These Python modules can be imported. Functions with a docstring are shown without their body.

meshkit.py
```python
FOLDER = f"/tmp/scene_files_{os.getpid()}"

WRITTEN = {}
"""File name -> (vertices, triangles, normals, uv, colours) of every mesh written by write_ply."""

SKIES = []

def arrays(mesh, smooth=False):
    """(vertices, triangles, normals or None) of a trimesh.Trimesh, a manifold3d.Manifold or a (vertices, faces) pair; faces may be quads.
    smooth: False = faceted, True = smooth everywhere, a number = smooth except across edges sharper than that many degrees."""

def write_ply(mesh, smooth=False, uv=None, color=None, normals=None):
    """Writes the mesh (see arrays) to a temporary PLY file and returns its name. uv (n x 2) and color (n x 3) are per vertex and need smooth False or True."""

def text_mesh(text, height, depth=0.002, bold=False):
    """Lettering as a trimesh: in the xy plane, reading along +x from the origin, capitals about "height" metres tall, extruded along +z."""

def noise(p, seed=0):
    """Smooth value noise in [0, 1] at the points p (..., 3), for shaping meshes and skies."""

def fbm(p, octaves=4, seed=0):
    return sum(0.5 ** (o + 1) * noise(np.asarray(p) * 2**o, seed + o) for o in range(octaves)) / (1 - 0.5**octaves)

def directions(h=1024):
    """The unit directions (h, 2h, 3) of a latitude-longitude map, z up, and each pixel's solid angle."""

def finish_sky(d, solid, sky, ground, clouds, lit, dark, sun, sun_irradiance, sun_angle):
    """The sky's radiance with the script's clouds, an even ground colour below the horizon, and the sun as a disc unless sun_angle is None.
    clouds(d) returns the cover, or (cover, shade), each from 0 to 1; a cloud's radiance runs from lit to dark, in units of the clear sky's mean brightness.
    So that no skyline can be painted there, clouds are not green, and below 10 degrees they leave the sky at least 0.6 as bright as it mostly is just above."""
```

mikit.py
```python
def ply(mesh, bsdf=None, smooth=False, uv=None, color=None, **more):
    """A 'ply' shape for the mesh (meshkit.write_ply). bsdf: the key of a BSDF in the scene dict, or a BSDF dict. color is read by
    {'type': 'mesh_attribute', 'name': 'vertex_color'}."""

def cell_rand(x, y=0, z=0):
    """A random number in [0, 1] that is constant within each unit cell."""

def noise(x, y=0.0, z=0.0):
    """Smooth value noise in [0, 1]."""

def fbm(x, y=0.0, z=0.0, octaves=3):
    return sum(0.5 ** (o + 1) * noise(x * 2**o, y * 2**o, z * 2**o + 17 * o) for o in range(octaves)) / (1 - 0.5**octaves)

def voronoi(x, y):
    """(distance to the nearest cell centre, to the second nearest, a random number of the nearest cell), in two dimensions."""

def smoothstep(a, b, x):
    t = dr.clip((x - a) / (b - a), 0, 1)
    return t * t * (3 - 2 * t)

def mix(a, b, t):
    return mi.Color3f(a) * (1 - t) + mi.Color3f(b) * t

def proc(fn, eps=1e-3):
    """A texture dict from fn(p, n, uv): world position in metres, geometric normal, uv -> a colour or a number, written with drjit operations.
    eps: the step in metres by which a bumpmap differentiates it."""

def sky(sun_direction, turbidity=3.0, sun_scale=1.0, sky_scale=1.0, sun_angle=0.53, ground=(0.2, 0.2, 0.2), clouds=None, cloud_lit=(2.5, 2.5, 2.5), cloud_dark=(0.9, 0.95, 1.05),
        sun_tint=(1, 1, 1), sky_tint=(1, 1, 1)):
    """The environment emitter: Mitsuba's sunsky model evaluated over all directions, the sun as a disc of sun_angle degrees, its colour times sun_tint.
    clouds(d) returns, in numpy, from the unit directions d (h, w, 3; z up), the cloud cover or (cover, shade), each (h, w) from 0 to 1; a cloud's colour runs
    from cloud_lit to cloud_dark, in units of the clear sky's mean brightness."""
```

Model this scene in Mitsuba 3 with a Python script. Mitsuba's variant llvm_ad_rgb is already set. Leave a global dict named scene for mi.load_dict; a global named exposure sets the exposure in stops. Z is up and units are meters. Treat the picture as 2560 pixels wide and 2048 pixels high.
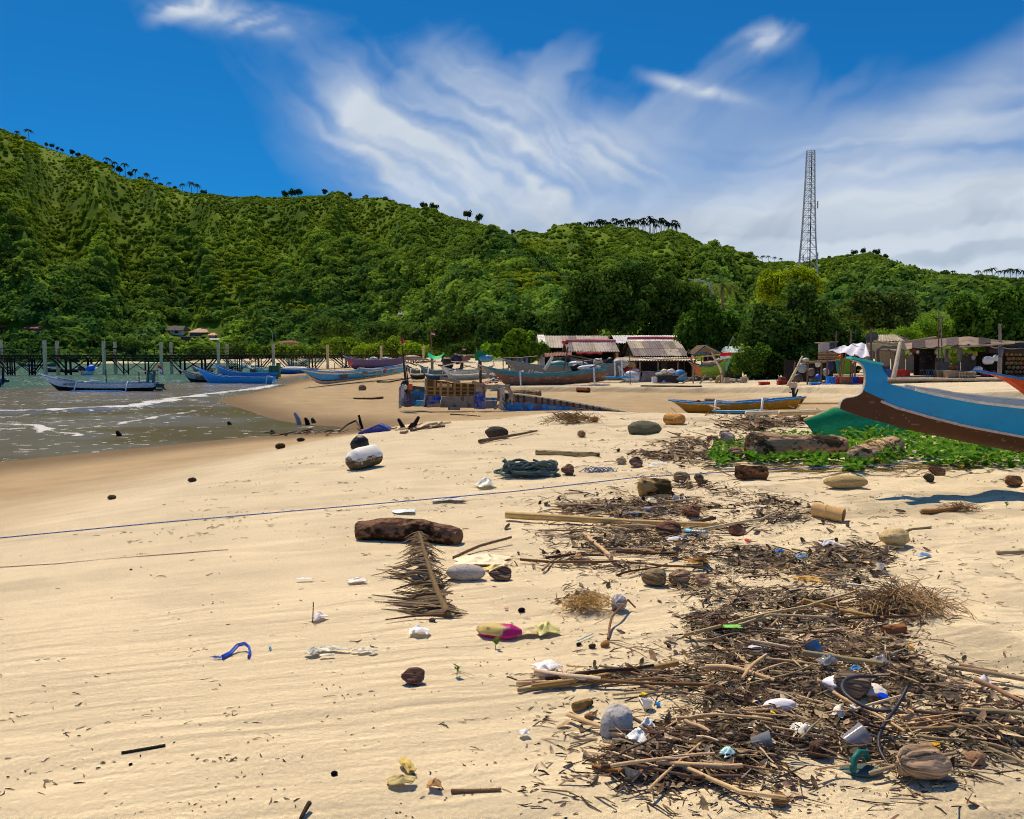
import math, random
import numpy as np, trimesh, drjit as dr, mitsuba as mi
import mikit, meshkit
from mikit import proc, noise, fbm, voronoi, smoothstep, mix, cell_rand
from scipy.interpolate import RBFInterpolator, RegularGridInterpolator
import shapely, shapely.geometry as sg
import manifold3d as m3

scene, labels = {}, {}
mP, mW, mB, mR = 'm_plain', 'm_wood', 'm_paint', 'm_rough'
T = mi.ScalarTransform4f
rng = np.random.default_rng(7)
# ---------------------------------------------------------------- camera, sky, exposure
EYE, PITCH, FPX, CX, CY = 1.7, math.radians(3.96), 2009.0, 1280.0, 1024.0
scene['camera'] = {'type': 'perspective', 'fov': 2 * math.degrees(math.atan(CX / FPX)), 'fov_axis': 'x', 'near_clip': 0.05, 'far_clip': 6000.0,
				   'to_world': T().look_at(origin=[0, 0, EYE], target=[0, math.cos(PITCH), EYE - math.sin(PITCH)], up=[0, 0, 1])}
SUN = (-0.24, 0.48, 1.0)
exposure = 1.6


def sky_clouds(d):
	az = np.degrees(np.arctan2(d[..., 0], d[..., 1])); el = np.degrees(np.arcsin(np.clip(d[..., 2], -1, 1)))
	N = lambda u, v, o, s: meshkit.fbm(np.stack([u, v, 0 * u], -1), o, s)
	wx, wy = N(az * .13, el * .2, 4, 3) - .5, N(az * .13, el * .2, 4, 9) - .5
	vx, vy = N(az * .5, el * .7, 3, 13) - .5, N(az * .5, el * .7, 3, 19) - .5
	a2, e2 = az + 6 * wx + 1.8 * vx, el + 3.0 * wy + 1.2 * vy

	def fib(rot, sx, sy, seed, oct=5):
		c, s = math.cos(math.radians(rot)), math.sin(math.radians(rot))
		return N((a2 * c + e2 * s) * sx, (-a2 * s + e2 * c) * sy, oct, seed)

	def bump(a0, e0, sa, se, rot=0.0, p=2.0, k=.45):
		c, s = math.cos(math.radians(rot)), math.sin(math.radians(rot))
		A, E = az + k * (a2 - az) - a0, el + k * (e2 - el) - e0
		return np.exp(-(np.abs((A * c + E * s) / sa) ** p + np.abs((-A * s + E * c) / se) ** p))

	def wisp(x, lo, hi):
		t = np.clip((x - lo) / (hi - lo), 0, 1); return t * t * (3 - 2 * t)

	f1, f2, f3, f4, f5 = fib(-32, .07, .34, 11), fib(40, .09, .4, 21), fib(-3, .05, .6, 31), fib(12, .35, 1.1, 41), fib(-32, .25, 1.3, 45)
	body = wisp(.6 * f1 + .4 * f5, .12, .82)
	fan = bump(-7, 13.2, 7.0, 2.6, -33, 2.2) * 1.15 + bump(-9.0, 15.6, 1.5, 3.0, 18) * .5 + bump(0, 16.6, 5.0, 2.2, -25) * .65 + bump(4.5, 13.6, 6.0, 2.0, 5) * .7 + bump(-3, 11.0, 9, 2.6, -16) * .9 + bump(-3.5, 15, 5, 3, -30) * .6 + bump(5, 12, 8, 3, 0) * .5
	fan = np.clip(fan, 0, 1.15) * (.22 + .95 * body)
	right = bump(23, 12.2, 14, 2.3, 12) * (.2 + .85 * wisp(f3, .15, .8)) * .95 + bump(31, 16.5, 8, 1.7, 30) * .38 * (.3 + f1)
	low = bump(14, 5.5, 21, 5.2, -2, 4, .3) * (.62 + .5 * wisp(f3, .1, .85)) + bump(33, 5, 17, 8, 0, 4, .3) * (.4 + .6 * wisp(f3, .15, .8))
	wisps = (bump(16.8, 19.8, 2.0, .8, 8, 2, .25) * .6 + bump(12.6, 17.4, 2.9, .38, -17, 2, .15) * .8 + bump(-18.6, 21.1, 4.6, .8, -2, 2, .2) * .75 + bump(-21.3, 21.7, 2.2, .6, 30, 2, .2) * .7) * (.35 + .95 * wisp(f4, .3, .7))
	veil = bump(5, 18.0, 15, 2.6, -5) * .42 * wisp(f2, .28, .75) + bump(-16, 18, 5, 2, -10) * .14 * wisp(f1, .35, .75) + bump(16, 14.5, 11, 2.4, -5) * .24
	away = wisp(fib(15, .05, .2, 51), .45, .8) * .5 * np.clip((np.abs(az) - 38) / 15, 0, 1) * np.clip((el - 4) / 8, 0, 1)
	cover = 1.0
	for q in (fan, right, low, wisps, veil, away):
		cover = cover * (1 - np.clip(q, 0, .96))
	bands = np.clip(1.25 - el / 9, 0, 1) * wisp(fib(-2, .07, 1.0, 61), .42, .66)
	return np.clip((1 - cover) * .96 - .05, 0, .9), np.clip(.06 + .75 * bands + .3 * wisp(f2, .45, .7) * np.clip(1.4 - el / 14, 0, 1), 0, 1)


scene['sky'] = mikit.sky(SUN, turbidity=2.2, clouds=sky_clouds, cloud_lit=(4.5, 4.8, 5.1), cloud_dark=(1.8, 2.3, 2.8), sky_tint=(0.06, 0.56, 1.0), sky_scale=0.88,
						 sun_tint=(1.0, 0.97, 0.90), ground=(0.25, 0.22, 0.16))

# ---------------------------------------------------------------- helpers: pixels of the 2560 x 2048 photograph to rays and points
CP, SP = math.cos(PITCH), math.sin(PITCH)


def ray(px, py):
	x, y = (px - CX) / FPX, (py - CY) / FPX
	return np.array([x, CP - y * SP, -SP - y * CP])


def on_z(px, py, z):
	d = ray(px, py)
	return np.array([0, 0, EYE]) + d * ((z - EYE) / d[2])


def at_y(px, py, y):
	d = ray(px, py)
	return np.array([0, 0, EYE]) + d * (y / d[1])


def mesh_of(v, f):
	return trimesh.Trimesh(np.asarray(v, float), np.asarray(f, int), process=False)


def cat(ms):
	return trimesh.util.concatenate(ms)


def pack(c):
	q = [min(31, max(0, int(round(math.sqrt(max(0.0, x)) * 31)))) for x in c]
	return q[0] * 1024 + q[1] * 32 + q[2] + 0.5


def RG(r, g, b):
	return tuple((x / 255) ** 2.2 for x in (r, g, b))


def put(key, mesh, bsdf, color=None, smooth=False, v=0.0, label=None, category=None, group=None, kind=None):
	"""One entry of the scene. color: the thing's own colour, handed to the shared procedural material through uv.x."""
	n = len(mesh.vertices) if not hasattr(mesh, 'to_mesh') else None
	if hasattr(mesh, 'to_mesh'):
		mm = mesh.to_mesh(); mesh = mesh_of(mm.vert_properties[:, :3], mm.tri_verts)
	if color is None:
		scene[key] = mikit.ply(mesh, bsdf, smooth=smooth)
	else:
		if smooth not in (False, True):
			mesh = trimesh.graph.smooth_shade(mesh, angle=math.radians(smooth), facet_minarea=None); smooth = True
		n = len(mesh.vertices)
		v = getattr(mesh, '_v', v)
		vv = np.broadcast_to(np.asarray(v, float), (n,)) if np.ndim(v) == 0 or len(np.atleast_1d(v)) == n else np.zeros(n)
		scene[key] = mikit.ply(mesh, bsdf, smooth=smooth, uv=np.stack([np.full(n, pack(color)) if np.ndim(color) == 1 and len(color) == 3 else np.asarray(color), vv], -1))
	tag(key, label, category, group, kind)


def tag(key, label=None, category=None, group=None, kind=None):
	e = {k: x for k, x in (('label', label), ('category', category), ('group', group), ('kind', kind)) if x}
	if e:
		labels[key] = e


_count = {}


def pn(key, *a, **o):
	put(num(key), *a, **o)


def num(name):
	k = _count[name] = _count.get(name, -1) + 1
	return name if k == 0 else f'{name}_{k:03d}'


# ---------------------------------------------------------------- materials shared by many things
def unpack(uv):
	q = dr.floor(uv.x + 0.01)
	r = dr.floor(q / 1024); g = dr.floor((q - r * 1024) / 32); b = q - r * 1024 - g * 32
	return dr.square(mi.Color3f(r, g, b) / 31)


def col_paint(p, n, uv):
	c = unpack(uv)
	k = fbm(p.x * 6, p.y * 6, p.z * 9, 3); s = fbm(p.x * 45, p.y * 45, p.z * 20 + 3, 2)
	wear = smoothstep(0.60, 0.70, 0.6 * k + 0.4 * s)
	return mix(c * (0.78 + 0.42 * k), mi.Color3f(0.30, 0.27, 0.23), wear * 0.55)


def col_wood(p, n, uv):
	c = unpack(uv)
	g = fbm(uv.y * 26, p.x * 1.6 + p.y * 1.6, p.z * 1.6, 3); k = noise(p.x * 17, p.y * 17, p.z * 17); d = noise(p.x * 110, p.y * 110, p.z * 110)
	return c * (0.45 + 0.75 * g + 0.3 * k + .2 * d)


def col_rough(p, n, uv):
	c = unpack(uv)
	a = fbm(p.x * 9, p.y * 9, p.z * 9, 3); b = noise(p.x * 70, p.y * 70, p.z * 70); e = noise(p.x * 260, p.y * 260, p.z * 260)
	return c * (0.45 + 0.6 * a + 0.3 * b + 0.2 * e)


def col_plain(p, n, uv):
	c = unpack(uv)
	return c * (0.8 + 0.4 * fbm(p.x * 22, p.y * 22, p.z * 22, 3))


def col_worn(p, n, uv):
	c = unpack(uv)
	k = fbm(p.x * 4, p.y * 4, p.z * 6, 3); s = fbm(p.x * 24, p.y * 24, p.z * 12, 3)
	c = mix(c * (.55 + .8 * k), mi.Color3f(.25, .20, .14) * (.5 + s), smoothstep(.46, .56, .55 * k + .45 * s) * .8)
	return mix(c, mi.Color3f(.05, .04, .03), smoothstep(.55, .7, fbm(p.x * 7 + 9, p.y * 7, p.z * 3, 3)) * .6)


def two(b):
	return {'type': 'twosided', 'bsdf': b}


scene[mB] = two({'type': 'principled', 'base_color': proc(col_paint), 'roughness': 0.42, 'specular': 0.4})
scene['m_worn'] = two({'type': 'principled', 'base_color': proc(col_worn), 'roughness': 0.75, 'specular': 0.2})
scene[mW] = two({'type': 'principled', 'base_color': proc(col_wood), 'roughness': 0.85, 'specular': 0.2})
scene[mR] = two({'type': 'principled', 'base_color': proc(col_rough), 'roughness': 0.92, 'specular': 0.15})
scene[mP] = two({'type': 'principled', 'base_color': proc(col_plain), 'roughness': 0.5, 'specular': 0.4})
scene['m_gloss'] = two({'type': 'principled', 'base_color': proc(col_plain), 'roughness': 0.16, 'specular': 0.6})
scene['m_metal'] = two({'type': 'principled', 'base_color': proc(col_plain), 'roughness': 0.45, 'metallic': 0.6})
scene['m_clear'] = {'type': 'principledthin', 'base_color': proc(col_plain), 'roughness': 0.15, 'spec_trans': 0.72, 'eta': 1.4}
scene['m_leaf'] = {'type': 'principledthin', 'base_color': proc(col_plain), 'roughness': 0.42, 'diff_trans': 0.7, 'spec_trans': 0.0, 'eta': 1.35}

# ---------------------------------------------------------------- the ground: heights from control points in (azimuth, log distance)
SEA = -1.1
ctrl = []


def cp(px, py, z):
	ctrl.append(on_z(px, py, z))


def cw(x, y, z):
	ctrl.append(np.array([x, y, z], float))


shore_near = [(-200, 1186), (-90, 1170), (0, 1156), (80, 1147), (150, 1140), (240, 1131), (330, 1122), (420, 1113), (500, 1105), (570, 1098), (640, 1092), (700, 1088), (760, 1084), (820, 1079), (858, 1074)]
shore_far = [(850, 1067), (800, 1064), (750, 1060), (700, 1052), (668, 1043), (640, 1034), (610, 1024), (580, 1014), (555, 1006), (541, 999), (550, 994), (580, 987), (610, 980), (640, 973), (675, 966), (710, 960), (738, 954),
			 (742, 948), (738, 942), (729, 936), (715, 930), (700, 925), (680, 920), (660, 916), (610, 911), (560, 908), (450, 907), (300, 906.5), (150, 906.5), (0, 906.5), (-150, 906.5), (-300, 906.5)]
for q in shore_near + shore_far:
	cp(*q, SEA)
for q in [(200, 1070, -1.3), (0, 1080, -1.35), (350, 1060, -1.3), (500, 1040, -1.25), (450, 1075, -1.22), (600, 1062, -1.24), (700, 1070, -1.2), (-200, 1100, -1.5), (100, 1010, -1.7), (300, 985, -1.9), (500, 965, -1.8), (600, 950, -1.7),
		  (660, 938, -1.6), (680, 930, -1.5), (0, 960, -2.3), (200, 935, -2.6), (400, 925, -2.6), (560, 920, -2.2), (0, 920, -2.6), (300, 914, -2.4), (-300, 1000, -2.2), (-300, 920, -2.8), (560, 912.5, -1.6), (0, 911, -1.7), (300, 911, -1.7), (-300, 911, -1.8)]:
	cp(*q)
for q in [(0, 1380, -.22), (240, 1295, -.22), (480, 1212, -.22), (680, 1150, -.22), (850, 1102, -.24), (1070, 1054, -.24), (1290, 1047, -.2), (1450, 1028, -.18), (1600, 1032, -.15), (0, 1270, -.62), (300, 1190, -.7), (600, 1128, -.78),
		  (850, 1092, -.9), (960, 1078, -.92), (1060, 1068, -.9), (1000, 1028, -.92), (1280, 1030, -.88), (1150, 985, -.8), (800, 1012, -.97), (700, 1010, -.98), (1000, 975, -.82), (900, 968, -.84), (760, 978, -.95), (1400, 1022, -.8), (1560, 1028, -.78), (1700, 1040, -.95),
		  (2000, 1030, -.82), (1450, 1000, -.75), (1800, 1000, -.72), (1850, 1036, -.92), (1300, 984, -.72), (1600, 984, -.66), (1900, 990, -.52), (2200, 1000, -.36), (1100, 962, -.72), (1000, 955, -.76), (850, 950, -.85), (1300, 966, -.62), (1600, 962, -.58),
		  (1900, 968, -.45), (2200, 980, -.28), (2500, 1010, -.1), (2700, 1060, 0), (800, 930, -.8), (900, 925, -.7), (1000, 930, -.7), (760, 915, -.6), (700, 905, -.5), (560, 898, -.2), (300, 897, -.1), (0, 897, -.1), (-300, 897, -.1)]:
	cp(*q)
for q in [(0, .3, 0), (-3, 2, 0), (3, 3, 0), (0, 3, 0), (-2, 5, .01), (3, 6, .02), (7, 6, .02), (0, 9, .02), (-2.6, 9, -.04), (5, 10, .02), (10, 10, 0), (-2.4, 14, -.06), (3, 15, .04), (9, 15, .03), (14, 16, .02), (-1.4, 19, -.1), (3, 20, .02), (8, 20, .03), (14, 21, 0),
		  (1, 23.5, -.1), (5, 24, -.07), (9, 23.5, -.06), (14, 23, -.05), (-6, 3, -.2), (-10, 4, -.6), (-16, 7, -1.05), (-24, 11, -1.4), (0, 110, 0), (40, 90, .2), (80, 60, .3), (30, 60, -.1), (0, 200, 1), (60, 170, 1.2), (140, 120, 1.2),
		  (-160, 330, 1.5), (-60, 330, 1.5), (40, 330, 2), (200, 300, 2), (-20, 140, .2), (-40, 190, .2), (-230, 330, 1.5), (-30, 100, -.75), (60, 8, .1), (50, 25, .1), (20, 12, 0), (18, 32, -.2), (30, 42, -.1)]:
	cw(*q)
ctrl = np.array(ctrl)
polar = lambda x, y: np.stack([np.arctan2(x, y), 0.55 * np.log(np.maximum(np.hypot(x, y), .25))], -1)
rbf = RBFInterpolator(polar(ctrl[:, 0], ctrl[:, 1]), ctrl[:, 2], kernel='thin_plate_spline', smoothing=2e-5)
_th = np.radians(np.linspace(-46, 46, 231)); _lr = np.linspace(math.log(.3), math.log(460), 361)
_g = rbf(np.stack(np.meshgrid(_th, 0.55 * _lr, indexing='ij'), -1).reshape(-1, 2)).reshape(len(_th), len(_lr))
_g = np.clip(_g, -3.2, 2.6)
_gi = RegularGridInterpolator((_th, _lr), _g, bounds_error=False, fill_value=None)
TERR = np.array([on_z(x, y, z)[:2] for x, y, z in [(1180, 972, -.62), (1300, 977, -.62), (1450, 977.5, -.6), (1650, 980, -.58), (1800, 982, -.54), (1950, 984, -.47), (2100, 987, -.4), (2220, 993, -.36), (2400, 1004, -.2)]])


def ground(x, y, fine=True):
	x, y = np.asarray(x, float), np.asarray(y, float)
	r = np.maximum(np.hypot(x, y), .31); th = np.arctan2(x, y); a = np.degrees(th)
	lr = np.clip(np.log(r), _lr[0], _lr[-1])
	lim = math.radians(46)
	z = _gi(np.stack([np.clip(th, -lim, lim), lr], -1))
	back = np.abs(a) > 46
	if np.any(back):
		w = ((a % 360) - 46) / 268; w = w * w * (3 - 2 * w)
		zr = _gi(np.stack([np.full_like(th, lim), lr], -1)); zl = _gi(np.stack([np.full_like(th, -lim), lr], -1))
		z = np.where(back, zr * (1 - w) + zl * w, z)
	ye = np.interp(x, TERR[:, 0], TERR[:, 1]); k = np.clip((x - TERR[0, 0]) / 2.5, 0, 1)
	wob = 0.5 * (meshkit.fbm(np.stack([x * .35, y * 0, 0 * x], -1), 3, 5) - .5)
	z = z + 0.32 * k * np.clip((y - ye - wob) / 0.30, 0, 1) * np.clip((70 - y) / 12 + .4, .4, 1)
	if fine:
		dry = np.clip((z + .75) / .5, 0, 1)
		p = np.stack([x, y, 0 * x], -1)
		z = z + 0.055 * dry * (meshkit.fbm(p * .55, 3, 2) - .5)
		tr = np.clip((x + 1.5 - y * .02) / 4, 0, 1) * np.clip((30 - r) / 12, 0, 1) * dry
		z = z + tr * (0.10 * (meshkit.fbm(p * 1.9, 3, 14) - .5) - 0.05 * np.clip(meshkit.noise(p * 3.3, 8) - .58, 0, 1) / .42 + .02 * (meshkit.noise(p * 7, 9) - .5))
		s = y * .95 - x * .30
		rip = (1 - tr) * dry * np.clip((22 - r) / 10, 0, 1)
		q = np.stack([s * 3.2 + .5 * meshkit.noise(p * .9, 4), (x * .95 + y * .3) * .55, 0 * x], -1)
		z = z + rip * 0.022 * (meshkit.fbm(q, 3, 6) - .5)
		hol = np.clip(meshkit.noise(np.stack([x * 1.1, y * 2.0, 0 * x], -1), 33) - .68, 0, 1) / .32
		z = z - rip * 0.045 * hol ** 1.5
	return z


def grid_mesh(X, Y, Z, keep=None):
	n, m = X.shape
	i = np.arange(n * m).reshape(n, m)
	f = np.stack([i[:-1, :-1], i[1:, :-1], i[1:, 1:], i[:-1, 1:]], -1).reshape(-1, 4)
	if keep is not None:
		f = f[keep.reshape(-1)]
	f = np.vstack([f[:, [0, 1, 2]], f[:, [0, 2, 3]]])
	return mesh_of(np.stack([X, Y, Z], -1).reshape(-1, 3), f)


# --- sand sheet
th = np.radians(np.concatenate([np.linspace(-180, -40, 36)[:-1], np.linspace(-40, 40, 470), np.linspace(40, 180, 36)[1:]]))
rr = np.unique(np.round(np.concatenate([np.exp(np.linspace(math.log(.3), math.log(2.4), 14)), np.exp(np.linspace(math.log(2.4), math.log(60), 400)), np.linspace(36, 57, 200), np.exp(np.linspace(math.log(60), math.log(450), 80))]), 4))
TH, RR = np.meshgrid(th, rr, indexing='ij')
X, Y = RR * np.sin(TH), RR * np.cos(TH)
Z = ground(X.ravel(), Y.ravel()).reshape(X.shape)
Z[:, -1] = 2.5

AZ, RAD, SZ = th, rr, Z


def surf(x, y):
	"""The height of the sand sheet itself, as built."""
	x, y = np.atleast_1d(np.asarray(x, float)), np.atleast_1d(np.asarray(y, float))
	a, r = np.arctan2(x, y), np.clip(np.hypot(x, y), RAD[0], RAD[-1] - 1e-6)
	i = np.clip(np.searchsorted(AZ, a) - 1, 0, len(AZ) - 2); j = np.clip(np.searchsorted(RAD, r) - 1, 0, len(RAD) - 2)
	u, w = (a - AZ[i]) / (AZ[i + 1] - AZ[i]), (r - RAD[j]) / (RAD[j + 1] - RAD[j])
	return (SZ[i, j] * (1 - w) + SZ[i, j + 1] * w) * (1 - u) + (SZ[i + 1, j] * (1 - w) + SZ[i + 1, j + 1] * w) * u


def gz(x, y):
	return float(surf(x, y)[0])


_TS = np.exp(np.linspace(math.log(1.5), math.log(420), 500))


def at(px, py, lift=0.0):
	"""The point of the ground seen at a pixel."""
	d = ray(px, py); o = np.array([0, 0, EYE])
	P = o + d * _TS[:, None]
	below = P[:, 2] < surf(P[:, 0], P[:, 1]) + lift
	i = int(np.argmax(below)) if below.any() else len(_TS) - 1
	a, b = _TS[max(i - 1, 0)], _TS[i]
	for _ in range(12):
		m = (a + b) / 2; q = o + d * m
		if q[2] < gz(q[0], q[1]) + lift: b = m
		else: a = m
	q = o + d * b
	return np.array([q[0], q[1], gz(q[0], q[1])])


def at_many(px, py):
	x, y = (np.asarray(px) - CX) / FPX, (np.asarray(py) - CY) / FPX
	D = np.stack([x, CP - y * SP, -SP - y * CP], -1); t = (0 - EYE) / np.minimum(D[:, 2], -1e-3)
	for _ in range(12):
		P = D * t[:, None]; z = surf(P[:, 0], P[:, 1]); t = .5 * t + .5 * (z - EYE) / np.minimum(D[:, 2], -1e-3)
	P = D * t[:, None]; P[:, 2] = surf(P[:, 0], P[:, 1]); return P


ground_fine = ground


def ground(x, y, fine=True):
	return surf(x, y) if fine else ground_fine(x, y, False)


def col_sand(p, n, uv):
	far = smoothstep(120., 190., p.y)
	wet = smoothstep(-0.2, -0.85, p.z + 0.22 * (fbm(p.x * .5, p.y * .5, 0., 3) - 0.5)) * (1 - far)
	soak = smoothstep(-0.93, -1.08, p.z) * (1 - .8 * far)
	g = noise(p.x * 330, p.y * 330, 0.); g2 = noise(p.x * 120, p.y * 120, 3.); k = fbm(p.x * 1.3, p.y * 1.3, 1., 3)
	s = p.y * .95 - p.x * .30
	streak = fbm(s * 7, p.x * .6, 2., 3)
	dark = smoothstep(0.60, 0.74, fbm(p.x * .9, p.y * 1.8, 4., 3)) * (.10 + .16 * smoothstep(1., 3., p.x))
	dry = mi.Color3f(0.615, 0.525, 0.35) * (0.72 + 0.20 * k + 0.16 * streak + 0.16 * (g - .5) + .12 * (g2 - .5) + .06) * (1 - dark)
	damp = mi.Color3f(0.40, 0.30, 0.17) * (0.78 + 0.28 * k + 0.14 * streak + .10 * (g - .5))
	c = mix(dry, damp, wet)
	return mix(c, mi.Color3f(0.15, 0.105, 0.06), soak * 0.85)


def bump_sand(p, n, uv):
	s = p.y * .95 - p.x * .30 + 0.05 * noise(p.x * 3, p.y * 3, 0.)
	rip = fbm(s * 17, p.x * 1.5 + p.y * .45, 0., 2)
	return 0.017 * rip + 0.004 * noise(p.x * 60, p.y * 60, 0.) + 0.0022 * noise(p.x * 170, p.y * 170, 0.)


scene['m_sand'] = two({'type': 'bumpmap', 'nested': {'type': 'principled', 'base_color': proc(col_sand), 'roughness': 0.95, 'specular': 0.1}, 'b': proc(bump_sand, 4e-3), 'scale': 1.0})
scene['sand_beach'] = mikit.ply(grid_mesh(X, Y, Z), 'm_sand', smooth=True)
tag('sand_beach', 'golden sand beach running down to the bay', kind='structure')
# ---------------------------------------------------------------- the sea
th = np.radians(np.concatenate([np.linspace(-80, -36, 40)[:-1], np.linspace(-36, -5, 440)])); rr = np.concatenate([np.exp(np.linspace(math.log(14), math.log(110), 460)), np.exp(np.linspace(math.log(110.5), math.log(440), 110))])
TH, RR = np.meshgrid(th, rr, indexing='ij')
X, Y = RR * np.sin(TH), RR * np.cos(TH)
G = ground(X.ravel(), Y.ravel(), False).reshape(X.shape)
depth = np.clip(SEA - G, -0.2, 2.5)
P3 = np.stack([X, Y, 0 * X], -1)
calm = np.clip((depth + .02) / .35, 0, 1)
wav = 0.035 * calm * (meshkit.fbm(P3 * [2.6, 4.2, 1], 2, 73) - .5) * np.clip((90 - RR) / 40, 0, 1) + 0.12 * calm * (meshkit.fbm(np.stack([X * .10 + Y * .42, X * .25 - Y * .06, 0 * X], -1), 3, 71) - .5) + 0.05 * calm * (meshkit.fbm(P3 * .9, 3, 72) - .5)
BREAK = [np.array([at_y(x, y, on_z(x, y, SEA)[1])[:2] for x, y in L]) for L in (
	[(-60, 1037), (0, 1033), (60, 1031), (112, 1029)], [(132, 1031), (180, 1029), (240, 1026), (290, 1021), (330, 1017), (390, 1008), (450, 999), (520, 990), (580, 983), (640, 973), (690, 966)],
	[(40, 1062), (90, 1072), (140, 1082), (200, 1092)], [(150, 1057), (192, 1053)], [(300, 1062), (350, 1054), (420, 1040), (510, 1024)], [(280, 1003), (320, 1001)])]


def line_dist(L, X, Y):
	d = np.full(X.shape, 1e9)
	for a, b in zip(L[:-1], L[1:]):
		ab = b - a; t = np.clip(((X - a[0]) * ab[0] + (Y - a[1]) * ab[1]) / (ab @ ab), 0, 1)
		d = np.minimum(d, np.hypot(X - a[0] - t * ab[0], Y - a[1] - t * ab[1]))
	return d


lift = np.zeros_like(X)
BW = list(zip(BREAK, (.55, .62, .3, .25, .3, .22), (.12, .14, .03, .03, .03, .03), (1, 1, .8, .8, .62, .7)))
for L, w, h, s in BW:
	lift = np.maximum(lift, h * np.exp(-(line_dist(L, X, Y) / (w * 2.2)) ** 2))
keep = (depth > -.12)
keepf = keep[:-1, :-1] | keep[1:, :-1] | keep[1:, 1:] | keep[:-1, 1:]
sea = grid_mesh(X, Y, SEA + wav + lift, keepf)


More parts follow.
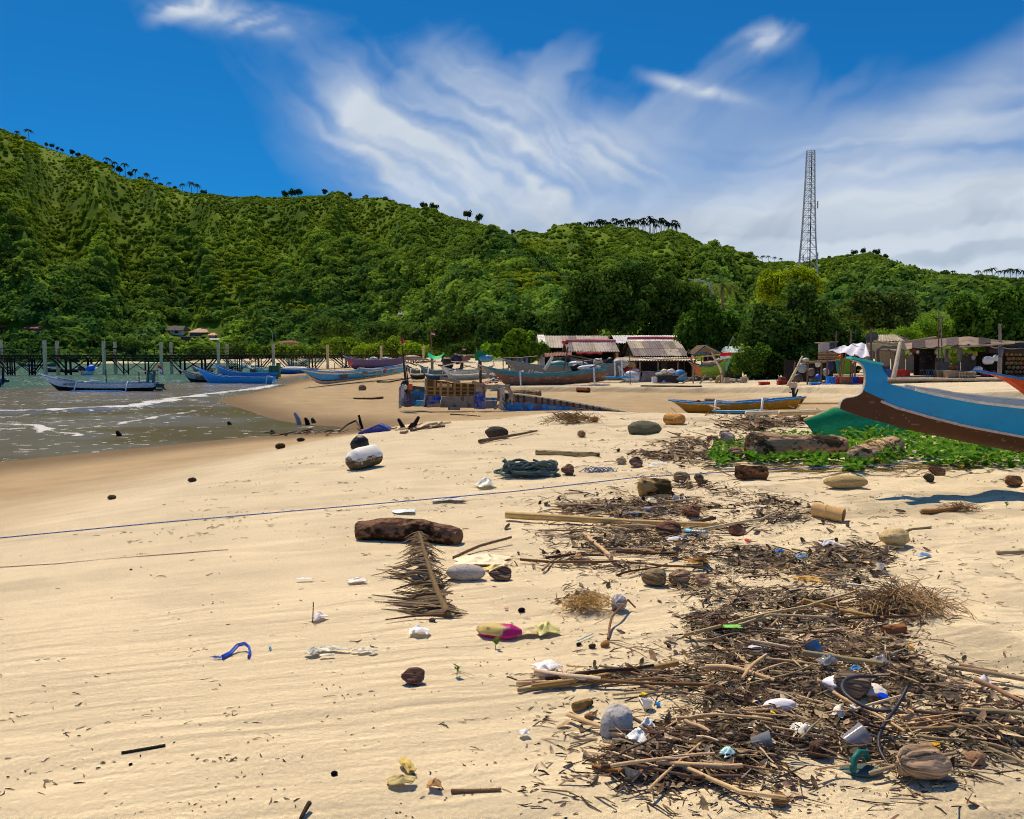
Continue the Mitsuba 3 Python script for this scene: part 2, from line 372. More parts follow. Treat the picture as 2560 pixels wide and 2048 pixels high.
def col_sea(p, n, uv):
	k = fbm(p.x * .25, p.y * .5, 0., 3)
	far = (p.y - 62.6) * .457 - (p.x + 39.9) * .89 + 9 * (k - .5)
	c = mi.Color3f(0.135, 0.126, 0.106) * (.75 + .5 * k)
	c = mix(c, mi.Color3f(0.10, 0.078, 0.034), smoothstep(.45, .7, fbm(p.x * .12, p.y * .3, 7., 3)) * smoothstep(50., 40., p.y))
	c = mix(c, mi.Color3f(0.060, 0.140, 0.122), smoothstep(-3., 5., far))
	fn = fbm(p.x * 2.2, p.y * 2.2, 5., 4)
	f = mi.Float(0)
	wx, wy = p.x + 1.6 * (fbm(p.x * .45, p.y * .45, 2., 3) - .5), p.y + 2.4 * (fbm(p.x * .45, p.y * .45, 12., 3) - .5)
	for L, w, h, s in BW:
		d = mi.Float(1e9)
		for a, b in zip(L[:-1], L[1:]):
			ab = b - a; t = dr.clip(((wx - a[0]) * ab[0] + (wy - a[1]) * ab[1]) / float(ab @ ab), 0, 1)
			d = dr.minimum(d, dr.square(wx - a[0] - t * ab[0]) + dr.square(wy - a[1] - t * ab[1]))
		f = dr.maximum(f, s * dr.exp(-d / w ** 2))
	f = smoothstep(0.85, 1.25, f * 1.15 + 1.25 * (fn - .2)) * .95
	caps_glitter = dr.maximum(smoothstep(.78, .86, fbm(p.x * .9 + p.y * .2, p.y * 2.6, 8., 3)), smoothstep(.83, .9, noise(p.x * 3.1, p.y * 5.3, 8.) * (.7 + .5 * k))) * .7  # white crests, plus small flecks that paint sun glitter into the colour
	return mix(c, mi.Color3f(.8, .8, .8), dr.maximum(f, caps_glitter))


def bump_sea(p, n, uv):
	w = fbm(p.x * .55 + p.y * .25, p.y * 1.1, 0., 3)
	return 0.02 * w + 0.006 * fbm(p.x * 2.3, p.y * 3.4, 4., 3) + .003 * noise(p.x * 9, p.y * 11, 3.)


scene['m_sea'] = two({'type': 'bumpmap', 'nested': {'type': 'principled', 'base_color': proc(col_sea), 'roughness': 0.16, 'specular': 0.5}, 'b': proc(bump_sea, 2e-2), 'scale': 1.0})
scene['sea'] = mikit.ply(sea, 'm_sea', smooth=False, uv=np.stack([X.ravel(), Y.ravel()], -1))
tag('sea', 'choppy murky brown and green bay water', kind='structure')

# ---------------------------------------------------------------- hills: three ridges
def elev(px, py):
	d = ray(px, py); return math.atan2(d[0], d[1]), d[2] / math.hypot(d[0], d[1])


K = 2560 / 2156
SKY_A = [(-260, 250), (-120, 265), (0, 281), (60, 292), (130, 314), (220, 350), (300, 380), (370, 400), (440, 409), (490, 418), (540, 416), (600, 416), (650, 408), (700, 406), (750, 412), (800, 424), (850, 436), (900, 441), (960, 449), (1010, 464), (1050, 482), (1100, 520), (1180, 575), (1300, 650), (1450, 700), (1600, 725)]
SKY_B = [(700, 560), (900, 510), (1000, 496), (1080, 491), (1130, 495), (1200, 495), (1260, 491), (1330, 489), (1390, 489), (1430, 496), (1480, 516), (1530, 539), (1580, 552), (1640, 575), (1720, 610), (1850, 660), (2000, 700)]
SKY_C = [(1300, 640), (1450, 575), (1560, 552), (1620, 552), (1680, 554), (1740, 549), (1790, 539), (1830, 533), (1860, 543), (1900, 566), (1950, 580), (2000, 586), (2060, 586), (2110, 588), (2156, 590), (2260, 600), (2400, 620)]
RIDGES = []


def ridge(sky, foot, crest, power, seed, spur):
	E = np.array([elev(x * K, y * K) for x, y in sky])
	th = np.linspace(E[0, 0], E[-1, 0], 420); el = np.interp(th, E[:, 0], E[:, 1])
	el = np.convolve(np.pad(el, 4, mode='edge'), np.ones(9) / 9, 'valid')
	rf, rc = np.interp(th, *foot), np.interp(th, *crest)
	s = np.concatenate([np.linspace(-.04, 1, 150), np.linspace(1.02, 1.7, 30)])
	R = rf[:, None] + (rc - rf)[:, None] * s[None]; S = np.broadcast_to(s, R.shape); TH = np.broadcast_to(th[:, None], R.shape)
	Hc = np.maximum(EYE + el * rc - 2.4, 1)[:, None]
	sc = np.clip(S, 0, 1)
	prof = power * sc + (1 - power) * (3 * sc ** 2 - 2 * sc ** 3)
	x, y = R * np.sin(TH), R * np.cos(TH)
	q = np.stack([TH * spur[0] + .3 * meshkit.noise(np.stack([S * 3, TH * 6, 0 * S], -1), seed), S * spur[1], 0 * S], -1)
	n = 1 - np.abs(2 * meshkit.fbm(q, 3, seed) - 1) * 2
	prof = prof + 0.19 * n * np.clip(sc * 4, 0, 1) * np.clip((1 - sc) * 2.5, 0, 1)
	H = Hc * prof
	H = np.where(S > 1, Hc * (1 - .55 * (S - 1)) , H) - (S < 0) * 3
	H = H + np.clip(S, 0, 1) * np.clip((1 - S) * 6, 0, 1) * 6 * (meshkit.fbm(np.stack([x, y, 0 * x], -1) * .03, 4, seed + 4) - .5)
	RIDGES.append((th, s, R, H, sky))
	return grid_mesh(x, y, H)


A_ = ridge(SKY_A, (np.radians([-40, -20, -8, 0, 8]), [318, 322, 250, 150, 130]), (np.radians([-40, -25, -16, -5, 8]), [660, 640, 560, 430, 300]), .62, 3, (16, 1.6))
B_ = ridge(SKY_B, (np.radians([-20, -8, 0, 10, 25]), [330, 300, 200, 150, 150]), (np.radians([-20, 0, 10, 25]), [720, 640, 620, 560]), .6, 23, (14, 1.5))
C_ = ridge(SKY_C, (np.radians([0, 10, 20, 36, 45]), [330, 300, 210, 170, 150]), (np.radians([0, 20, 36, 45]), [900, 860, 700, 600]), .55, 43, (12, 1.5))


def col_hill(p, n, uv):
	k = fbm(p.x * .03, p.y * .03, p.z * .03, 3); f = fbm(p.x * .5, p.y * .5, p.z * .5, 3)
	c = mix(mi.Color3f(.060, .12, .008), mi.Color3f(.13, .20, .010), smoothstep(.35, .65, k))
	return c * (.55 + .8 * f)


scene['m_hill'] = two({'type': 'principled', 'base_color': proc(col_hill), 'roughness': 0.9, 'specular': 0.1})
for key, m, lab in (('hill', A_, 'large steep green hill on the left above the bay'), ('hill_001', B_, 'middle green hill crowned by a row of palms'), ('hill_002', C_, 'far green hill on the right behind the tower')):
	scene[key] = mikit.ply(m, 'm_hill', smooth=True); tag(key, lab, kind='structure')


# --- scrub on the hills: bushes as copies of a few clumps of leaf faces
def clump(seed, nleaf=150, flat=.75):
	g = np.random.default_rng(seed)
	core = trimesh.creation.icosphere(1, .72); v = core.vertices
	v = v * (0.75 + .5 * meshkit.noise(v * 2.3 + seed, seed))[:, None]; core = mesh_of(v, core.faces)
	d = g.normal(size=(nleaf, 3)); d[:, 2] = np.abs(d[:, 2]) * 1.0 - .25; d /= np.linalg.norm(d, axis=1)[:, None]
	c = d * (.72 + .34 * g.random(nleaf) * (0.5 + meshkit.noise(d * 2.6 + seed * 3.1, 5)))[:, None]
	nrm = d + g.normal(size=d.shape) * .55; nrm /= np.linalg.norm(nrm, axis=1)[:, None]
	t = np.cross(nrm, g.normal(size=d.shape)); t /= np.linalg.norm(t, axis=1)[:, None]; b = np.cross(nrm, t)
	s = (.12 + .13 * g.random(nleaf))[:, None]
	V = np.stack([c - t * s, c + b * s * .8, c + t * s, c - b * s * .8], 1).reshape(-1, 3)
	i = np.arange(nleaf)[:, None] * 4
	F = np.vstack([i + [0, 1, 2], i + [0, 2, 3]])
	V = np.vstack([core.vertices, V]); F = np.vstack([core.faces, F + len(core.vertices)])
	V = V * [1, 1, flat]
	return mesh_of(V, F)


def col_scrub(p, n, uv):
	b = cell_rand(dr.floor(p.x * .22), dr.floor(p.y * .22), 3.)
	k = fbm(p.x * .018, p.y * .018, p.z * .018, 3); m = fbm(p.x * .16, p.y * .16, p.z * .2, 2); f = noise(p.x * 2, p.y * 2, p.z * 2)
	c = mix(mi.Color3f(.075, .17, .034), mi.Color3f(.27, .41, .046), smoothstep(.32, .68, .55 * k + .45 * m))
	up = smoothstep(15., 75., p.z + 40 * (fbm(p.x * .02, p.y * .02, 5., 2) - .5))
	c = mix(c, mi.Color3f(.21, .29, .026), up * .65)
	c = mix(c, mi.Color3f(.085, .185, .06), (1 - up) * smoothstep(.55, .8, fbm(p.x * .05, p.y * .05, 9., 2)) * .6)
	return c * (.40 + .5 * f + .75 * b)


scene['m_scrub'] = {'type': 'principledthin', 'base_color': proc(col_scrub), 'roughness': 0.6, 'diff_trans': 0.85, 'spec_trans': 0.0, 'eta': 1.3}
def col_grass(p, n, uv):
	k = fbm(p.x * .06, p.y * .06, p.z * .06, 3); f = fbm(p.x * .7, p.y * .7, p.z * .7, 2)
	return mix(mi.Color3f(.15, .26, .02), mi.Color3f(.30, .38, .03), smoothstep(.3, .7, k)) * (.55 + .8 * f)


scene['m_grass'] = {'type': 'principledthin', 'base_color': proc(col_grass), 'roughness': 0.7, 'diff_trans': 0.8, 'spec_trans': 0.0, 'eta': 1.3}
for i in range(3):
	scene[f'grass_kind_{i}'] = {'type': 'shapegroup', 'leaves': mikit.ply(clump(200 + i, 60, .5), 'm_grass')}
for i in range(5):
	scene[f'scrub_kind_{i}'] = {'type': 'shapegroup', 'leaves': mikit.ply(clump(100 + i), 'm_scrub')}


def inst(group, x, y, z, s, rot, sz=1.0):
	return {'type': 'instance', 'g': {'type': 'ref', 'id': group}, 'to_world': T().translate([x, y, z]).rotate([0, 0, 1], rot).scale([s, s, s * sz])}


GRASSY = [(40, 305, 110, 20), (340, 390, 90, 13), (180, 345, 60, 14), (500, 570, 80, 50), (450, 640, 90, 35), (1110, 600, 60, 40), (1140, 520, 70, 18), (640, 650, 90, 20), (900, 610, 30, 8)]
si = 0
_hf = []
for ri, ((th, s, R, H, sky), N, base) in enumerate(zip(RIDGES, (23000, 12500, 10500), (2.7, 3.2, 3.9))):
	fi = RegularGridInterpolator((th, s), H); fr = RegularGridInterpolator((th, s), R)
	_hf.append((fi, fr, th, s))
	lo, hi = (max(th[0], math.radians(-36)), min(th[-1], math.radians(35)))
	g = np.random.default_rng(500 + ri)
	t_ = g.uniform(lo, hi, N * 3); s_ = g.uniform(-.03, 1.03, N * 3)
	r_ = fr(np.stack([t_, s_], -1)); z_ = fi(np.stack([t_, s_], -1)); x_, y_ = r_ * np.sin(t_), r_ * np.cos(t_)
	# what the picture sees there, only to thin the scrub on the grassy places
	dz = z_ - EYE; fwd = y_ * CP - dz * SP; up = y_ * SP + dz * CP
	px, py = (CX + FPX * x_ / fwd) / K, (CY - FPX * up / fwd) / K
	dens = 1 - .0 * px
	for a, b, sa, sb in GRASSY:
		dens -= .88 * np.exp(-((px - a) / sa) ** 2 - ((py - b) / sb) ** 2)
	for a0, a1, b0, b1 in ((332, 478, 678, 738), (-5, 104, 680, 724), (834, 862, 650, 690), (1965, 1992, 580, 596)):
		dens = np.where((px > a0) & (px < a1) & (py > b0) & (py < b1), -1, dens)
	dens *= .75 + .5 * meshkit.fbm(np.stack([x_, y_, 0 * x_], -1) * .02, 3, 77)
	n_ok = 0
	for i in range(N * 3):
		if n_ok >= N: break
		if g.random() > dens[i]:
			if -.9 < dens[i] < .55:
				for j in range(2):
					sz = g.uniform(.9, 2.0); a_ = g.normal(size=2) * 1.5
					scene[f'hill_scrub__{si + 1:03d}'] = inst(f'grass_kind_{g.integers(3)}', x_[i] + a_[0], y_[i] + a_[1], z_[i] + .05, sz * g.uniform(.6, 1.2), g.uniform(0, 360), 1.1); si += 1
			continue
		n_ok += 1
		big = g.random() ** 3
		low = max(0, 1 - s_[i] * 2.2)
		sz = base * (.32 + .5 * g.random() + (1.6 - 1.1 * min(1, s_[i] * 1.6)) * big ** 1.6 + 1.0 * low) * (1 - .35 * min(1, s_[i] * 1.3)) * (.5 if s_[i] > .9 else 1) * min(1, .5 + .6 * max(dens[i], 0))
		scene[f'hill_scrub__{si + 1:03d}' if si else 'hill_scrub__000'] = inst(f'scrub_kind_{g.integers(5)}', x_[i], y_[i], z_[i] + sz * .22, sz * .72, g.uniform(0, 360), .75 + .5 * g.random())
		si += 1
tag('hill_scrub', 'dense green scrub and small trees covering the hillsides', kind='stuff')


def hill_at(th, s, k=0):
	fi, fr, T_, S_ = _hf[k]
	r = float(fr([[th, s]])[0]); return np.array([r * math.sin(th), r * math.cos(th), float(fi([[th, s]])[0])])
# ---------------------------------------------------------------- builders
def q(x, y):
	return x * K, y * K


def with_v(m, v):
	m._v = np.asarray(v, float); return m


def join(ms):
	vs = [getattr(m, '_v', np.zeros(len(m.vertices))) for m in ms]
	out = mesh_of(np.vstack([m.vertices for m in ms]), np.vstack([m.faces + o for m, o in zip(ms, np.cumsum([0] + [len(m.vertices) for m in ms[:-1]]))]))
	return with_v(out, np.concatenate(vs))


def box(size, center=(0, 0, 0), rot=None):
	m = trimesh.creation.box(size)
	if rot is not None:
		m.apply_transform(rot)
	m.apply_translation(center); return m


def rotz(a):
	return trimesh.transformations.rotation_matrix(a, [0, 0, 1])


def beam(a, b, w, h=None, up=(0, 0, 1)):
	"""A squared timber from a to b."""
	a, b = np.asarray(a, float), np.asarray(b, float); d = b - a; L = np.linalg.norm(d); d = d / L
	up = np.asarray(up, float)
	if abs(d @ up) > .95: up = np.array([0, 1.0, 0])
	s = np.cross(d, up); s /= np.linalg.norm(s); u = np.cross(s, d)
	m = trimesh.creation.box((L, w, h or w)); R = np.eye(4); R[:3, 0], R[:3, 1], R[:3, 2], R[:3, 3] = d, s, u, (a + b) / 2
	m.apply_transform(R); return m


def tube(P, r, n=6, rough=0.0, seed=0, hollow=False):
	"""A swept round stick through the points P, with radii r; rough: bumps as a share of the radius."""
	P = np.asarray(P, float); r = np.broadcast_to(np.asarray(r, float), (len(P),))
	t = np.gradient(P, axis=0); t /= np.linalg.norm(t, axis=1, keepdims=True) + 1e-12
	ref = np.array([0, 0, 1.0]) if abs(t[:, 2]).mean() < .85 else np.array([1.0, 0, 0])
	a = np.cross(t, ref); a /= np.linalg.norm(a, axis=1, keepdims=True) + 1e-12; b = np.cross(t, a)
	an = np.arange(n) * 2 * np.pi / n
	ring = np.cos(an)[None, :, None] * a[:, None] + np.sin(an)[None, :, None] * b[:, None]
	rr = r[:, None] * np.ones(n)[None]
	if rough:
		qq = P[:, None] / max(r.mean(), 1e-3) * .35 + ring * .9
		rr = rr * (1 + rough * 2 * (meshkit.fbm(qq, 3, seed) - .5))
	V = (P[:, None] + ring * rr[..., None])
	i, j = np.meshgrid(np.arange(len(P) - 1), np.arange(n), indexing='ij')
	f = np.stack([i * n + j, i * n + (j + 1) % n, (i + 1) * n + (j + 1) % n, (i + 1) * n + j], -1).reshape(-1, 4)
	F = np.vstack([f[:, [0, 1, 2]], f[:, [0, 2, 3]]])
	N = V.reshape(-1, 3); k = len(N)
	v = np.broadcast_to((np.minimum(np.arange(n), n - np.arange(n)) / n)[None] * 2 + seed % 97, (len(P), n)).reshape(-1)
	if not hollow:
		N = np.vstack([N, P[:1] - t[:1] * r[0] * .25, P[-1:] + t[-1:] * r[-1] * .25]); v = np.concatenate([v, [seed % 97, seed % 97]])
		js = np.arange(n); e = (len(P) - 1) * n
		F = np.vstack([F, np.stack([np.full(n, k), (js + 1) % n, js], 1), np.stack([np.full(n, k + 1), e + js, e + (js + 1) % n], 1)])
	return with_v(mesh_of(N, F), v)


def wiggle(a, b, n, amp, g):
	"""n points from a to b with a random bend."""
	a, b = np.asarray(a, float), np.asarray(b, float); t = np.linspace(0, 1, n)[:, None]
	P = a + (b - a) * t
	L = np.linalg.norm(b - a)
	for k in (1, 2, 3):
		P = P + np.sin(np.pi * k * t) * g.normal(size=3) * [1, 1, .35] * amp * L / k ** 1.5
	return P


def lump(center, size, seed=0, sub=3, amp=.18, freq=1.6, rot=0.0, flat=None, tilt=0.0):
	"""A rounded irregular body."""
	m = trimesh.creation.icosphere(sub, 1.0); v = m.vertices.copy()
	k = 1 + amp * 2 * (meshkit.fbm(v * freq + seed * 7.3, 3, seed) - .5)
	v = v * k[:, None]
	if flat is not None: v[:, 2] = np.maximum(v[:, 2], flat)
	v = v * np.asarray(size) / 2
	m = mesh_of(v, m.faces)
	if tilt: m.apply_transform(trimesh.transformations.rotation_matrix(tilt, [0, 1, 0]))
	m.apply_transform(rotz(rot)); m.apply_translation(center); return with_v(m, np.arctan2(v[:, 1], v[:, 2]) / 2 + seed)


def sheet(P, thick=.004, sub=0):
	"""A thin closed sheet from a grid of points (n, m, 3)."""
	P = np.asarray(P, float); n, m = P.shape[:2]
	g = grid_mesh(P[..., 0], P[..., 1], P[..., 2])
	nr = trimesh.Trimesh(g.vertices, g.faces, process=False).vertex_normals
	a = mesh_of(g.vertices + nr * thick / 2, g.faces); b = mesh_of(g.vertices - nr * thick / 2, g.faces[:, ::-1])
	i = np.arange(n * m).reshape(n, m); loop = np.concatenate([i[0, :-1], i[:-1, -1], i[-1, :0:-1], i[:0:-1, 0]]); nx = np.roll(loop, -1); o = n * m
	F = np.vstack([a.faces, b.faces + o, np.stack([loop, nx, nx + o], 1), np.stack([loop, nx + o, loop + o], 1)])
	return mesh_of(np.vstack([a.vertices, b.vertices]), F)


def crumple(center, size, seed, n=9, rot=0.0, amp=.5, z0=.02):
	"""A crumpled bag or wrapper lying on the ground."""
	u, w = np.meshgrid(np.linspace(-1, 1, n), np.linspace(-1, 1, n), indexing='ij')
	p = np.stack([u, w, 0 * u], -1)
	edge = 1 - .35 * meshkit.noise(p * 1.7 + seed * 3.3, seed)
	z = (meshkit.fbm(p * 1.9 + seed * 5.1, 3, seed + 1)) * np.clip(1.25 - np.hypot(u, w), .05, 1) * amp
	x = u * edge + .35 * (meshkit.noise(p * 2.2 + 9 + seed, seed + 2) - .5); y = w * edge + .35 * (meshkit.noise(p * 2.2 + 19 + seed, seed + 3) - .5)
	P = np.stack([x * size[0] / 2, y * size[1] / 2, z * size[2] + z0], -1)
	c, s = math.cos(rot), math.sin(rot); P[..., :2] = P[..., :2] @ np.array([[c, s], [-s, c]])
	return sheet(P + np.asarray(center), .003)


def lathe(prof, n=14, a=(0, 0, 0), axis=(0, 0, 1)):
	"""A turned body: prof = [(radius, height)], along axis from a."""
	prof = np.asarray(prof, float); an = np.linspace(0, 2 * np.pi, n, endpoint=False)
	V = np.stack([prof[:, None, 0] * np.cos(an), prof[:, None, 0] * np.sin(an), np.broadcast_to(prof[:, None, 1], (len(prof), n))], -1)
	i, j = np.meshgrid(np.arange(len(prof) - 1), np.arange(n), indexing='ij')
	f = np.stack([i * n + j, i * n + (j + 1) % n, (i + 1) * n + (j + 1) % n, (i + 1) * n + j], -1).reshape(-1, 4)
	m = mesh_of(V.reshape(-1, 3), np.vstack([f[:, [0, 1, 2]], f[:, [0, 2, 3]]]))
	z = np.asarray(axis, float); z /= np.linalg.norm(z); x = np.cross([0, 1, 0] if abs(z[1]) < .9 else [1, 0, 0], z); x /= np.linalg.norm(x)
	R = np.eye(4); R[:3, 0], R[:3, 1], R[:3, 2], R[:3, 3] = x, np.cross(z, x), z, a
	m.apply_transform(R); return m


def hull(st, t=.03, w0=0.0, w1=1.0, nw=7, fine=.55, cap=True):
	"""A boat's side shell between the height shares w0 and w1. st: rows (x at keel, x at sheer, half beam, keel z, sheer z). Closed: outer skin, inner skin, edges."""
	st = np.asarray(st, float); w = np.linspace(w0, w1, nw)
	def skin(off):
		out = []
		for sgn in (-1, 1):
			b = np.maximum(st[:, 2] - off, .004)[:, None] * w[None] ** fine
			x = st[:, 0][:, None] * (1 - w) + st[:, 1][:, None] * w
			z = st[:, 3][:, None] + (st[:, 4] - st[:, 3])[:, None] * w + (off * (1 - w[None]) if off else 0)
			out.append(np.stack([x, sgn * b, z], -1))
		return np.concatenate([out[0][:, ::-1], out[1][:, (1 if w0 == 0 else 0):]], 1)
	if w0 == 0:
		return sheetlike(skin(0), skin(t))
	ms = []
	for s in (0, 1):
		A, B = skin(0), skin(t); h = nw
		ms.append(sheetlike(A[:, s * h:(s + 1) * h], B[:, s * h:(s + 1) * h]))
	return cat(ms)


def sheetlike(A, B):
	n, m = A.shape[:2]; i = np.arange(n * m).reshape(n, m)
	f = np.stack([i[:-1, :-1], i[1:, :-1], i[1:, 1:], i[:-1, 1:]], -1).reshape(-1, 4); f = np.vstack([f[:, [0, 1, 2]], f[:, [0, 2, 3]]])
	loop = np.concatenate([i[0, :-1], i[:-1, -1], i[-1, :0:-1], i[:0:-1, 0]]); nx = np.roll(loop, -1); o = n * m
	return mesh_of(np.vstack([A.reshape(-1, 3), B.reshape(-1, 3)]), np.vstack([f, f[:, ::-1] + o, np.stack([nx, loop, nx + o], 1), np.stack([loop, loop + o, nx + o], 1)]))


def rail(st, r, side, w=1.0, fine=.55, lift=0.0, out=0.0, n=5):
	st = np.asarray(st, float)
	return tube(np.stack([st[:, 0] * (1 - w) + st[:, 1] * w, side * (st[:, 2] * w ** fine + out), st[:, 3] + (st[:, 4] - st[:, 3]) * w + lift], -1), r, n)


def stations(L, B, D, bow=.9, stern=.35, rake_b=.9, rake_s=.3, n=26, pw=2.2, sharp=.55, camber=.12):
	"""Rows for hull(): stern at x = 0, bow at x = L; keel at z = 0 amidships."""
	t = np.linspace(0, 1, n); u = 2 * t - 1
	b = B / 2 * np.where(u > 0, (1 - np.abs(u) ** 2.3) ** sharp, 1 - (1 - .62) * np.abs(u) ** 2.5) + .015
	zs = D + np.where(u > 0, bow * np.abs(u) ** pw, stern * np.abs(u) ** pw)
	zk = np.where(u > 0, (zs - .14 - 0) * np.clip((u - .62) / .38, 0, 1) ** 2.2 * .82, camber * u ** 2)
	xk = L * t - np.where(u > 0, rake_b * np.abs(u) ** 3 * .55, -rake_s * np.abs(u) ** 3)
	xs = L * t + np.where(u > 0, rake_b * .45 * np.abs(u) ** 3, 0)
	return np.stack([xk, xs, b, zk, zs], -1)


def pose(a, b, roll=0.0, lift=0.0):
	"""The matrix that puts x = 0 at a and +x towards b, z up, rolled about the length."""
	a, b = np.asarray(a, float), np.asarray(b, float); d = b - a; d /= np.linalg.norm(d)
	s = np.cross([0, 0, 1.0], d); s /= np.linalg.norm(s); u = np.cross(d, s)
	R = np.eye(4); R[:3, 0], R[:3, 1], R[:3, 2] = d, s, u
	Rr = trimesh.transformations.rotation_matrix(roll, [1, 0, 0]); M = R @ Rr; M[:3, 3] = a + [0, 0, lift]
	return M


def moved(m, M):
	v = getattr(m, '_v', None); m = m.copy(); m.apply_transform(M)
	return with_v(m, v) if v is not None else m


def letters(text, height, origin, xdir, up=(0, 0, 1), depth=.004, bold=True):
	m = meshkit.text_mesh(text, height, depth, bold)
	x = np.asarray(xdir, float); x /= np.linalg.norm(x); u = np.asarray(up, float); u = u - x * (u @ x); u /= np.linalg.norm(u)
	R = np.eye(4); R[:3, 0], R[:3, 1], R[:3, 2], R[:3, 3] = x, u, np.cross(x, u), origin
	m.apply_transform(R); return m


def prism(poly, a, xdir, thick, up=(0, 0, 1)):
	"""A flat board: the polygon (in metres along xdir and up from a), thick along the third axis, centred."""
	p = sg.Polygon(poly).buffer(0)
	if p.geom_type != 'Polygon': p = max(p.geoms, key=lambda g: g.area)
	m = trimesh.creation.extrude_polygon(p, thick, engine='earcut'); m.apply_translation([0, 0, -thick / 2])
	x = np.asarray(xdir, float); x /= np.linalg.norm(x); u = np.asarray(up, float); u = u - x * (u @ x); u /= np.linalg.norm(u)
	R = np.eye(4); R[:3, 0], R[:3, 1], R[:3, 2], R[:3, 3] = x, u, np.cross(x, u), a
	m.apply_transform(R); return m


DRIFT, DARKW, BAMBOO, PALEW, HUSK = RG(142, 120, 94), RG(84, 68, 54), RG(192, 166, 122), RG(182, 162, 132), RG(112, 90, 70)
WHITE, CYAN, BLUE, TEAL, RUST = RG(225, 225, 222), RG(40, 150, 200), RG(30, 85, 190), RG(45, 130, 140), RG(120, 72, 50)
# ---------------------------------------------------------------- the propped-up boat whose bow fills the right edge
YC = 9.75


BB = RG(14, 140, 205)


def bow_boat():
	k = num('fishing_boat')
	tag(k, 'bright blue and brown boat bow with tall curved stem, raised above the vines', 'boat')
	keel = [(2098, 1022), (2157, 1043), (2217, 1059), (2276, 1075.6), (2365, 1095), (2454, 1114), (2560, 1133), (2660, 1147), (2800, 1162), (3000, 1172), (3400, 1172), (3700, 1150)]
	line = [(2113, 996), (2157, 977), (2217, 1003), (2258, 1021), (2336, 1044), (2425, 1067), (2560, 1092), (2660, 1106), (2800, 1120), (3000, 1130), (3400, 1128), (3700, 1106)]
	top = [(2154, 905), (2200, 912), (2206, 926), (2220, 942), (2235, 954), (2255, 964), (2279, 971), (2306, 978), (2365, 993), (2454, 1010), (2560, 1022), (2660, 1030), (2800, 1037), (3000, 1040), (3400, 1030), (3700, 1000)]
	c = lambda pts, y: np.array([[*at_y(a, b, y)[[0, 2]]] for a, b in pts])
	x0, x1 = at_y(2200, 1000, YC)[0], at_y(3650, 1000, YC)[0]
	xs = np.concatenate([np.linspace(x0, x0 + .9, 16)[:-1], np.linspace(x0 + .9, x1, 34)])
	b = .022 + .52 * (1 - np.exp(-(xs - x0) / 1.5)) * np.clip((x1 - xs) / 1.2 + .55, 0, 1)
	zk, zl, zt = (np.interp(xs, *c(p, YC - o).T) for p, o in ((keel, .05), (line, .22), (top, .33)))
	wl = (zl - zk) / (zt - zk)
	def side(s, lo, hi, off, nw=6):
		w = np.linspace(0, 1, nw)[None]; ww = lo[:, None] * (1 - w) + hi[:, None] * w
		return np.stack([np.broadcast_to(xs[:, None], ww.shape), YC + s * np.maximum(b - off, .004)[:, None] * np.maximum(ww, 0) ** .55, zk[:, None] + (zt + .085 * (s > 0) * np.clip((xs - x0) / .8, 0, 1) - zk)[:, None] * ww + off * (1 - ww)], -1)
	one = np.ones_like(wl)
	lower = np.concatenate([side(-1, 0 * wl, wl, 0, 7)[:, ::-1], side(1, 0 * wl, wl, 0, 7)[:, 1:]], 1); lower_in = np.concatenate([side(-1, 0 * wl, wl, .025, 7)[:, ::-1], side(1, 0 * wl, wl, .025, 7)[:, 1:]], 1)
	put(k + '__lower_hull', sheetlike(lower, lower_in), 'm_boat_brown', RG(82, 55, 43), 40)
	for s in (-1, 1):
		A, B, C_ = side(s, wl, one, 0), side(s, wl, one, .022), side(s, wl, one, .028)
		pn(k + '__upper_hull', sheetlike(A, B), 'm_boat_blue', BB, 40)
		pn(k + '__inner_lining', sheetlike(B[3:, 1:] * [1, 1, 1] + [0, -s * .004, 0], C_[3:, 1:] + [0, -s * .008, 0]), mP, RG(206, 202, 184), 40)
		P = side(s, wl, one, -.008)[:, 0]
		pn(k + '__paint_stripe', beamline(P, .030, .012), mP, RG(190, 172, 164), 40)
		Pt = side(s, one, one, -.006)[6:, 0] + [0, 0, .012]
		pn(k + '__gunwale', beamline(Pt, .03, .026), mP, RG(214, 212, 196), 40)
	# the stem: two thick boards cut to the curve
	S = lambda pts: [tuple(at_y(a, b_, YC)[[0, 2]]) for a, b_ in pts]
	blue = [(2124, 896), (2143, 903), (2154.5, 912), (2160, 924), (2162.5, 938), (2162, 955), (2159, 969), (2157.5, 977), (2180, 987), (2217, 1003), (2217, 940), (2208, 928), (2203, 917), (2200, 911)]
	brown = [(2157.5, 977), (2154, 981), (2147, 987), (2139, 991), (2127, 994), (2113, 995.5), (2105, 1000), (2100, 1009), (2098, 1022), (2130, 1034), (2157, 1043), (2217, 1059), (2217, 1003)]
	for nm, poly, mat, colr in (('upper_stem', blue, 'm_boat_blue', BB), ('lower_stem', brown, 'm_boat_brown', RG(82, 55, 43))):
		put(f'{k}__{nm}', prism(S(poly), (0, YC, 0), (1, 0, 0), .05), mat, colr, 30)
	a, e = at_y(2124, 895.5, YC), at_y(2200, 911.5, YC)
	put(k + '__stem_cap', beam(a + [-.01, 0, .008], e + [.004, 0, .008], .17, .022), mP, RG(60, 190, 195))
	tag(k + '__stem_cap', 'pale turquoise cap board on top of the stem')
	ed = np.array([at_y(a_, b_, YC) for a_, b_ in [(2126, 899), (2143, 904.5), (2154, 913), (2159.5, 925), (2162, 938), (2161.5, 955), (2158.5, 969), (2154, 980.5), (2147, 986.5), (2139, 990.5), (2127, 993.5), (2113, 995), (2104.5, 1000), (2099.5, 1009), (2097.5, 1021)]])
	put(k + '__stem_edge', beamline(ed, .052, .008), mP, RG(180, 172, 160), 40)
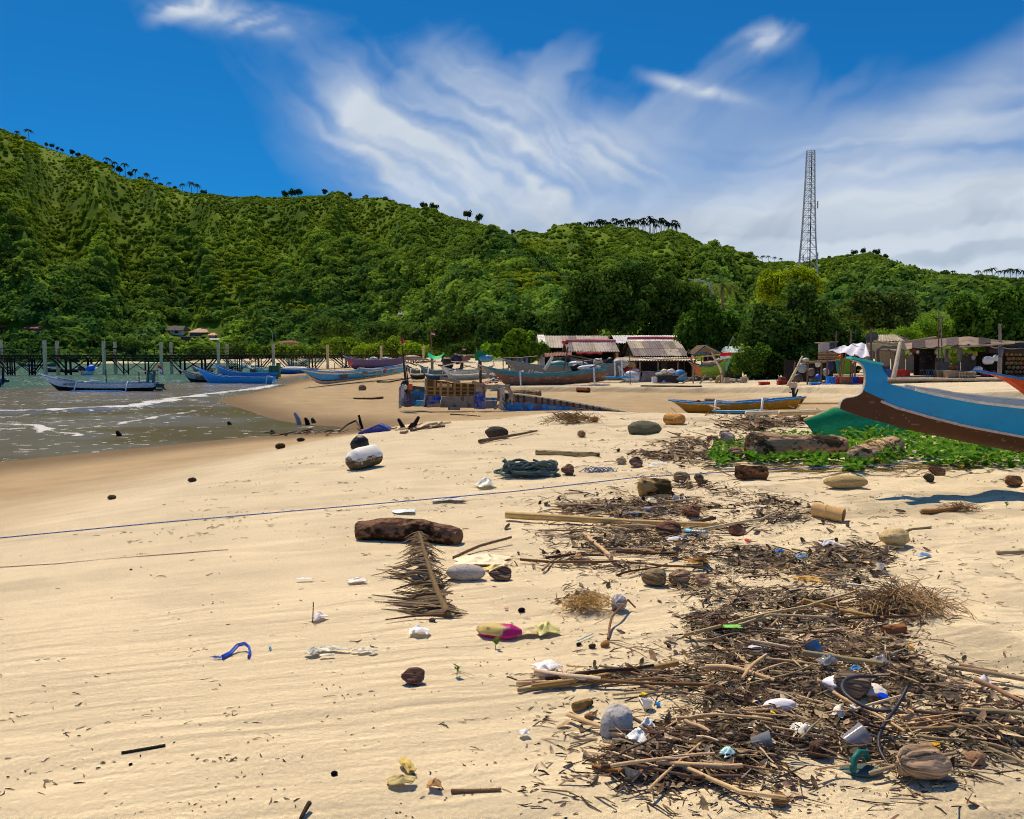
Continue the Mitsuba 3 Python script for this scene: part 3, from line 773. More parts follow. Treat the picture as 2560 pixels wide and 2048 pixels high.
	for x, h in ((x0 + 2.9, .02), (x0 + 4.3, .02), (x0 + 5.6, .02)):
		bb, z = np.interp(x, xs, b), np.interp(x, xs, zt)
		pn(k + '__thwart', box((.18, 2 * bb - .06, .03), (x, YC, z - .1)), mW, RG(170, 166, 150))
	for x in (x0 + 2.55, x0 + 4.6):
		kk = num('boat_trestle'); z = np.interp(x, xs, zk); g0 = gz(x, YC)
		tag(kk, 'rough timber trestle under the raised blue boat', 'trestle', 'trestles under the raised boat')
		put(kk + '__crossbeam', beam((x, YC - .55, z - .05), (x, YC + .55, z - .05), .1), mW, DRIFT)
		for s in (-1, 1):
			pn(kk + '__leg', tube([(x - .02, YC + s * .62, g0 - .1), (x, YC + s * .4, z - .05)], .05, 7, .1, 3), mW, DRIFT, True)


def beamline(P, w, h):
	"""A flat strip swept along points: w upright, h across."""
	P = np.asarray(P, float); t = np.gradient(P, axis=0); t /= np.linalg.norm(t, axis=1, keepdims=True)
	y = np.array([0, 1.0, 0]); u = np.cross(y, t); u *= np.sign(u[:, 2:3] + 1e-9); u /= np.linalg.norm(u, axis=1, keepdims=True)
	if abs(u[:, 2]).mean() < .3 or w > h * 3 and w > .045:      # an edge strip: w across the board
		A = np.stack([P + y * w / 2 + u * h / 2, P - y * w / 2 + u * h / 2], 1); B = np.stack([P + y * w / 2 - u * h / 2, P - y * w / 2 - u * h / 2], 1)
	else:
		A = np.stack([P + u * w / 2 + y * h / 2, P - u * w / 2 + y * h / 2], 1); B = np.stack([P + u * w / 2 - y * h / 2, P - u * w / 2 - y * h / 2], 1)
	return sheetlike(A, B)


def col_boat_blue(p, n, uv):
	c = unpack(uv)
	k = fbm(p.x * 2.2, p.y * 2, p.z * 5, 3); s = fbm(p.x * 22, p.y * 10, p.z * 70, 3); f = noise(p.x * 90, p.y * 90, p.z * 140)
	c = c * (0.84 + .28 * k + .06 * (f - .5))
	return mix(c, mi.Color3f(.05, .09, .12), smoothstep(.68, .78, .55 * s + .45 * fbm(p.x * 5, p.y * 5, p.z * 16, 2)) * .6)


def col_boat_brown(p, n, uv):
	c = unpack(uv)
	k = fbm(p.x * 2.5, p.y * 2, p.z * 8, 3); s = fbm(p.x * 6, p.y * 6, p.z * 60, 3); spot = smoothstep(.80, .84, noise(p.x * 26, p.y * 20, p.z * 26))
	return mix(c * (0.7 + .35 * k + .25 * s), mi.Color3f(.24, .17, .13), spot * .45)


scene['m_boat_blue'] = two({'type': 'principled', 'base_color': proc(col_boat_blue), 'roughness': 0.5, 'specular': 0.35})
scene['m_boat_brown'] = two({'type': 'principled', 'base_color': proc(col_boat_brown), 'roughness': 0.7, 'specular': 0.25})
bow_boat()

# ---------------------------------------------------------------- logs, stones and floats on the sand
def ground_pt(x, y):
	return np.array([x, y, gz(x, y)])


def logthing(name, label, category, pa, pb, ra, rb, color, mat=mW, rough=.18, n=14, seg=26, sink=.25, seed=1, bend=.02, ends=1.0, sag=0.0):
	"""A log between two places of the photograph (pixels of its ground contact, 2156 scale)."""
	A, B = at(*q(*pa)), at(*q(*pb)); g = np.random.default_rng(seed)
	P = wiggle(A, B, seg, bend, g); t = np.linspace(0, 1, seg)
	r = ra + (rb - ra) * t
	P[:, 2] = ground(P[:, 0], P[:, 1], False) * .0 + (A[2] + (B[2] - A[2]) * t) + r * (1 - sink) - sag * np.sin(np.pi * t)
	r = r * np.clip(ends + (1 - ends) * np.minimum(t, 1 - t) * 9, 0, 1)
	k = num(name)
	put(k, tube(P, r, n, rough, seed), mat, color, 50 if mat != mW else True, label=label, category=category)
	return k, P


logthing('driftwood_log', 'dark brown barky log lying across the bare sand beside the dead palm frond', 'log', (754, 1134), (966, 1146), .105, .088, RG(108, 82, 64), 'm_bark', .46, 26, 90, .22, 11, .03, .86, -.015)
logthing('driftwood_log', 'long grey brown driftwood log with a jagged end among the beach vines', 'log', (1578, 962), (1775, 955), .235, .17, RG(150, 124, 98), 'm_bark', .14, 20, 60, .3, 12, .012, .95)
logthing('driftwood_log', 'tan flat sided log leaning in the sand behind the debris line', 'log', (1345, 1042), (1412, 1040), .115, .10, RG(150, 122, 82), 'm_bark', .2, 16, 36, .2, 14, .02, .8)
logthing('driftwood_log', 'short dark squared timber on the sand below the vines', 'log', (1552, 1009), (1612, 1010), .105, .10, RG(92, 66, 50), 'm_bark', .16, 5, 20, .1, 15, .01, 1)
logthing('driftwood_log', 'short reddish brown piece of log on the open sand at the right', 'log', (1862, 1340), (1902, 1332), .034, .032, RG(122, 86, 60), 'm_bark', .2, 12, 18, .1, 16, .02, .9)
logthing('driftwood_log', 'small brown and black weathered stick of wood left of the grey stone', 'log', (1208, 1498), (1245, 1484), .024, .018, RG(128, 104, 70), 'm_bark', .25, 10, 18, .1, 17, .02, .8)
logthing('driftwood_log', 'orange brown round log on the far crest of the dry sand', 'log', (1402, 893), (1438, 894), .14, .13, RG(176, 134, 78), 'm_bark', .1, 14, 24, .1, 18, .01, .75)
logthing('driftwood_log', 'grey weathered pole lying on the sand left of the husk', 'log', (1128, 958), (1262, 962), .045, .04, RG(150, 132, 102), 'm_bark', .12, 8, 20, .1, 19, .005, 1)
logthing('driftwood_log', 'thick palm trunk piece lying behind the broken boat', 'log', (1072, 835), (1137, 836), .20, .20, RG(150, 124, 92), 'm_bark', .08, 12, 24, .1, 20, .01, 1)
logthing('driftwood_log', 'dark red brown block of wood lying below the sand step', 'log', (1216, 826), (1240, 827), .17, .17, RG(112, 74, 52), 'm_bark', .1, 6, 10, .1, 21, .01, 1)
logthing('driftwood_log', 'small dark log lying on the sand in front of the green and orange boat', 'log', (1484, 846), (1506, 846), .09, .08, RG(110, 94, 74), 'm_bark', .1, 8, 12, .1, 22, .01, .8)


def col_bark(p, n, uv):
	c = unpack(uv)
	g = fbm(uv.y * 14, p.x * 3 + p.y * 3, p.z * 3, 3); k = fbm(p.x * 22, p.y * 22, p.z * 22, 3); d = noise(p.x * 120, p.y * 120, p.z * 120)
	crack = smoothstep(.40, .52, .6 * g + .4 * k)
	return c * (.18 + 1.0 * crack) * (.72 + .45 * k + .25 * d)


def bump_bark(p, n, uv):
	return .055 * fbm(p.x * 16, p.y * 16, p.z * 24, 3) + .022 * fbm(uv.y * 24, p.x * 4 + p.y * 4, p.z * 4, 2)


scene['m_bark'] = two({'type': 'bumpmap', 'nested': {'type': 'principled', 'base_color': proc(col_bark), 'roughness': .9, 'specular': .15}, 'b': proc(bump_bark, 2e-3), 'scale': 1.0})

# the strapped log standing half in the vines
A, B = at(*q(1806, 980)), at(*q(1878, 962)); A[2] += .1; B[2] += .17
k = num('strapped_log'); tag(k, 'short split log with two pale straps around it, propped in the green vines', 'log')
put(k + '__trunk', tube(wiggle(A, B + (B - A) * .05, 30, .012, rng), np.linspace(.2, .165, 30), 16, .16, 31), 'm_bark', RG(178, 150, 112), True)
for t_, w_ in ((.36, 0), (.52, .06)):
	c0 = A + (B - A) * t_; ax = (B - A) / np.linalg.norm(B - A); e1 = np.cross(ax, [0, 0, 1]); e1 /= np.linalg.norm(e1); e2 = np.cross(e1, ax)
	an = np.linspace(-.4, 2.9, 18)
	pn(k + '__strap', tube(c0 + (np.cos(an)[:, None] * e1 + np.sin(an)[:, None] * e2) * .215 + ax * (np.linspace(-.12, .10, 18) * (1 - 2 * (w_ > 0)))[:, None], .011, 5), mP, RG(214, 186, 110), True)


def body(name, label, category, px, py, size, color, mat=mR, seed=1, amp=.16, freq=1.4, rot=0.0, sub=4, sink=.12, flat=None, smooth=True, group=None, dy=0, tilt=0.0):
	"""A lump resting on the sand; px, py: where its foot meets the sand (2156 scale)."""
	c = at(*q(px, py)); k = num(name)
	m = lump((0, 0, 0), size, seed, sub, amp, freq, rot, flat, tilt)
	d = ray(*q(px, py))[:2]; d = d / np.linalg.norm(d)
	c = c + [d[0] * size[1] * .35, d[1] * size[1] * .35, 0]; c[2] = gz(c[0], c[1]) - m.vertices[:, 2].min() - sink * size[2]
	put(k, moved(m, trimesh.transformations.translation_matrix(c)), mat, color, smooth, label=label, category=category, group=group)
	return k, c


def col_stone(p, n, uv):
	c = unpack(uv)
	a = fbm(p.x * 14, p.y * 14, p.z * 14, 3); pit = smoothstep(.66, .78, noise(p.x * 85, p.y * 85, p.z * 85)); d = noise(p.x * 300, p.y * 300, p.z * 300)
	return c * (.72 + .35 * a + .22 * (d - .5)) * (1 - .4 * pit)


scene['m_stone'] = two({'type': 'bumpmap', 'nested': {'type': 'principled', 'base_color': proc(col_stone), 'roughness': .95, 'specular': .1},
						'b': proc(lambda p, n, uv: .006 * fbm(p.x * 40, p.y * 40, p.z * 40, 3) + .002 * noise(p.x * 220, p.y * 220, p.z * 220), 1.5e-3), 'scale': 1.0})
body('grey_stone', 'rounded grey stone standing on bare sand at the left end of the debris heap', 'stone', 1300, 1553, (.155, .15, .17), RG(178, 176, 178), 'm_stone', 3, .26, 1.1, .3, 4, .1, -.7)
body('stone_float', 'smooth oblong pale grey stone between the palm frond and the dark husk', 'stone', 981, 1224, (.30, .15, .125), RG(190, 182, 168), 'm_stone', 5, .07, .8, -.05, 4, .08)
body('foam_float', 'long weathered tan foam float lying on the sand below the strapped log', 'float', 1781, 1031, (.565, .22, .17), RG(190, 160, 112), 'm_stone', 8, .10, 1.3, .0, 4, .04)
body('foam_float', 'half buried pale float block with a hollow side on the open sand', 'float', 1884, 1152, (.27, .2, .17), RG(205, 180, 130), 'm_stone', 9, .26, 1.2, .3, 4, .1)
A, B = at(*q(735, 991)), at(*q(799, 980)); A[2] += .13; B[2] += .18
put(num('foam_log'), tube(wiggle(A, B, 30, .012, rng), .165 * np.clip(.5 + 3.5 * np.minimum(np.linspace(0, 1, 30), np.linspace(1, 0, 30)), .5, 1), 22, .26, 44), 'm_underside', RG(232, 230, 224), True,
	label='fat white foam log with a brown underside on the sand slope', category='float')


def col_underside(p, n, uv):
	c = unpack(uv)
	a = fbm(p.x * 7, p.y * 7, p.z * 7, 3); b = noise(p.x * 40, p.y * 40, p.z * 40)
	return mix(mi.Color3f(.085, .062, .035) * (.5 + a + .4 * b), c, smoothstep(-.15, .35, n.z + .55 * (a - .5) + .35 * (b - .5)))  # browner the less a face turns upward, with noise


scene['m_underside'] = two({'type': 'principled', 'base_color': proc(col_underside), 'roughness': .9, 'specular': .15})
body('black_sack', 'crumpled black plastic sack behind the white foam log', 'sack', 759, 951, (.34, .25, .34), RG(32, 30, 34), mP, 4, .3, 1.3, .2, 3, .1)
body('dark_rock', 'dark rough boulder beside a bent stick on the crest of the dry sand', 'rock', 1046, 924, (.46, .34, .30), RG(84, 74, 62), 'm_stone', 6, .2, 1.2, 0, 3, .1)
body('net_heap', 'grey green heap of old netting on the far crest of the sand', 'net', 1357, 915, (.72, .5, .32), RG(96, 98, 84), mR, 7, .2, 1.5, 0, 3, .1)

# bamboo tube with an open end
A, B = at(*q(1712, 1085)), at(*q(1776, 1099)); r = .072
k = num('bamboo_tube'); tag(k, 'thick yellow bamboo tube with an open dark end on the right hand sand', 'bamboo')
ax = (B - A) / np.linalg.norm(B - A); A[2] += r * .9; B[2] += r * .95; L_ = np.linalg.norm(B - A)
prof = [(r * .96, 0), (r * .97, .02), (r * .98, L_ * .42), (r * 1.07, L_ * .44), (r * .98, L_ * .46), (r, L_), (r * .82, L_), (r * .80, L_ * .5), (.001, L_ * .46)]
put(k + '__culm', lathe(prof, 28, A, ax), mW, RG(206, 172, 112), 40)
put(k + '__end_plug', lathe([(.001, -.002), (r * .95, -.001), (r * .95, .01)], 28, A, ax), mW, RG(150, 116, 70), False)
# ---------------------------------------------------------------- coconuts and husks
def coconut(px, py, size, label, seed, color=HUSK, elong=1.25, rot=0.0, open_=0.0, ridges=3, group=None, tilt=.15, name='coconut'):
	size = size * .82; elong = elong * 1.1; c = at(*q(px, py)); m = trimesh.creation.icosphere(4, 1.0); v = m.vertices.copy()
	a = np.arctan2(v[:, 1], v[:, 2])
	fib = meshkit.fbm(np.stack([v[:, 0] * 1.3, np.cos(a) * 5.5, np.sin(a) * 5.5], -1) + seed * 3.7, 3, seed)
	k = 1 + .05 * np.cos(ridges * a + seed) * (1 - v[:, 0] ** 2) + .30 * (fib - .5) + .42 * (meshkit.noise(v * 1.3 + seed, seed + 5) - .5) + .12 * (meshkit.noise(v * 3.7 + seed, seed + 6) - .5)
	if open_:
		hole = np.clip((v @ np.array([.2, -.75, .63]) - (1 - open_)) / open_, 0, 1); k = k * (1 - .62 * hole ** .6)
	v = v * k[:, None] * [elong, 1, .92]; v[:, 0] *= 1 - .12 * np.sign(v[:, 0]) * np.abs(v[:, 0])
	m = mesh_of(v * size / 2 / 1.1, m.faces)
	m.apply_transform(trimesh.transformations.rotation_matrix(tilt, [0, 1, 0])); m.apply_transform(rotz(rot))
	d = ray(*q(px, py))[:2]; d = d / np.linalg.norm(d)
	c[:2] += d * size * .35; c[2] = gz(c[0], c[1]) - m.vertices[:, 2].min() - .07 * size
	m.apply_translation(c); key = num(name)
	put(key, with_v(m, np.abs(a) / 3 + seed), 'm_husk', color, True, label=label, category='coconut', group=group)


def col_husk(p, n, uv):
	c = unpack(uv)
	g = fbm(uv.y * 34, p.x * 6, p.y * 6 + p.z * 6, 3); k = fbm(p.x * 16, p.y * 16, p.z * 16, 2)
	return c * (.12 + 1.3 * smoothstep(.25, .7, g) + .4 * k)


scene['m_husk'] = two({'type': 'bumpmap', 'nested': {'type': 'principled', 'base_color': proc(col_husk), 'roughness': .85, 'specular': .2}, 'b': proc(lambda p, n, uv: .014 * fbm(uv.y * 30, p.x * 8, p.y * 8 + p.z * 8, 2), 1.5e-3), 'scale': 1.0})
coconut(1943, 1647, .195, 'big striped brown coconut husk lying in front of the black hose loop', 1, RG(158, 132, 108), 1.35, .25, tilt=.1)
coconut(1432, 1238, .20, 'round grey brown coconut, right one of a pair on the sand', 2, RG(138, 116, 92), 1.0, .4)
coconut(1381, 1237, .185, 'wrinkled grey brown coconut husk, left one of a pair on the sand', 3, RG(124, 104, 80), 1.15, -.4)
coconut(1478, 1233, .12, 'broken open pinkish husk piece just right of the coconut pair', 4, RG(160, 128, 104), 1.1, .2, .5)
coconut(1302, 1288, .15, 'silvery grey coconut at the right end of the dry grass clump', 5, RG(150, 150, 152), 1.0, 1.2)
coconut(1197, 1001, .215, 'brown round coconut just right of the green rope tangle', 6, RG(112, 92, 76), 1.05, .8)
coconut(1341, 985, .22, 'torn open dark coconut husk beside a small pale stone', 7, RG(104, 86, 72), 1.1, -.3, .5)
coconut(1438, 1017, .205, 'grey brown coconut, left one of two above the rope line', 8, RG(132, 112, 92), 1.2, 0)
coconut(1472, 1016, .165, 'dark coconut, right one of two above the rope line', 9, RG(92, 82, 74), 1.0, 1)
coconut(1460, 1091, .19, 'ragged brown coconut husk above the clear water bottle', 10, RG(112, 86, 64), 1.05, .2, .35)
coconut(1412, 1131, .19, 'smooth brown half husk left of the clear water bottle', 11, RG(116, 86, 62), 1.5, -.3)
coconut(1553, 1129, .17, 'broken coconut shell with a dark inside right of the clear water bottle', 12, RG(112, 84, 64), 1.2, .2, .55)
coconut(1058, 1224, .16, 'crumpled dark brown husk right of the oblong pale stone', 13, RG(98, 84, 74), 1.15, .1, .3)
coconut(1798, 1474, .175, 'grey brown husk on the white foam piece in the debris heap', 14, RG(122, 106, 94), 1.2, -.2)
coconut(1521, 1338, .13, 'dark reddish coconut shell behind the light green plastic piece', 15, RG(74, 48, 40), 1.0, .3)
coconut(873, 1446, .125, 'small dark husk with two upturned horns alone on the bare sand', 16, RG(96, 78, 66), 1.1, .1, .6)
coconut(1535, 936, .30, 'round grey coconut at the edge of the vines above the long driftwood log', 17, RG(150, 142, 132), 1.0, 0)
coconut(1550, 968, .27, 'brown coconut resting against the left end of the long driftwood log', 18, RG(138, 110, 88), 1.05, .4)
coconut(1499, 935, .23, 'brown coconut left of the grey coconut at the edge of the vines', 19, RG(124, 98, 76), 1.0, .4)
coconut(1310, 978, .14, 'small pale shell beside the torn dark husk', 20, RG(160, 146, 126), 1.3, 0, name='small_husk')
coconut(1976, 1002, .20, 'upturned brown husk shell at the lower edge of the vines', 21, RG(96, 74, 54), 1.5, .1, .5, name='husk_shell')
coconut(1957, 1016, .17, 'dark curled husk with a stick beside it below the vines', 22, RG(70, 56, 48), 1.0, .1, .5, name='husk_shell')
coconut(2137, 1025, .20, 'brown husk fragment at the right edge of the sand below the vines', 23, RG(122, 94, 66), 1.6, .3, .4, name='husk_shell')
coconut(1708, 1466, .10, 'husk fragment in the middle of the debris heap', 24, RG(110, 90, 72), 1.3, .5, .4, name='husk_shell')
coconut(1725, 1600, .11, 'dark brown ball of husk fibre in the debris heap left of the clear cup', 25, RG(78, 60, 48), 1.1, .5, 0, name='husk_shell')
coconut(1643, 1700, .075, 'small fuzzy ball of brown fibre on the sand at the bottom edge', 26, RG(128, 98, 62), 1.1, .5, 0, name='husk_shell')
coconut(1509, 1470, .09, 'open brown half shell at the end of the stick pile', 27, RG(116, 92, 64), 1.6, .1, .5, name='husk_shell')
coconut(1225, 921, .2, 'small brown coconut on the far crest of the dry sand', 28, RG(134, 104, 76), 1.0, 0, name='small_husk')
coconut(1252, 890, .24, 'orange brown coconut beside a dry weed heap on the far crest', 29, RG(140, 102, 64), 1.0, 0, name='small_husk')
coconut(1530, 925, .25, 'half buried grey coconut among the dry stalks of the far crest', 30, RG(120, 108, 92), 1.2, 0, name='small_husk')

# ---------------------------------------------------------------- driftwood sticks: heaps along the strand line
# (centre x, y, half width, half height in the 2156 picture; number of sticks, of litter; mean length in m; main direction in degrees; heap height; where)
HEAPS = [(1500, 1310, 70, 30, 4, 350, .25, 10, .04, 'scatter left of the green plastic'),
		 (1850, 1370, 90, 40, 5, 420, .22, -10, .03, 'scatter right of the debris heap'),
		 (1600, 1180, 90, 40, 6, 420, .28, 0, .03, 'scatter below the long bamboo pole'),
		 (1620, 1080, 110, 30, 5, 350, .3, 5, .03, 'scatter above the clear bottle'),
		 (1560, 1455, 260, 60, 12, 1500, .26, -6, .05, 'debris between the two big heaps'),
		 (1930, 1440, 120, 45, 8, 700, .22, -15, .04, 'debris below the reddish log'),
		 (1560, 1255, 160, 45, 8, 600, .25, 0, .03, 'debris right of the coconut pair'),
		 (1700, 1570, 330, 85, 52, 3400, .30, -12, .10, 'debris heap around the black hose loop'),
		 (1420, 1600, 150, 55, 26, 1500, .32, -20, .10, 'dark heap right of the grey stone'),
		 (2060, 1530, 130, 80, 22, 1200, .26, -22, .06, 'heap at the right edge'),
		 (1640, 1370, 200, 75, 40, 2300, .26, -8, .08, 'heap around the light green plastic'),
		 (1760, 1290, 170, 55, 24, 1300, .30, 8, .07, 'heap beside the dry grass ball'),
		 (1760, 1190, 150, 50, 20, 1000, .26, 0, .06, 'strip left of the foam block'),
		 (1340, 1180, 190, 28, 20, 500, .40, 4, .04, 'strip above the coconut pair'),
		 (1360, 1130, 200, 40, 24, 800, .38, -8, .06, 'debris under the long bamboo pole'),
		 (1330, 1075, 170, 32, 20, 1100, .34, 0, .06, 'strip below the tan log'),
		 (1460, 1040, 90, 40, 10, 500, .36, 10, .05, 'debris right of the tan log'),
		 (1290, 1440, 170, 32, 14, 260, .40, 9, .05, 'small stick pile left of the heap'),
		 (1235, 1272, 50, 26, 12, 260, .2, 20, .05, 'dry grass beside the silvery coconut'),
		 (1500, 945, 120, 24, 12, 650, .7, 2, .07, 'grey strip left of the long log'),
		 (1620, 893, 110, 16, 10, 600, 1.0, 2, .08, 'far strip of stalks behind the vines'),
		 (1440, 962, 120, 14, 8, 300, .7, 4, .05, 'grey strip above the coconuts'),
		 (1450, 1215, 60, 35, 6, 200, .3, -20, .04, 'debris around the coconut pair')]
LIT_V, LIT_F, LIT_C, LIT_W = [], [], [], []
TEMPL_ = np.array([[-1, 0, .1], [-.5, .35, .0], [.2, .42, .1], [.8, .2, .25], [1.1, 0, .15], [.7, -.25, .2], [.1, -.4, .05], [-.6, -.3, .05], [0, 0, -.1]])
FLAKE = np.array([[i, (i + 1) % 8, 8] for i in range(8)])
_o = 0
STICKCOL = [RG(158, 136, 106), RG(130, 110, 86), RG(92, 76, 62), RG(188, 166, 132), RG(72, 60, 50), RG(210, 190, 156), RG(146, 130, 108)]
g = np.random.default_rng(21)


def litter(P, L, ang, w, colr, tilt):
	"""Small flat-sided twig: a three-sided sliver."""
	global _o
	d = np.array([math.cos(ang), math.sin(ang), tilt]); s = np.array([-math.sin(ang), math.cos(ang), 0]); u = np.array([0, 0, 1.0])
	bend = s * g.normal() * L * .08 + u * abs(g.normal()) * L * .04
	ring = lambda c, r: [c + s * r, c - s * r * .7 + u * .3 * r, c + u * r * 1.3]
	V = np.array(ring(P - d * L / 2, w * .8) + ring(P + bend, w) + ring(P + d * L / 2, w * .4))
	F = []
	for a in (0, 3):
		for j in range(3):
			F += [[a + j, a + (j + 1) % 3, a + 3 + (j + 1) % 3], [a + j, a + 3 + (j + 1) % 3, a + 3 + j]]
	F += [[0, 2, 1], [6, 7, 8]]
	LIT_V.append(V); LIT_F.append(np.array(F) + _o); _o += 9; LIT_C.append(np.full(9, pack(colr))); LIT_W.append(np.full(9, g.random() * 50))


def ell(cx, cy, rx, ry):
	a, r = g.uniform(0, 2 * np.pi), g.random() ** .62
	return cx + rx * r * math.cos(a), cy + ry * r * math.sin(a), r


nst = 0
for (cx, cy, rx, ry, ns, nl, Lm, dirn, hh, where) in HEAPS:
	for i in range(round(ns * .84)):
		x, y, r = ell(cx, cy, rx, ry); C0 = at(*q(x, y))
		L = Lm * (.3 + 1.35 * g.random() ** 1.8); ang = math.radians(dirn + g.normal() * 30); w = L * (.004 + .012 * g.random()) + .0026 * max(1, Lm / .3); w *= 2.1 if g.random() < .09 else 1
		d = np.array([math.cos(ang), math.sin(ang)]); h = hh * (1 - r * .7) * g.uniform(.2, 1.1)
		a_, b_ = C0[:2] - d * L / 2, C0[:2] + d * L / 2
		A = np.array([*a_, gz(*a_) + w + .02 * hh / .08 + h * g.uniform(.3, 1)]); B = np.array([*b_, gz(*b_) + w + .02 * hh / .08 + h * g.uniform(.3, 1)])
		P = wiggle(A, B, 7, .025 + .03 * g.random(), g)
		P[:, 2] = np.maximum(P[:, 2], ground(P[:, 0], P[:, 1]) + w * .5)
		cane = g.random() < .3
		ms = [tube(P, w * np.linspace(1, .6 + .35 * g.random(), 7), 6, .15, int(g.integers(1e5)))]
		if not cane and g.random() < .5:
			b0 = P[3]; bd = d * g.choice([-1, 1]) * .6 + np.array([-d[1], d[0]]) * g.choice([-1, 1]) * .6
			ms.append(tube(np.array([b0, b0 + np.array([*bd, .25]) * L * .14, b0 + np.array([*bd, .3]) * L * .28]), [w * .6, w * .45, w * .25], 4, 0, 5))
		key = num('driftwood_stick')
		ci = int(g.integers(7))
		words = ['long' if L > Lm else 'short', 'pale yellow' if cane else ['brown', 'dull brown', 'dark', 'pale brown', 'very dark', 'pale', 'greyish'][ci], 'cane' if cane else ('forked stick' if len(ms) > 1 else 'stick')]
		side = ('left' if x < cx - rx * .3 else 'right' if x > cx + rx * .3 else 'middle') + (' front' if y > cy + ry * .2 else ' back' if y < cy - ry * .2 else '')
		put(key, join(ms), mW, BAMBOO if cane else STICKCOL[ci], True, label=' '.join(words) + ', ' + side + ' of the ' + where, category='stick', group='sticks of the ' + where)
		nst += 1
	XY = np.array([(lambda u_, v_: (cx + rx * .6 * u_, cy + ry * .62 * v_, min(1.2, .55 * math.hypot(u_, v_))))(g.normal(), g.normal()) for _ in range(int(nl * (1.35 if cy > 1200 else 1.9)))])
	PP = at_many(XY[:, 0] * K, XY[:, 1] * K)
	for (x, y, r), P in zip(XY, PP):
		if r > .75 and g.random() < .5 or g.random() > 3.2 * meshkit.noise(np.array([P[0] * 2.0 + .8 * meshkit.noise(P * 5, 2), P[1] * 2.6, 2.]), 4) - .85: continue
		sc = np.hypot(P[0], P[1]) / 5
		big = g.random() < .33
		L = ((.05 + .16 * g.random() ** 1.5) if big else (.015 + .06 * g.random() ** 2)) * max(1, sc ** .75); w = (.0018 + .0035 * g.random()) * max(1, sc)
		P = P + [0, 0, w + g.random() * hh * .7 * max(0, 1 - r)]
		if g.random() < .10:                                      # a dry leaf or bark flake
			fl = g.uniform(.5, 1.3); fs = g.uniform(.008, .022) * max(1, sc); R = trimesh.transformations.euler_matrix(g.normal() * .5, g.normal() * .5, g.uniform(0, 6.3))[:3, :3]
			V = (TEMPL_ * fs * 2) @ R.T + P + [0, 0, fs * .4]; LIT_V.append(V); LIT_F.append(FLAKE + _o); _o += 9; LIT_C.append(np.full(9, pack([c * fl for c in STICKCOL[g.integers(7)]]))); LIT_W.append(np.full(9, g.random() * 50)); continue
		sh = g.uniform(.3, 1.5) if big else g.uniform(.15, .9)
		litter(P, L, math.radians(dirn + g.normal() * (30 if big else 55)), w * (1.35 if big else 1), [c * sh for c in STICKCOL[g.integers(7)]], g.normal() * .25)
# stray bits over the bare sand
XY = np.stack([g.uniform(-40, 2200, 5200), 880 + 840 * g.random(5200) ** 1.15], -1); PP = at_many(XY[:, 0] * K, XY[:, 1] * K)
for (x, y), P in zip(XY, PP):
	if (x < 300 and y < 965) or (x < 1100 and y > 1130 and g.random() < .72) or x < 820 - (y - 900) * 3: continue
	clus = meshkit.noise(np.array([x * .012, y * .02, 0.]), 6)
	if g.random() > clus * 1.3 - .1: continue
	sc = max(1, (np.hypot(P[0], P[1]) / 5) ** .8)
	L, w = (.010 + .05 * g.random() ** 2.5) * sc, (.0014 + .0028 * g.random()) * sc
	for j in range(1 + int(5 * g.random() ** 3)):
		Q = P + [g.normal() * .05 * sc, g.normal() * .03 * sc, 0] if j else P
		sh = g.uniform(.25, .9); ZL = float(surf(Q[0], Q[1])[0]) + w * .5
		litter(np.array([Q[0], Q[1], ZL]), L * g.uniform(.5, 1.2), g.normal() * .7, w, [c * sh for c in STICKCOL[g.integers(7)]], g.normal() * .1)
put('plant_litter', with_v(mesh_of(np.vstack(LIT_V), np.vstack(LIT_F)), np.concatenate(LIT_W)), mW, np.concatenate(LIT_C), False, label='fine brown twigs and plant litter washed up along the strand line', category='plant litter', kind='stuff')


# single sticks and poles that stand out
def stick(label, pts, r0, r1, color=DRIFT, lift=.0, name='stick', n=8, seed=1, mat=mW, rough=.08, category='stick', bend=.012, z=None):
	W = [at(*q(x, y)) for x, y in pts]
	for i_, w_ in enumerate(W): w_[2] += r0 + (lift if np.isscalar(lift) else lift[i_])
	gg = np.random.default_rng(seed); P = []
	for a, b in zip(W[:-1], W[1:]): P += list(wiggle(a, b, 8, bend, gg)[:-1])
	P = np.array(P + [W[-1]]); key = num(name)
	P[:, 2] = np.maximum(P[:, 2], ground(P[:, 0], P[:, 1]) + r0 * .7)
	put(key, tube(P, np.linspace(r0, r1, len(P)), n, rough, seed), mat, color, True, label=label, category=category)


stick('long pale bamboo pole lying across the middle debris strip', [(1065, 1096), (1200, 1104), (1330, 1112), (1500, 1118)], .038, .024, RG(196, 162, 106), .02, 'bamboo_pole', 10, 3, category='bamboo')
stick('thin cane running to the right behind the clear water bottle', [(1480, 1128), (1600, 1106), (1640, 1088)], .016, .008, PALEW, .04, 'bamboo_pole', 7, 4, category='bamboo')
stick('short yellow cane jutting down from the long bamboo pole', [(1228, 1128), (1262, 1158), (1288, 1182)], .018, .015, BAMBOO, .01, 'bamboo_pole', 8, 5, category='bamboo')
stick('long pale cane slanting across the front of the dark root heap', [(1350, 1600), (1450, 1640), (1560, 1690), (1655, 1702)], .0105, .008, RG(206, 178, 128), .03, 'bamboo_pole', 8, 6, category='bamboo')
stick('pale cane with a knobbly end running in front of the grey stone', [(1196, 1518), (1290, 1554), (1370, 1586), (1480, 1640)], .011, .008, RG(208, 182, 134), .02, 'bamboo_pole', 8, 7, category='bamboo')
stick('brown cane with a rounded end left of the dark root heap', [(1248, 1622), (1330, 1636)], .0105, .010, RG(150, 110, 66), .008, 'bamboo_pole', 8, 8, category='bamboo')
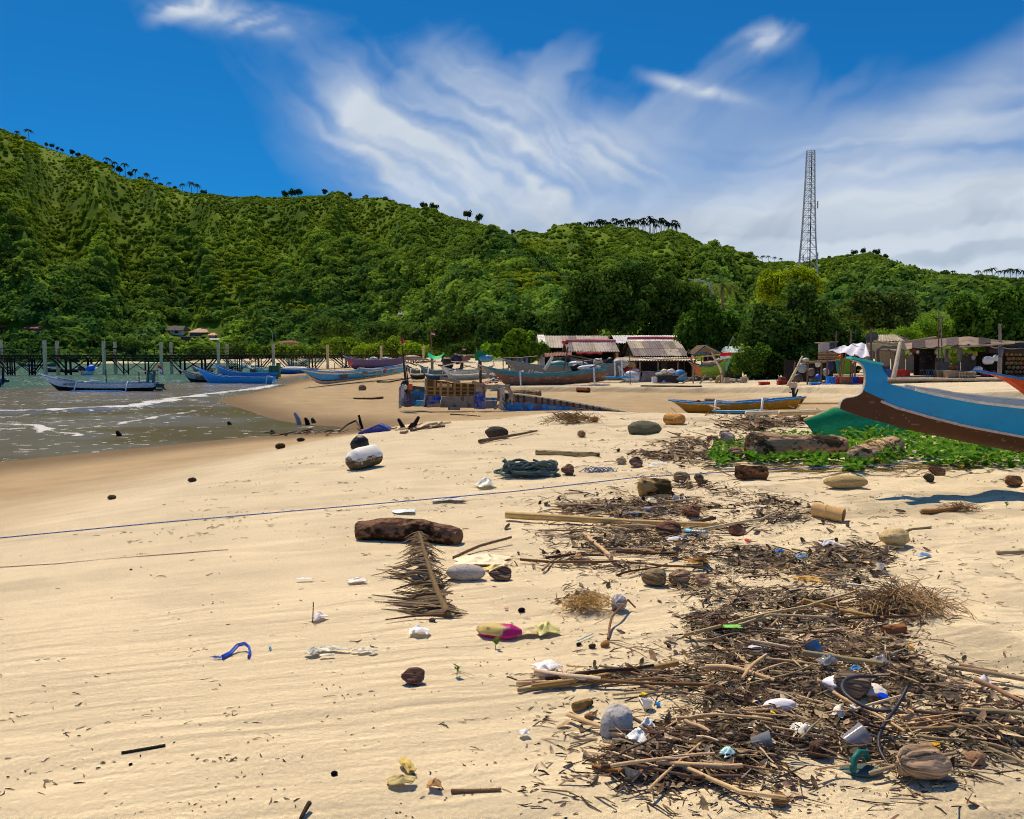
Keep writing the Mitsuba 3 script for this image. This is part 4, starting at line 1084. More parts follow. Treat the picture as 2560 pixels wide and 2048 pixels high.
stick('long split bamboo pointing up to the right in the small stick pile', [(1120, 1458), (1250, 1440), (1425, 1408)], .012, .017, RG(166, 134, 84), .02, 'bamboo_pole', 8, 9, category='bamboo')
stick('dark straight batten lying level in the small stick pile', [(1235, 1448), (1500, 1458)], .010, .009, RG(112, 88, 62), .03, 'bamboo_pole', 5, 10, category='bamboo')
stick('grey crooked branch lying lowest in the small stick pile', [(1090, 1460), (1190, 1450), (1300, 1440)], .011, .008, DRIFT, .005, 'branch', 8, 11, category='branch')
stick('thin cane across the lower right of the small stick pile', [(1290, 1470), (1390, 1462), (1480, 1448)], .007, .005, PALEW, .01, 'bamboo_pole', 6, 12, category='bamboo')
stick('dark straight bar lying on the bare sand at the lower left', [(256, 1588), (348, 1572)], .006, .0065, RG(50, 46, 44), 0, 'batten', 4, 13, category='stick', bend=.003)
stick('dark flat stick lying on the sand at the bottom middle', [(950, 1670), (1055, 1666)], .0085, .006, RG(116, 92, 70), 0, 'batten', 5, 14, category='stick')
stick('dark stub of a stick at the bottom edge', [(634, 1728), (652, 1706)], .008, .010, RG(60, 50, 44), [0, .02], 'batten', 6, 15, category='stick')
stick('bent brown stick leaning on the sand below the silvery coconut', [(1280, 1348), (1288, 1318), (1322, 1284), (1338, 1288)], .008, .006, RG(120, 94, 70), [0, .05, .06, .02], 'branch', 7, 16, category='branch')
stick('long dark branch ending in a pale torn knot above the coconut pair', [(1095, 1186), (1160, 1192), (1300, 1190), (1400, 1200), (1480, 1200)], .012, .009, RG(112, 92, 70), .02, 'branch', 8, 17, category='branch')
stick('dark smooth branch lying along the thin strip above the coconut pair', [(1150, 1183), (1200, 1176), (1290, 1178)], .013, .008, RG(80, 68, 58), .02, 'branch', 8, 18, category='branch')
stick('grey stick reaching up right from the cream plastic bag', [(955, 1178), (1010, 1160), (1076, 1146)], .014, .012, RG(120, 102, 80), [0, .03, .05], 'branch', 8, 19, category='branch')
stick('long grey board edge pole in the debris heap by the clear bags', [(1994, 1420), (2156, 1448)], .012, .012, RG(150, 134, 108), .03, 'bamboo_pole', 6, 20, category='bamboo')
stick('grey driftwood pole lying above the white foam piece', [(1690, 1400), (1800, 1416), (1860, 1424)], .017, .012, RG(150, 130, 102), .05, 'driftwood_pole', 9, 21, category='pole')
stick('light cane crossing the heap beside the dark flip flop', [(1440, 1348), (1560, 1330), (1700, 1306), (1805, 1278)], .011, .008, RG(190, 164, 118), [.02, .06, .08, .1], 'bamboo_pole', 7, 22, category='bamboo')
stick('broad split bamboo tapering to the right below the dark flip flop', [(1690, 1282), (1760, 1300), (1860, 1318)], .022, .006, RG(164, 132, 84), .03, 'bamboo_pole', 8, 23, category='bamboo')
stick('arched cane bending over the middle of the debris heap', [(1520, 1330), (1620, 1318), (1740, 1322), (1780, 1330)], .009, .006, PALEW, [.0, .06, .06, .02], 'bamboo_pole', 7, 24, category='bamboo')
stick('brown stem lying under the black hose loop and running to the right edge', [(1890, 1552), (2000, 1548), (2100, 1544), (2170, 1552)], .012, .011, RG(142, 112, 84), .02, 'branch', 8, 25, category='branch')
stick('reddish stick poking into the right edge heap', [(2020, 1410), (2100, 1425)], .012, .012, RG(132, 100, 76), .01, 'branch', 8, 26, category='branch')
stick('grey brown stick lying slanted in the right edge heap', [(2052, 1450), (2100, 1470), (2156, 1500)], .015, .010, RG(146, 118, 88), .03, 'branch', 8, 27, category='branch')
stick('dark curved branch on the sand right of the half buried boulder', [(1010, 935), (1060, 926), (1130, 912)], .04, .02, RG(98, 80, 62), .01, 'branch', 8, 28, category='branch')
stick('long weathered stick lying on the open sand at the far right', [(1895, 1196 - 70), (1960, 1112)], .012, .010, DRIFT, .0, 'branch', 7, 29, category='branch')
stick('grey bent branch at the right edge of the open sand', [(2100, 1168), (2156, 1166)], .016, .014, RG(150, 130, 104), .0, 'branch', 8, 30, category='branch')
stick('long thin twig lying on the sand below the bent brown stick', [(1275, 1350), (1330, 1368), (1362, 1386)], .003, .002, DRIFT, 0, 'branch', 5, 31, category='branch')
stick('reddish flat plank lying in the shadow of the raised boat', [(1940, 1084), (2040, 1074)], .03, .02, RG(150, 108, 70), .0, 'plank', 4, 32, category='plank')
for j, (a, b) in enumerate([((1560, 1030), (1780, 1016)), ((1590, 868), (1790, 874)), ((1600, 876), (1760, 872)), ((1570, 884), (1770, 879)), ((1640, 890), (1790, 884)), ((1600, 862), (1790, 862))][1:]):
	stick('pale bamboo pole in the heap of poles behind the green upturned hull', [a, b], .06, .045, [RG(206, 182, 134), RG(188, 160, 112), RG(214, 200, 170)][j % 3], .05 * j, 'stored_pole', 7, 40 + j, category='bamboo')
	labels['stored_pole' if j == 0 else f'stored_pole_{j:03d}']['group'] = 'bamboo poles heaped behind the green hull'

# the dark tangle of roots
ms = []
for i in range(70):
	x, y, r = ell(1430, 1610, 135, 40); C0 = at(*q(x, y)); a = g.uniform(0, 6.3); L = g.uniform(.05, .16)
	A = C0 + [math.cos(a) * L, math.sin(a) * L * .6, .01 + .06 * (1 - r) * g.random()]; B = C0 - [math.cos(a) * L, math.sin(a) * L * .6, -.01 - .05 * (1 - r) * g.random()]
	ms.append(tube(wiggle(A, B, 8, .12, g), g.uniform(.004, .011) * np.linspace(1, .5, 8), 5, .25, i))
put(num('root_tangle'), join(ms), mW, RG(76, 60, 48), True, label='dark matted tangle of dead roots at the front of the debris heap', category='roots', kind='stuff')
# ---------------------------------------------------------------- vines
def col_leaf(p, n, uv):
	c = unpack(uv)
	return c * (.7 + .6 * fbm(p.x * 9, p.y * 9, p.z * 9, 2))


scene['m_vine'] = {'type': 'principledthin', 'base_color': proc(col_leaf), 'roughness': 0.38, 'diff_trans': 0.8, 'spec_trans': 0.0, 'eta': 1.4}
VINE = [sg.Polygon([q(*p) for p in pts]) for pts in (
	[(1760, 918), (1830, 905), (1930, 900), (2200, 930), (2200, 985), (2120, 988), (1990, 990), (1940, 978), (1900, 968), (1870, 985), (1800, 975)],
	[(1570, 962), (1640, 968), (1700, 966), (1800, 972), (1830, 985), (1800, 996), (1690, 988), (1640, 978), (1580, 974)],
	[(1500, 940), (1560, 930), (1640, 920), (1720, 916), (1770, 925), (1640, 932), (1570, 948), (1530, 975), (1490, 968)],
	[(1500, 960), (1540, 962), (1560, 975), (1520, 985), (1490, 975)])]
g = np.random.default_rng(61)
LV, LF, LC = [], [], []
# a leaf of beach morning glory: two halves folded along the midrib, notched tip
TEMPL = np.array([[0, 0, 0], [.35, .25, .10], [.75, .42, .16], [1.05, .22, .10], [.95, 0, .02], [1.05, -.22, .10], [.75, -.42, .16], [.35, -.25, .10], [.5, 0, 0]])
TF = np.array([[0, 1, 8], [1, 2, 8], [2, 3, 8], [3, 4, 8], [4, 5, 8], [5, 6, 8], [6, 7, 8], [7, 0, 8]])
for P_, nleaf, dens in zip(VINE, (2700, 520, 300, 70), (1, .75, .7, .6)):
	x0, y0, x1, y1 = P_.bounds; pts = []
	while len(pts) < nleaf:
		xy = np.stack([g.uniform(x0, x1, 4000), g.uniform(y0, y1, 4000)], -1)
		ok = shapely.contains_xy(P_, xy[:, 0], xy[:, 1]) & (g.random(4000) < np.clip(meshkit.fbm(np.stack([xy[:, 0] * .012, xy[:, 1] * .03, xy[:, 0] * 0], -1), 3, 12) * 2.6 - .62 + (dens == 1) * .35, 0, 1))
		pts += list(xy[ok])
	pts = np.array(pts[:nleaf]); W = at_many(pts[:, 0], pts[:, 1])
	for w in W:
		h = g.uniform(.02, .20 if dens == 1 else .10); s = g.uniform(.075, .125)
		yaw, pit, rol = g.uniform(0, 6.3), g.normal() * .30 + .12, g.normal() * .3
		t = TEMPL * [1, 1, g.uniform(.5, 1.8)] * s
		R = trimesh.transformations.euler_matrix(rol, -pit, yaw)[:3, :3]
		LV.append(t @ R.T + w + [0, 0, h]); LF.append(TF + 9 * len(LF))
		b = g.random(); c = (.10, .27, .022) if b < .5 else (.18, .38, .04) if b < .85 else (.05, .14, .015) if b < .985 else (.42, .34, .04)
		LC.append(np.full(9, pack(c)))
put('beach_vine__leaves', with_v(mesh_of(np.vstack(LV), np.vstack(LF)), np.zeros(9 * len(LV))), 'm_vine', np.concatenate(LC), False, kind='stuff')
ms = []
for i in range(60):
	x, y = g.uniform(1640, 2140), g.uniform(975, 996); A = at(*q(x, y)); a = g.normal() * .4; L = g.uniform(.5, 1.6)
	B = ground_pt(A[0] - L * math.cos(a), A[1] + L * math.sin(a)); P = wiggle(A, B, 9, .05, g); P[:, 2] = surf(P[:, 0], P[:, 1]) + .012
	ms.append(tube(P, .005, 4))
put('beach_vine__stems', join(ms), mW, RG(112, 98, 60), True, kind='stuff')
tag('beach_vine', 'bright green creeping beach vines with round glossy leaves', 'ground cover', kind='stuff')

# ---------------------------------------------------------------- the blue line, rope tangle and nets
W = [at(*p) for p in [(-160, 1372), (0, 1357), (400, 1321), (1040, 1262), (1280, 1242), (1592, 1213), (1920, 1192), (2230, 1172), (2560, 1145), (2760, 1130)]]
P = np.array([w + [0, 0, h] for w, h in zip(W, (.05, .05, .06, .05, .06, .10, .10, .06, .22, .3))])
put(num('mooring_line'), tube(np.concatenate([np.linspace(a, b, 7)[:-1] for a, b in zip(P[:-1], P[1:])] + [P[-1:]]), .0062, 6), mP, RG(70, 96, 168), True, label='thin taut blue line stretched across the whole beach', category='rope')
W = [at(*q(*p)) for p in [(-40, 1198), (120, 1188), (300, 1172), (480, 1158)]]
put(num('mooring_line'), tube(np.array([w + [0, 0, .004] for w in W]), .005, 5), mP, RG(170, 150, 120), True, label='faint sandy cord lying below the blue line on the left', category='rope')
g = np.random.default_rng(62); ms = []
c0 = at(*q(1112, 1008)); c0[1] += .18
for i in range(16):
	t = np.linspace(0, 1, 44); ph = g.uniform(0, 6.3, 3)
	P = np.stack([.36 * np.sin(t * g.uniform(5, 9) + ph[0]) * (1 - .15 * i / 16), .17 * np.sin(t * g.uniform(6, 11) + ph[1]), .045 + .18 * (np.sin(t * g.uniform(4, 9) + ph[2]) * .5 + .5) * np.exp(-(np.sin(t * 7 + ph[0])) ** 2)], -1)
	ms.append(tube(P + c0 + [g.normal() * .06, g.normal() * .04, 0], .013 + .008 * g.random(), 6, .1, i))
put(num('rope_tangle'), join(ms), mR, RG(84, 100, 100), True, label='tangled heap of dark grey green rope on the sand', category='rope')
ms = []
for i in range(10):
	t = np.linspace(0, 1, 20); P = np.stack([.4 * (t - .5) * g.uniform(.5, 1), .05 * np.sin(t * 20 + i), .03 + .03 * np.sin(t * 13 + i * 2)], -1); ms.append(tube(P + at(*q(1258, 994)) + [g.normal() * .07, g.normal() * .05, 0], .006, 4))
put(num('net_scrap'), join(ms), mP, RG(88, 108, 150), True, label='scrap of thin blue netting right of the brown coconut', category='net')
ms = []
P0 = np.array([at(*q(x, y)) for x, y in [(468, 1388), (485, 1379), (500, 1372), (515, 1370), (524, 1373), (527, 1379), (523, 1388)]]) + [0, 0, .012]; P0[2:5, 2] += [.025, .03, .02]
for i in range(6):
	ms.append(tube(P0 + g.normal(size=3) * .003 + np.outer(np.linspace(1, .2, 7), g.normal(size=3) * [.012, .012, .004]), np.linspace(.006, .003, 7), 5))
for i in range(14):
	a = g.normal(size=2) * .03; ms.append(tube(np.array([P0[0], P0[0] + [-.03 + a[0], a[1] * .5, .002]]), .002, 4))
put(num('rope_end'), join(ms), mP, RG(12, 78, 190), True, label='short frayed bright blue rope end curled on the bare sand', category='rope')

# black hose loop
c1 = at(*q(1853, 1556)); cc = at(*q(1853, 1532)); t = np.linspace(0, 2 * np.pi * 1.04, 60)
cen = at(*q(1853, 1530)); rx = .172
P = np.stack([rx * np.cos(t + .45), .150 * np.sin(t + .45), .135 + .012 * np.sin(t * 1 + .5)], -1) + [cen[0], cen[1], 0]; P[:, 2] += surf(P[:, 0], P[:, 1])
k = num('hose_loop'); tag(k, 'loop of black corrugated hose lying on the debris heap', 'hose')
put(k + '__hose', tube(P, .0115, 9), mP, RG(46, 48, 58), True)
P2 = P + [.006, .004, .018]; pn(k + '__hose', tube(P2[8:38], .009, 8), mP, RG(58, 60, 68), True)
E = at(*q(1872, 1618)); put(k + '__tail', tube(wiggle(P[-3], E + [0, 0, .012], 14, .06, g), .0085, 8), mP, RG(46, 48, 58), True)

# ---------------------------------------------------------------- the dead palm frond
k = num('palm_frond'); tag(k, 'dead brown palm frond with its thick stalk towards the camera', 'palm frond')
R0 = [at(*q(x, y)) for x, y in [(943, 1302), (925, 1270), (905, 1225), (893, 1190), (886, 1160), (880, 1138)]]
RP = np.array([r + [0, 0, h] for r, h in zip(R0, (.03, .05, .09, .12, .13, .10))]); RP = np.concatenate([np.linspace(a, b, 9)[:-1] for a, b in zip(RP[:-1], RP[1:])] + [RP[-1:]])
put(k + '__stalk', tube(RP, np.linspace(.026, .006, len(RP)), 7, .1, 3), mW, RG(108, 90, 70), True)
g = np.random.default_rng(63)
for side, n_ in ((-1, 120), (1, 90)):
	for j in range(n_):
		t = (j + .5) / n_; i0 = t * (len(RP) - 1) * .97; B0 = RP[int(i0)] * (1 - i0 % 1) + RP[min(int(i0) + 1, len(RP) - 1)] * (i0 % 1)
		L = (.45 if side < 0 else .24) * (1 - .6 * abs(t - .32) / .68) * (1 if side > 0 or t < .55 else .7) * g.uniform(.65, 1.15)
		fwd = np.array([-.15, .8, 0]) if side > 0 else np.array([-.95, .18 + .5 * t + .35 * g.random(), 0]); cl_ = np.random.default_rng(700 + j // 5 + 1000 * (side > 0)); fwd = fwd + cl_.normal(size=3) * [.20, .34, .12] + g.normal(size=3) * [.14, .14, .09]; L *= cl_.uniform(.6, 1.2)
		if side > 0: fwd = fwd + [.55, -.9 * (g.random() < .3), 0]
		fwd = fwd / np.linalg.norm(fwd); s_ = np.cross(fwd, [0, 0, 1.0]); s_ /= np.linalg.norm(s_)
		u = np.linspace(0, 1, 6)[:, None]; C = B0 + fwd * L * u + np.array([0, 0, 1.0]) * (.02 * np.sin(np.pi * u) - .12 * u) * L / .3 + s_ * (g.normal() * .07 * L) * u ** 2
		C[:, 2] = np.maximum(C[:, 2], surf(C[:, 0], C[:, 1]) + .006); w = .011 * np.array([.7, 1, 1, .8, .5, .12])[:, None]; tw = g.normal() * .6
		wd = s_ * math.cos(tw) + np.array([0, 0, 1.0]) * math.sin(tw)
		V = np.stack([C - wd * w, C + [0, 0, .004], C + wd * w], 1)
		m = sheet(V, .0016); sh = g.uniform(.65, 1.2)
		pn(k + '__leaflet', m, mW, [c * sh for c in RG(116, 99, 78)], False, float(g.random() * 9))
for (x0, y0, x1, y1) in ((888, 1240, 815, 1212), (940, 1302, 812, 1312)):
	stick('dark spray of thin palm strips ' + ('left of the frond' if y0 < 1290 else 'lying in front of the frond'), [(x0, y0), ((x0 + x1) / 2, (y0 + y1) / 2 - 3), (x1, y1)], .012, .004, RG(98, 78, 60), .01, 'palm_strip', 5, x1, category='palm strip')

# ---------------------------------------------------------------- bottles, cups, caps, bags and other litter
def place(px, py, lift=0.0):
	p = at(*q(px, py)); p[2] += lift; return p


def bottle(px0, py, px1, py1, r, label, color=RG(215, 225, 230), lab=None, mat='m_clear', lift=.0):
	A, B = place(px0, py, r + lift), place(px1, py1, r + lift); ax = B - A; L = np.linalg.norm(ax); k = num('plastic_bottle'); tag(k, label, 'bottle')
	prof = [(r * .3, 0), (r * .34, L * .07), (r * .36, L * .09), (r * .7, L * .18), (r * .95, L * .26), (r, L * .30)]
	for i in range(7):
		y = L * (.34 + .085 * i); prof += [(r * 1.0, y), (r * .93, y + L * .03), (r, y + L * .06)]
	prof += [(r * .98, L * .97), (r * .8, L), (.001, L * .985)]
	put(k + '__body', lathe(prof, 18, A, ax), mat, color, True)
	put(k + '__cap', lathe([(.001, -L * .03), (r * .36, -L * .03), (r * .36, L * .035), (r * .31, L * .035)], 14, A, ax), 'm_gloss', RG(120, 150, 190), 40)
	if lab: put(k + '__label', lathe([(r * 1.015, L * .30), (r * 1.015, L * .48)], 18, A, ax), mP, lab, True)


bottle(1427, 1128, 1489, 1133, .036, 'ribbed clear plastic water bottle with a blue label on the debris', lab=RG(90, 190, 220))
bottle(1352, 1078 + 4, 1372, 1084, .03, 'small clear bottle lying in the middle debris strip', lift=.02)
bottle(1316, 1088, 1346, 1090, .03, 'clear plastic bottle left end of the middle debris strip', lift=0)
bottle(1728, 1562, 1734, 1594, .012, 'tiny clear vial sticking out of the dark root heap', lift=.03)
body('foam_jug', 'white oblong foam piece lying in the debris left of the black hose loop', 'foam', 1641, 1502, (.16, .075, .06), RG(236, 236, 238), mP, 71, .14, 1.0, .05, 3, .05)
body('white_foam', 'large lump of white foam under a grey brown husk in the debris heap', 'foam', 1775, 1466, (.20, .14, .085), RG(236, 234, 238), mP, 72, .22, 1.2, -.2, 3, .05)
body('white_foam', 'small pale foam lump right of the husk in the debris heap', 'foam', 1840, 1472, (.12, .1, .06), RG(226, 216, 200), mP, 73, .25, 1.4, -.5, 3, .05)
body('white_foam', 'greyish white rounded float lying among the sticks below the green plastic piece', 'foam', 1598, 1382, (.13, .08, .055), RG(206, 202, 204), mP, 74, .12, 1.0, -.3, 3, .05)
body('white_foam', 'small white foam crumb at the edge of the small stick pile', 'foam', 1296, 1414, (.05, .035, .03), RG(226, 226, 222), mP, 75, .2, 1.4, 0, 2, .05)


def cup(px, py, r, h, axis, label, color=RG(214, 220, 222), name='plastic_cup', mat='m_clear', category='cup', lift=.0):
	a = place(px, py, lift); k = num(name); ax = np.asarray(axis, float); ax = ax / np.linalg.norm(ax)
	put(k, lathe([(.001, .002), (r * .72, 0), (r * .74, h * .05), (r, h * .96), (r * 1.06, h), (r * .98, h * .97), (r * .73, h * .07), (.001, .008)], 20, a, ax), mat, color, 40, label=label, category=category)


cup(1778, 1582, .043, .105, (.85, .25, .35), 'clear crushed plastic cup standing in the debris below the black hose loop', lift=.03)
cup(1585, 1582, .038, .085, (.85, -.2, .35), 'frosted clear cup half lying in the debris heap', RG(196, 204, 212), lift=.03)
cup(1722, 1390, .045, .07, (-.3, .5, .6), 'clear plastic lid dish with a bluish rim in the debris heap', RG(150, 185, 215), lift=.03)
cup(1330, 1640, .036, .04, (.2, .3, .8), 'pale cracked plastic cup in front of the dark root heap', RG(226, 226, 222), lift=.0)
cup(2062, 1452, .030, .045, (.6, -.3, .5), 'white ribbed plastic cap in the right edge heap', WHITE, 'bottle_cap', mP, 'cap', .03)
cup(1420, 1058, .04, .06, (.2, -.6, .6), 'white cup lying in the debris strip below the tan log', WHITE, 'white_cup', mP, 'cup', .02)
cup(1362, 1495, .026, .04, (.1, .2, .9), 'small white jar standing beside pale straws right of the grey stone', WHITE, 'white_jar', mP, 'jar', .01)
cup(1852, 1205, .028, .07, (.25, .3, .8), 'white tube bottle standing in the debris left of the dry grass ball', WHITE, 'white_tube', mP, 'bottle', .0)
cup(2350, 1502, .02, .03, (.3, 0, .9), 'white bit of plastic beyond the right edge', WHITE, 'bottle_cap', mP, 'cap', .0)


def cap(px, py, r, color, label, tilt=(0.15, -.2, .95), lift=.012, name='bottle_cap'):
	a = place(px, py, lift); put(num(name), lathe([(.001, r * .62), (r * .92, r * .6), (r, r * .5), (r * 1.02, 0), (r * .88, 0), (r * .88, r * .48), (.001, r * .5)], 16, a, tilt), 'm_gloss', color, 40, label=label, category='cap')


cap(1858, 1482, .024, RG(20, 70, 200), 'round dark blue bottle cap in the debris above the black hose loop', lift=.03)
cap(1969, 1576, .020, RG(214, 170, 40), 'mustard yellow ring cap on the sand right of the black hose loop', (.1, -.3, .9))
cap(1918, 1366, .013, RG(240, 160, 20), 'small orange bottle cap on the open sand at the right')
cap(1573, 1142, .024, RG(222, 70, 74), 'red bottle cap on the sand right of the debris under the bamboo')
cap(1385, 1488, .012, RG(30, 130, 220), 'bright blue cap beside the small white jar', lift=.01)
cap(1628, 1515, .014, RG(240, 225, 40), 'yellow cap in the debris heap left of the black hose loop', lift=.03)
cap(1355, 1484 - 18, .014, RG(240, 220, 30), 'yellow plastic cap at the top of the debris right of the grey stone', lift=.01)
cap(1066, 1285, .013, RG(226, 160, 170), 'pale pink cap on the sand in front of the dead palm frond')
cap(568, 1370, .012, RG(90, 180, 230), 'light blue cap alone on the bare sand right of the blue rope end', (.9, 0, .3))
cap(1408, 1422, .010, RG(200, 40, 170), 'small magenta plastic bit on the sand above the stick pile', (.9, 0, .3))
cap(1282, 1226, .012, RG(236, 170, 40), 'small orange plastic piece on the bare sand above the grass clump', (.9, .1, .3))
cap(1494, 1427, .014, RG(178, 96, 48), 'orange brown shell fragment on the sand above the debris heap', (.8, .1, .5))
cap(1627, 1520 - 18, .013, RG(40, 130, 220), 'blue cap next to the yellow one in the debris heap', lift=.03)
cap(1340, 1075 + 23, .02, RG(60, 190, 215), 'light blue lid in the debris strip above the long bamboo pole', lift=.02)


def bag(px, py, size, color, label, seed, rot=0.0, amp=.6, name='plastic_bag', mat=mP, category='bag', lift=0.0, n=13):
	put(num(name), crumple(place(px, py, lift), size, seed, n + 9, rot, amp), mat, color, True, label=label, category=category)


bag(1018, 1188, (.52, .34, .11), RG(238, 226, 190), 'cream plastic bag crumpled on the sand above the oblong pale stone', 81, .1, .9)
bag(1042, 1202, (.2, .16, .05), RG(226, 206, 130), 'yellowish corner of plastic below the cream bag', 82, .6, .9)
bag(882, 1337, (.15, .11, .07), RG(238, 238, 236), 'small white crumpled bag on bare sand in front of the palm frond', 83, 0, 1.0)
bag(1152, 1412, (.16, .12, .06), RG(240, 240, 242), 'white crumpled plastic left of the small stick pile', 84, .4, 1.0)
bag(1022, 1026, (.30, .24, .17), RG(238, 238, 226), 'white plastic bag below the green rope tangle', 85, .5, 1.1)
bag(852, 1080, (.28, .2, .04), RG(216, 232, 234), 'flat pale bag just below the blue line', 86, .3, .8)
bag(945, 1055, (.4, .26, .07), RG(206, 200, 186), 'dusty grey bag half buried at the blue line', 87, .1, .6)
bag(752, 1228, (.15, .10, .035), RG(232, 228, 220), 'small white rag on the sand left of the palm frond', 88, .4, .9)
bag(640, 1225, (.14, .05, .02), RG(232, 228, 222), 'thin white scrap of plastic far left of the palm frond', 89, .1, .8)
bag(672, 1306, (.10, .08, .05), RG(238, 236, 232), 'little upright white scrap beside a thin standing twig', 90, 1.0, 1.2)
for i, (x, y, w_, d_, h_) in enumerate([(660, 1381, .075, .09, .055), (684, 1374, .10, .05, .022), (704, 1372, .13, .045, .02), (722, 1374, .10, .03, .015), (690, 1386, .09, .03, .008), (748, 1376, .05, .03, .016), (766, 1376, .08, .05, .026), (786, 1378, .06, .03, .016)]):
	bag(x, y, (w_, d_, h_), RG(212, 208, 196), 'torn bit of a dirty white plastic strip half buried in sand', 200 + i, .2 * i - .6, 1.1, 'plastic_scrap')
	labels['plastic_scrap' if i == 0 else f'plastic_scrap_{i:03d}']['group'] = 'torn bits of a dirty white plastic strip'
bag(1104, 1552, (.06, .05, .025), RG(236, 234, 230), 'tiny white scrap of plastic left of the grey stone', 94, .4, 1.0)
bag(1945, 1176, (.13, .07, .05), RG(150, 190, 226), 'blue and white wrapper on the sand right of the debris strip', 95, .1, 1.0)
bag(1738, 1150, (.16, .12, .07), RG(206, 208, 214), 'silvery crumpled wrapper in the debris strip left of the open foam block', 96, .4, 1.0)
bag(1765, 1580 - 55, (.10, .07, .06), RG(226, 216, 200), 'twisted pale plastic scrap in the debris left of the black hose loop', 97, 1.0, 1.2, lift=.03)
bag(1689, 1560, (.12, .10, .06), RG(226, 224, 220), 'torn white plastic in the debris left of the crushed clear cup', 98, .7, 1.1, lift=.03)
bag(1530, 1612, (.075, .06, .04), RG(176, 222, 224), 'pale blue crumpled wrapper in the front of the debris heap', 99, .5, 1.1, lift=.03)
bag(1543, 1344, (.115, .07, .02), RG(120, 200, 80), 'light green flat plastic piece on the debris heap', 100, -.1, .5, lift=.05)
bag(1740, 1395 + 18, (.12, .09, .06), RG(214, 220, 220), 'clear crumpled plastic film in the debris heap', 101, .3, 1.1, 'plastic_bag', 'm_clear', 'bag', .03)
bag(1852, 1412 - 5, (.10, .08, .05), RG(214, 220, 220), 'clear plastic crumple at the upper right of the debris heap', 102, .3, 1.1, 'plastic_bag', 'm_clear', 'bag', .02)
bag(1345, 1575, (.10, .10, .06), RG(236, 238, 238), 'white broken plastic at the left of the dark root heap', 103, .9, 1.1, lift=.02)
bag(1362, 1542, (.07, .05, .05), RG(236, 238, 238), 'white broken cup rim right of the grey stone', 104, .4, 1.2, lift=.01)
bag(1830, 1278, (.20, .12, .015), RG(52, 56, 62), 'dark grey flip flop shaped piece lying on the debris heap', 105, -.3, .4, 'rubber_sole', mP, 'sandal', .05)
bag(1700, 1205 + 30, (.22, .07, .05), RG(214, 168, 88), 'curved orange yellow bark piece in the debris strip', 106, -.35, 1.0, 'bark_piece', mW, 'bark', .03)
bag(1470, 1190, (.20, .14, .05), RG(170, 120, 60), 'orange brown palm fibre mat above the coconut pair', 107, .1, 1.0, 'palm_fibre', 'm_husk', 'fibre', .01)
bag(1215, 1262 - 78, (.1, .08, .06), RG(206, 166, 110), 'pale torn leaf knot on the dark branch', 108, .3, 1.1, 'dry_leaf', mW, 'leaf', .02)
bag(845, 1655, (.12, .06, .035), RG(190, 168, 116), 'curled pale dry leaf on the sand at the bottom', 109, .1, 1.1, 'dry_leaf', mW, 'leaf')
bag(915, 1662, (.06, .05, .03), RG(176, 140, 90), 'small curled brown leaf beside the dark flat stick', 110, .1, 1.2, 'dry_leaf', mW, 'leaf')
bag(858, 1622, (.05, .12, .03), RG(196, 170, 100), 'thin yellow strip of dry leaf at the bottom of the sand', 111, .5, 1.0, 'dry_leaf', mW, 'leaf')
bag(1430, 1140, (.24, .12, .05), RG(204, 204, 206), 'grey white wrapper below the long bamboo pole', 112, .1, .9)
bag(1450, 1052, (.2, .1, .05), RG(230, 226, 200), 'pale yellow and white wrapper right of the tan log', 113, .2, .9)
bag(1370, 1062, (.26, .14, .08), RG(222, 216, 190), 'crumpled cream bag in the debris strip below the tan log', 114, .2, 1.0)
bag(1388, 978, (.3, .14, .05), RG(226, 224, 214), 'white paper scrap on the sand below the grey debris strip', 115, 0, .7)
bag(1375, 985 - 1, (.2, .1, .05), RG(232, 230, 226), 'small white scrap next to the paper on the sand', 116, 0, .7)
bag(1800, 1404 + 20, (.06, .04, .03), RG(60, 140, 210), 'small blue wrapper at the upper right of the debris heap', 117, .1, 1.0, lift=.02)
bag(1685, 1150 + 35, (.10, .07, .04), RG(90, 140, 180), 'bluish crumpled wrapper in the middle of the debris strip', 118, .1, 1.0, lift=.03)
bag(1640, 1175, (.08, .06, .04), RG(30, 120, 200), 'bright blue wrapper at the left of the debris strip', 119, .1, 1.0, lift=.03)
bag(1800, 1495 + 10, (.05, .05, .03), RG(236, 236, 232), 'white plastic disc in the debris above the black hose loop', 120, .1, .6, lift=.02)

# striped sack and its yellow neighbour
k = num('striped_sack'); tag(k, 'rolled pale yellow sack with bright magenta patches on the sand', 'sack')
A, B = place(1006, 1334, .055), place(1098, 1342, .05); m = tube(wiggle(A, B, 40, .03, rng), .062 * np.clip(.35 + 3.2 * np.minimum(np.linspace(0, 1, 40), np.linspace(1, 0, 40)), .3, 1), 22, .5, 9); m.vertices[:, 2] = A[2] - .055 + (m.vertices[:, 2] - A[2] + .055) * .62
put(k + '__sack', m, 'm_sack', RG(206, 186, 118), True)
put(k + '__loose_end', crumple(place(1120, 1338, .0), (.24, .12, .05), 121, 13, .1, 1.0), mP, RG(196, 180, 130), True)
bag(1150, 1336, (.16, .15, .10), RG(220, 206, 130), 'folded pale yellow cardboard piece right of the magenta sack', 122, .4, 1.0, 'cardboard', mP, 'cardboard')


def col_sack(p, n, uv):
	c = unpack(uv); k = fbm(p.x * 8, p.y * 8, p.z * 20, 3); xs = (p.x + .46) * 9
	return mix(c * (.7 + .6 * k), mi.Color3f(.42, .01, .16), smoothstep(.46, .53, fbm(p.x * 7, p.y * 3, p.z * 26, 2)) * smoothstep(-.72, -.62, p.x))


scene['m_sack'] = two({'type': 'principled', 'base_color': proc(col_sack), 'roughness': .55, 'specular': .3})
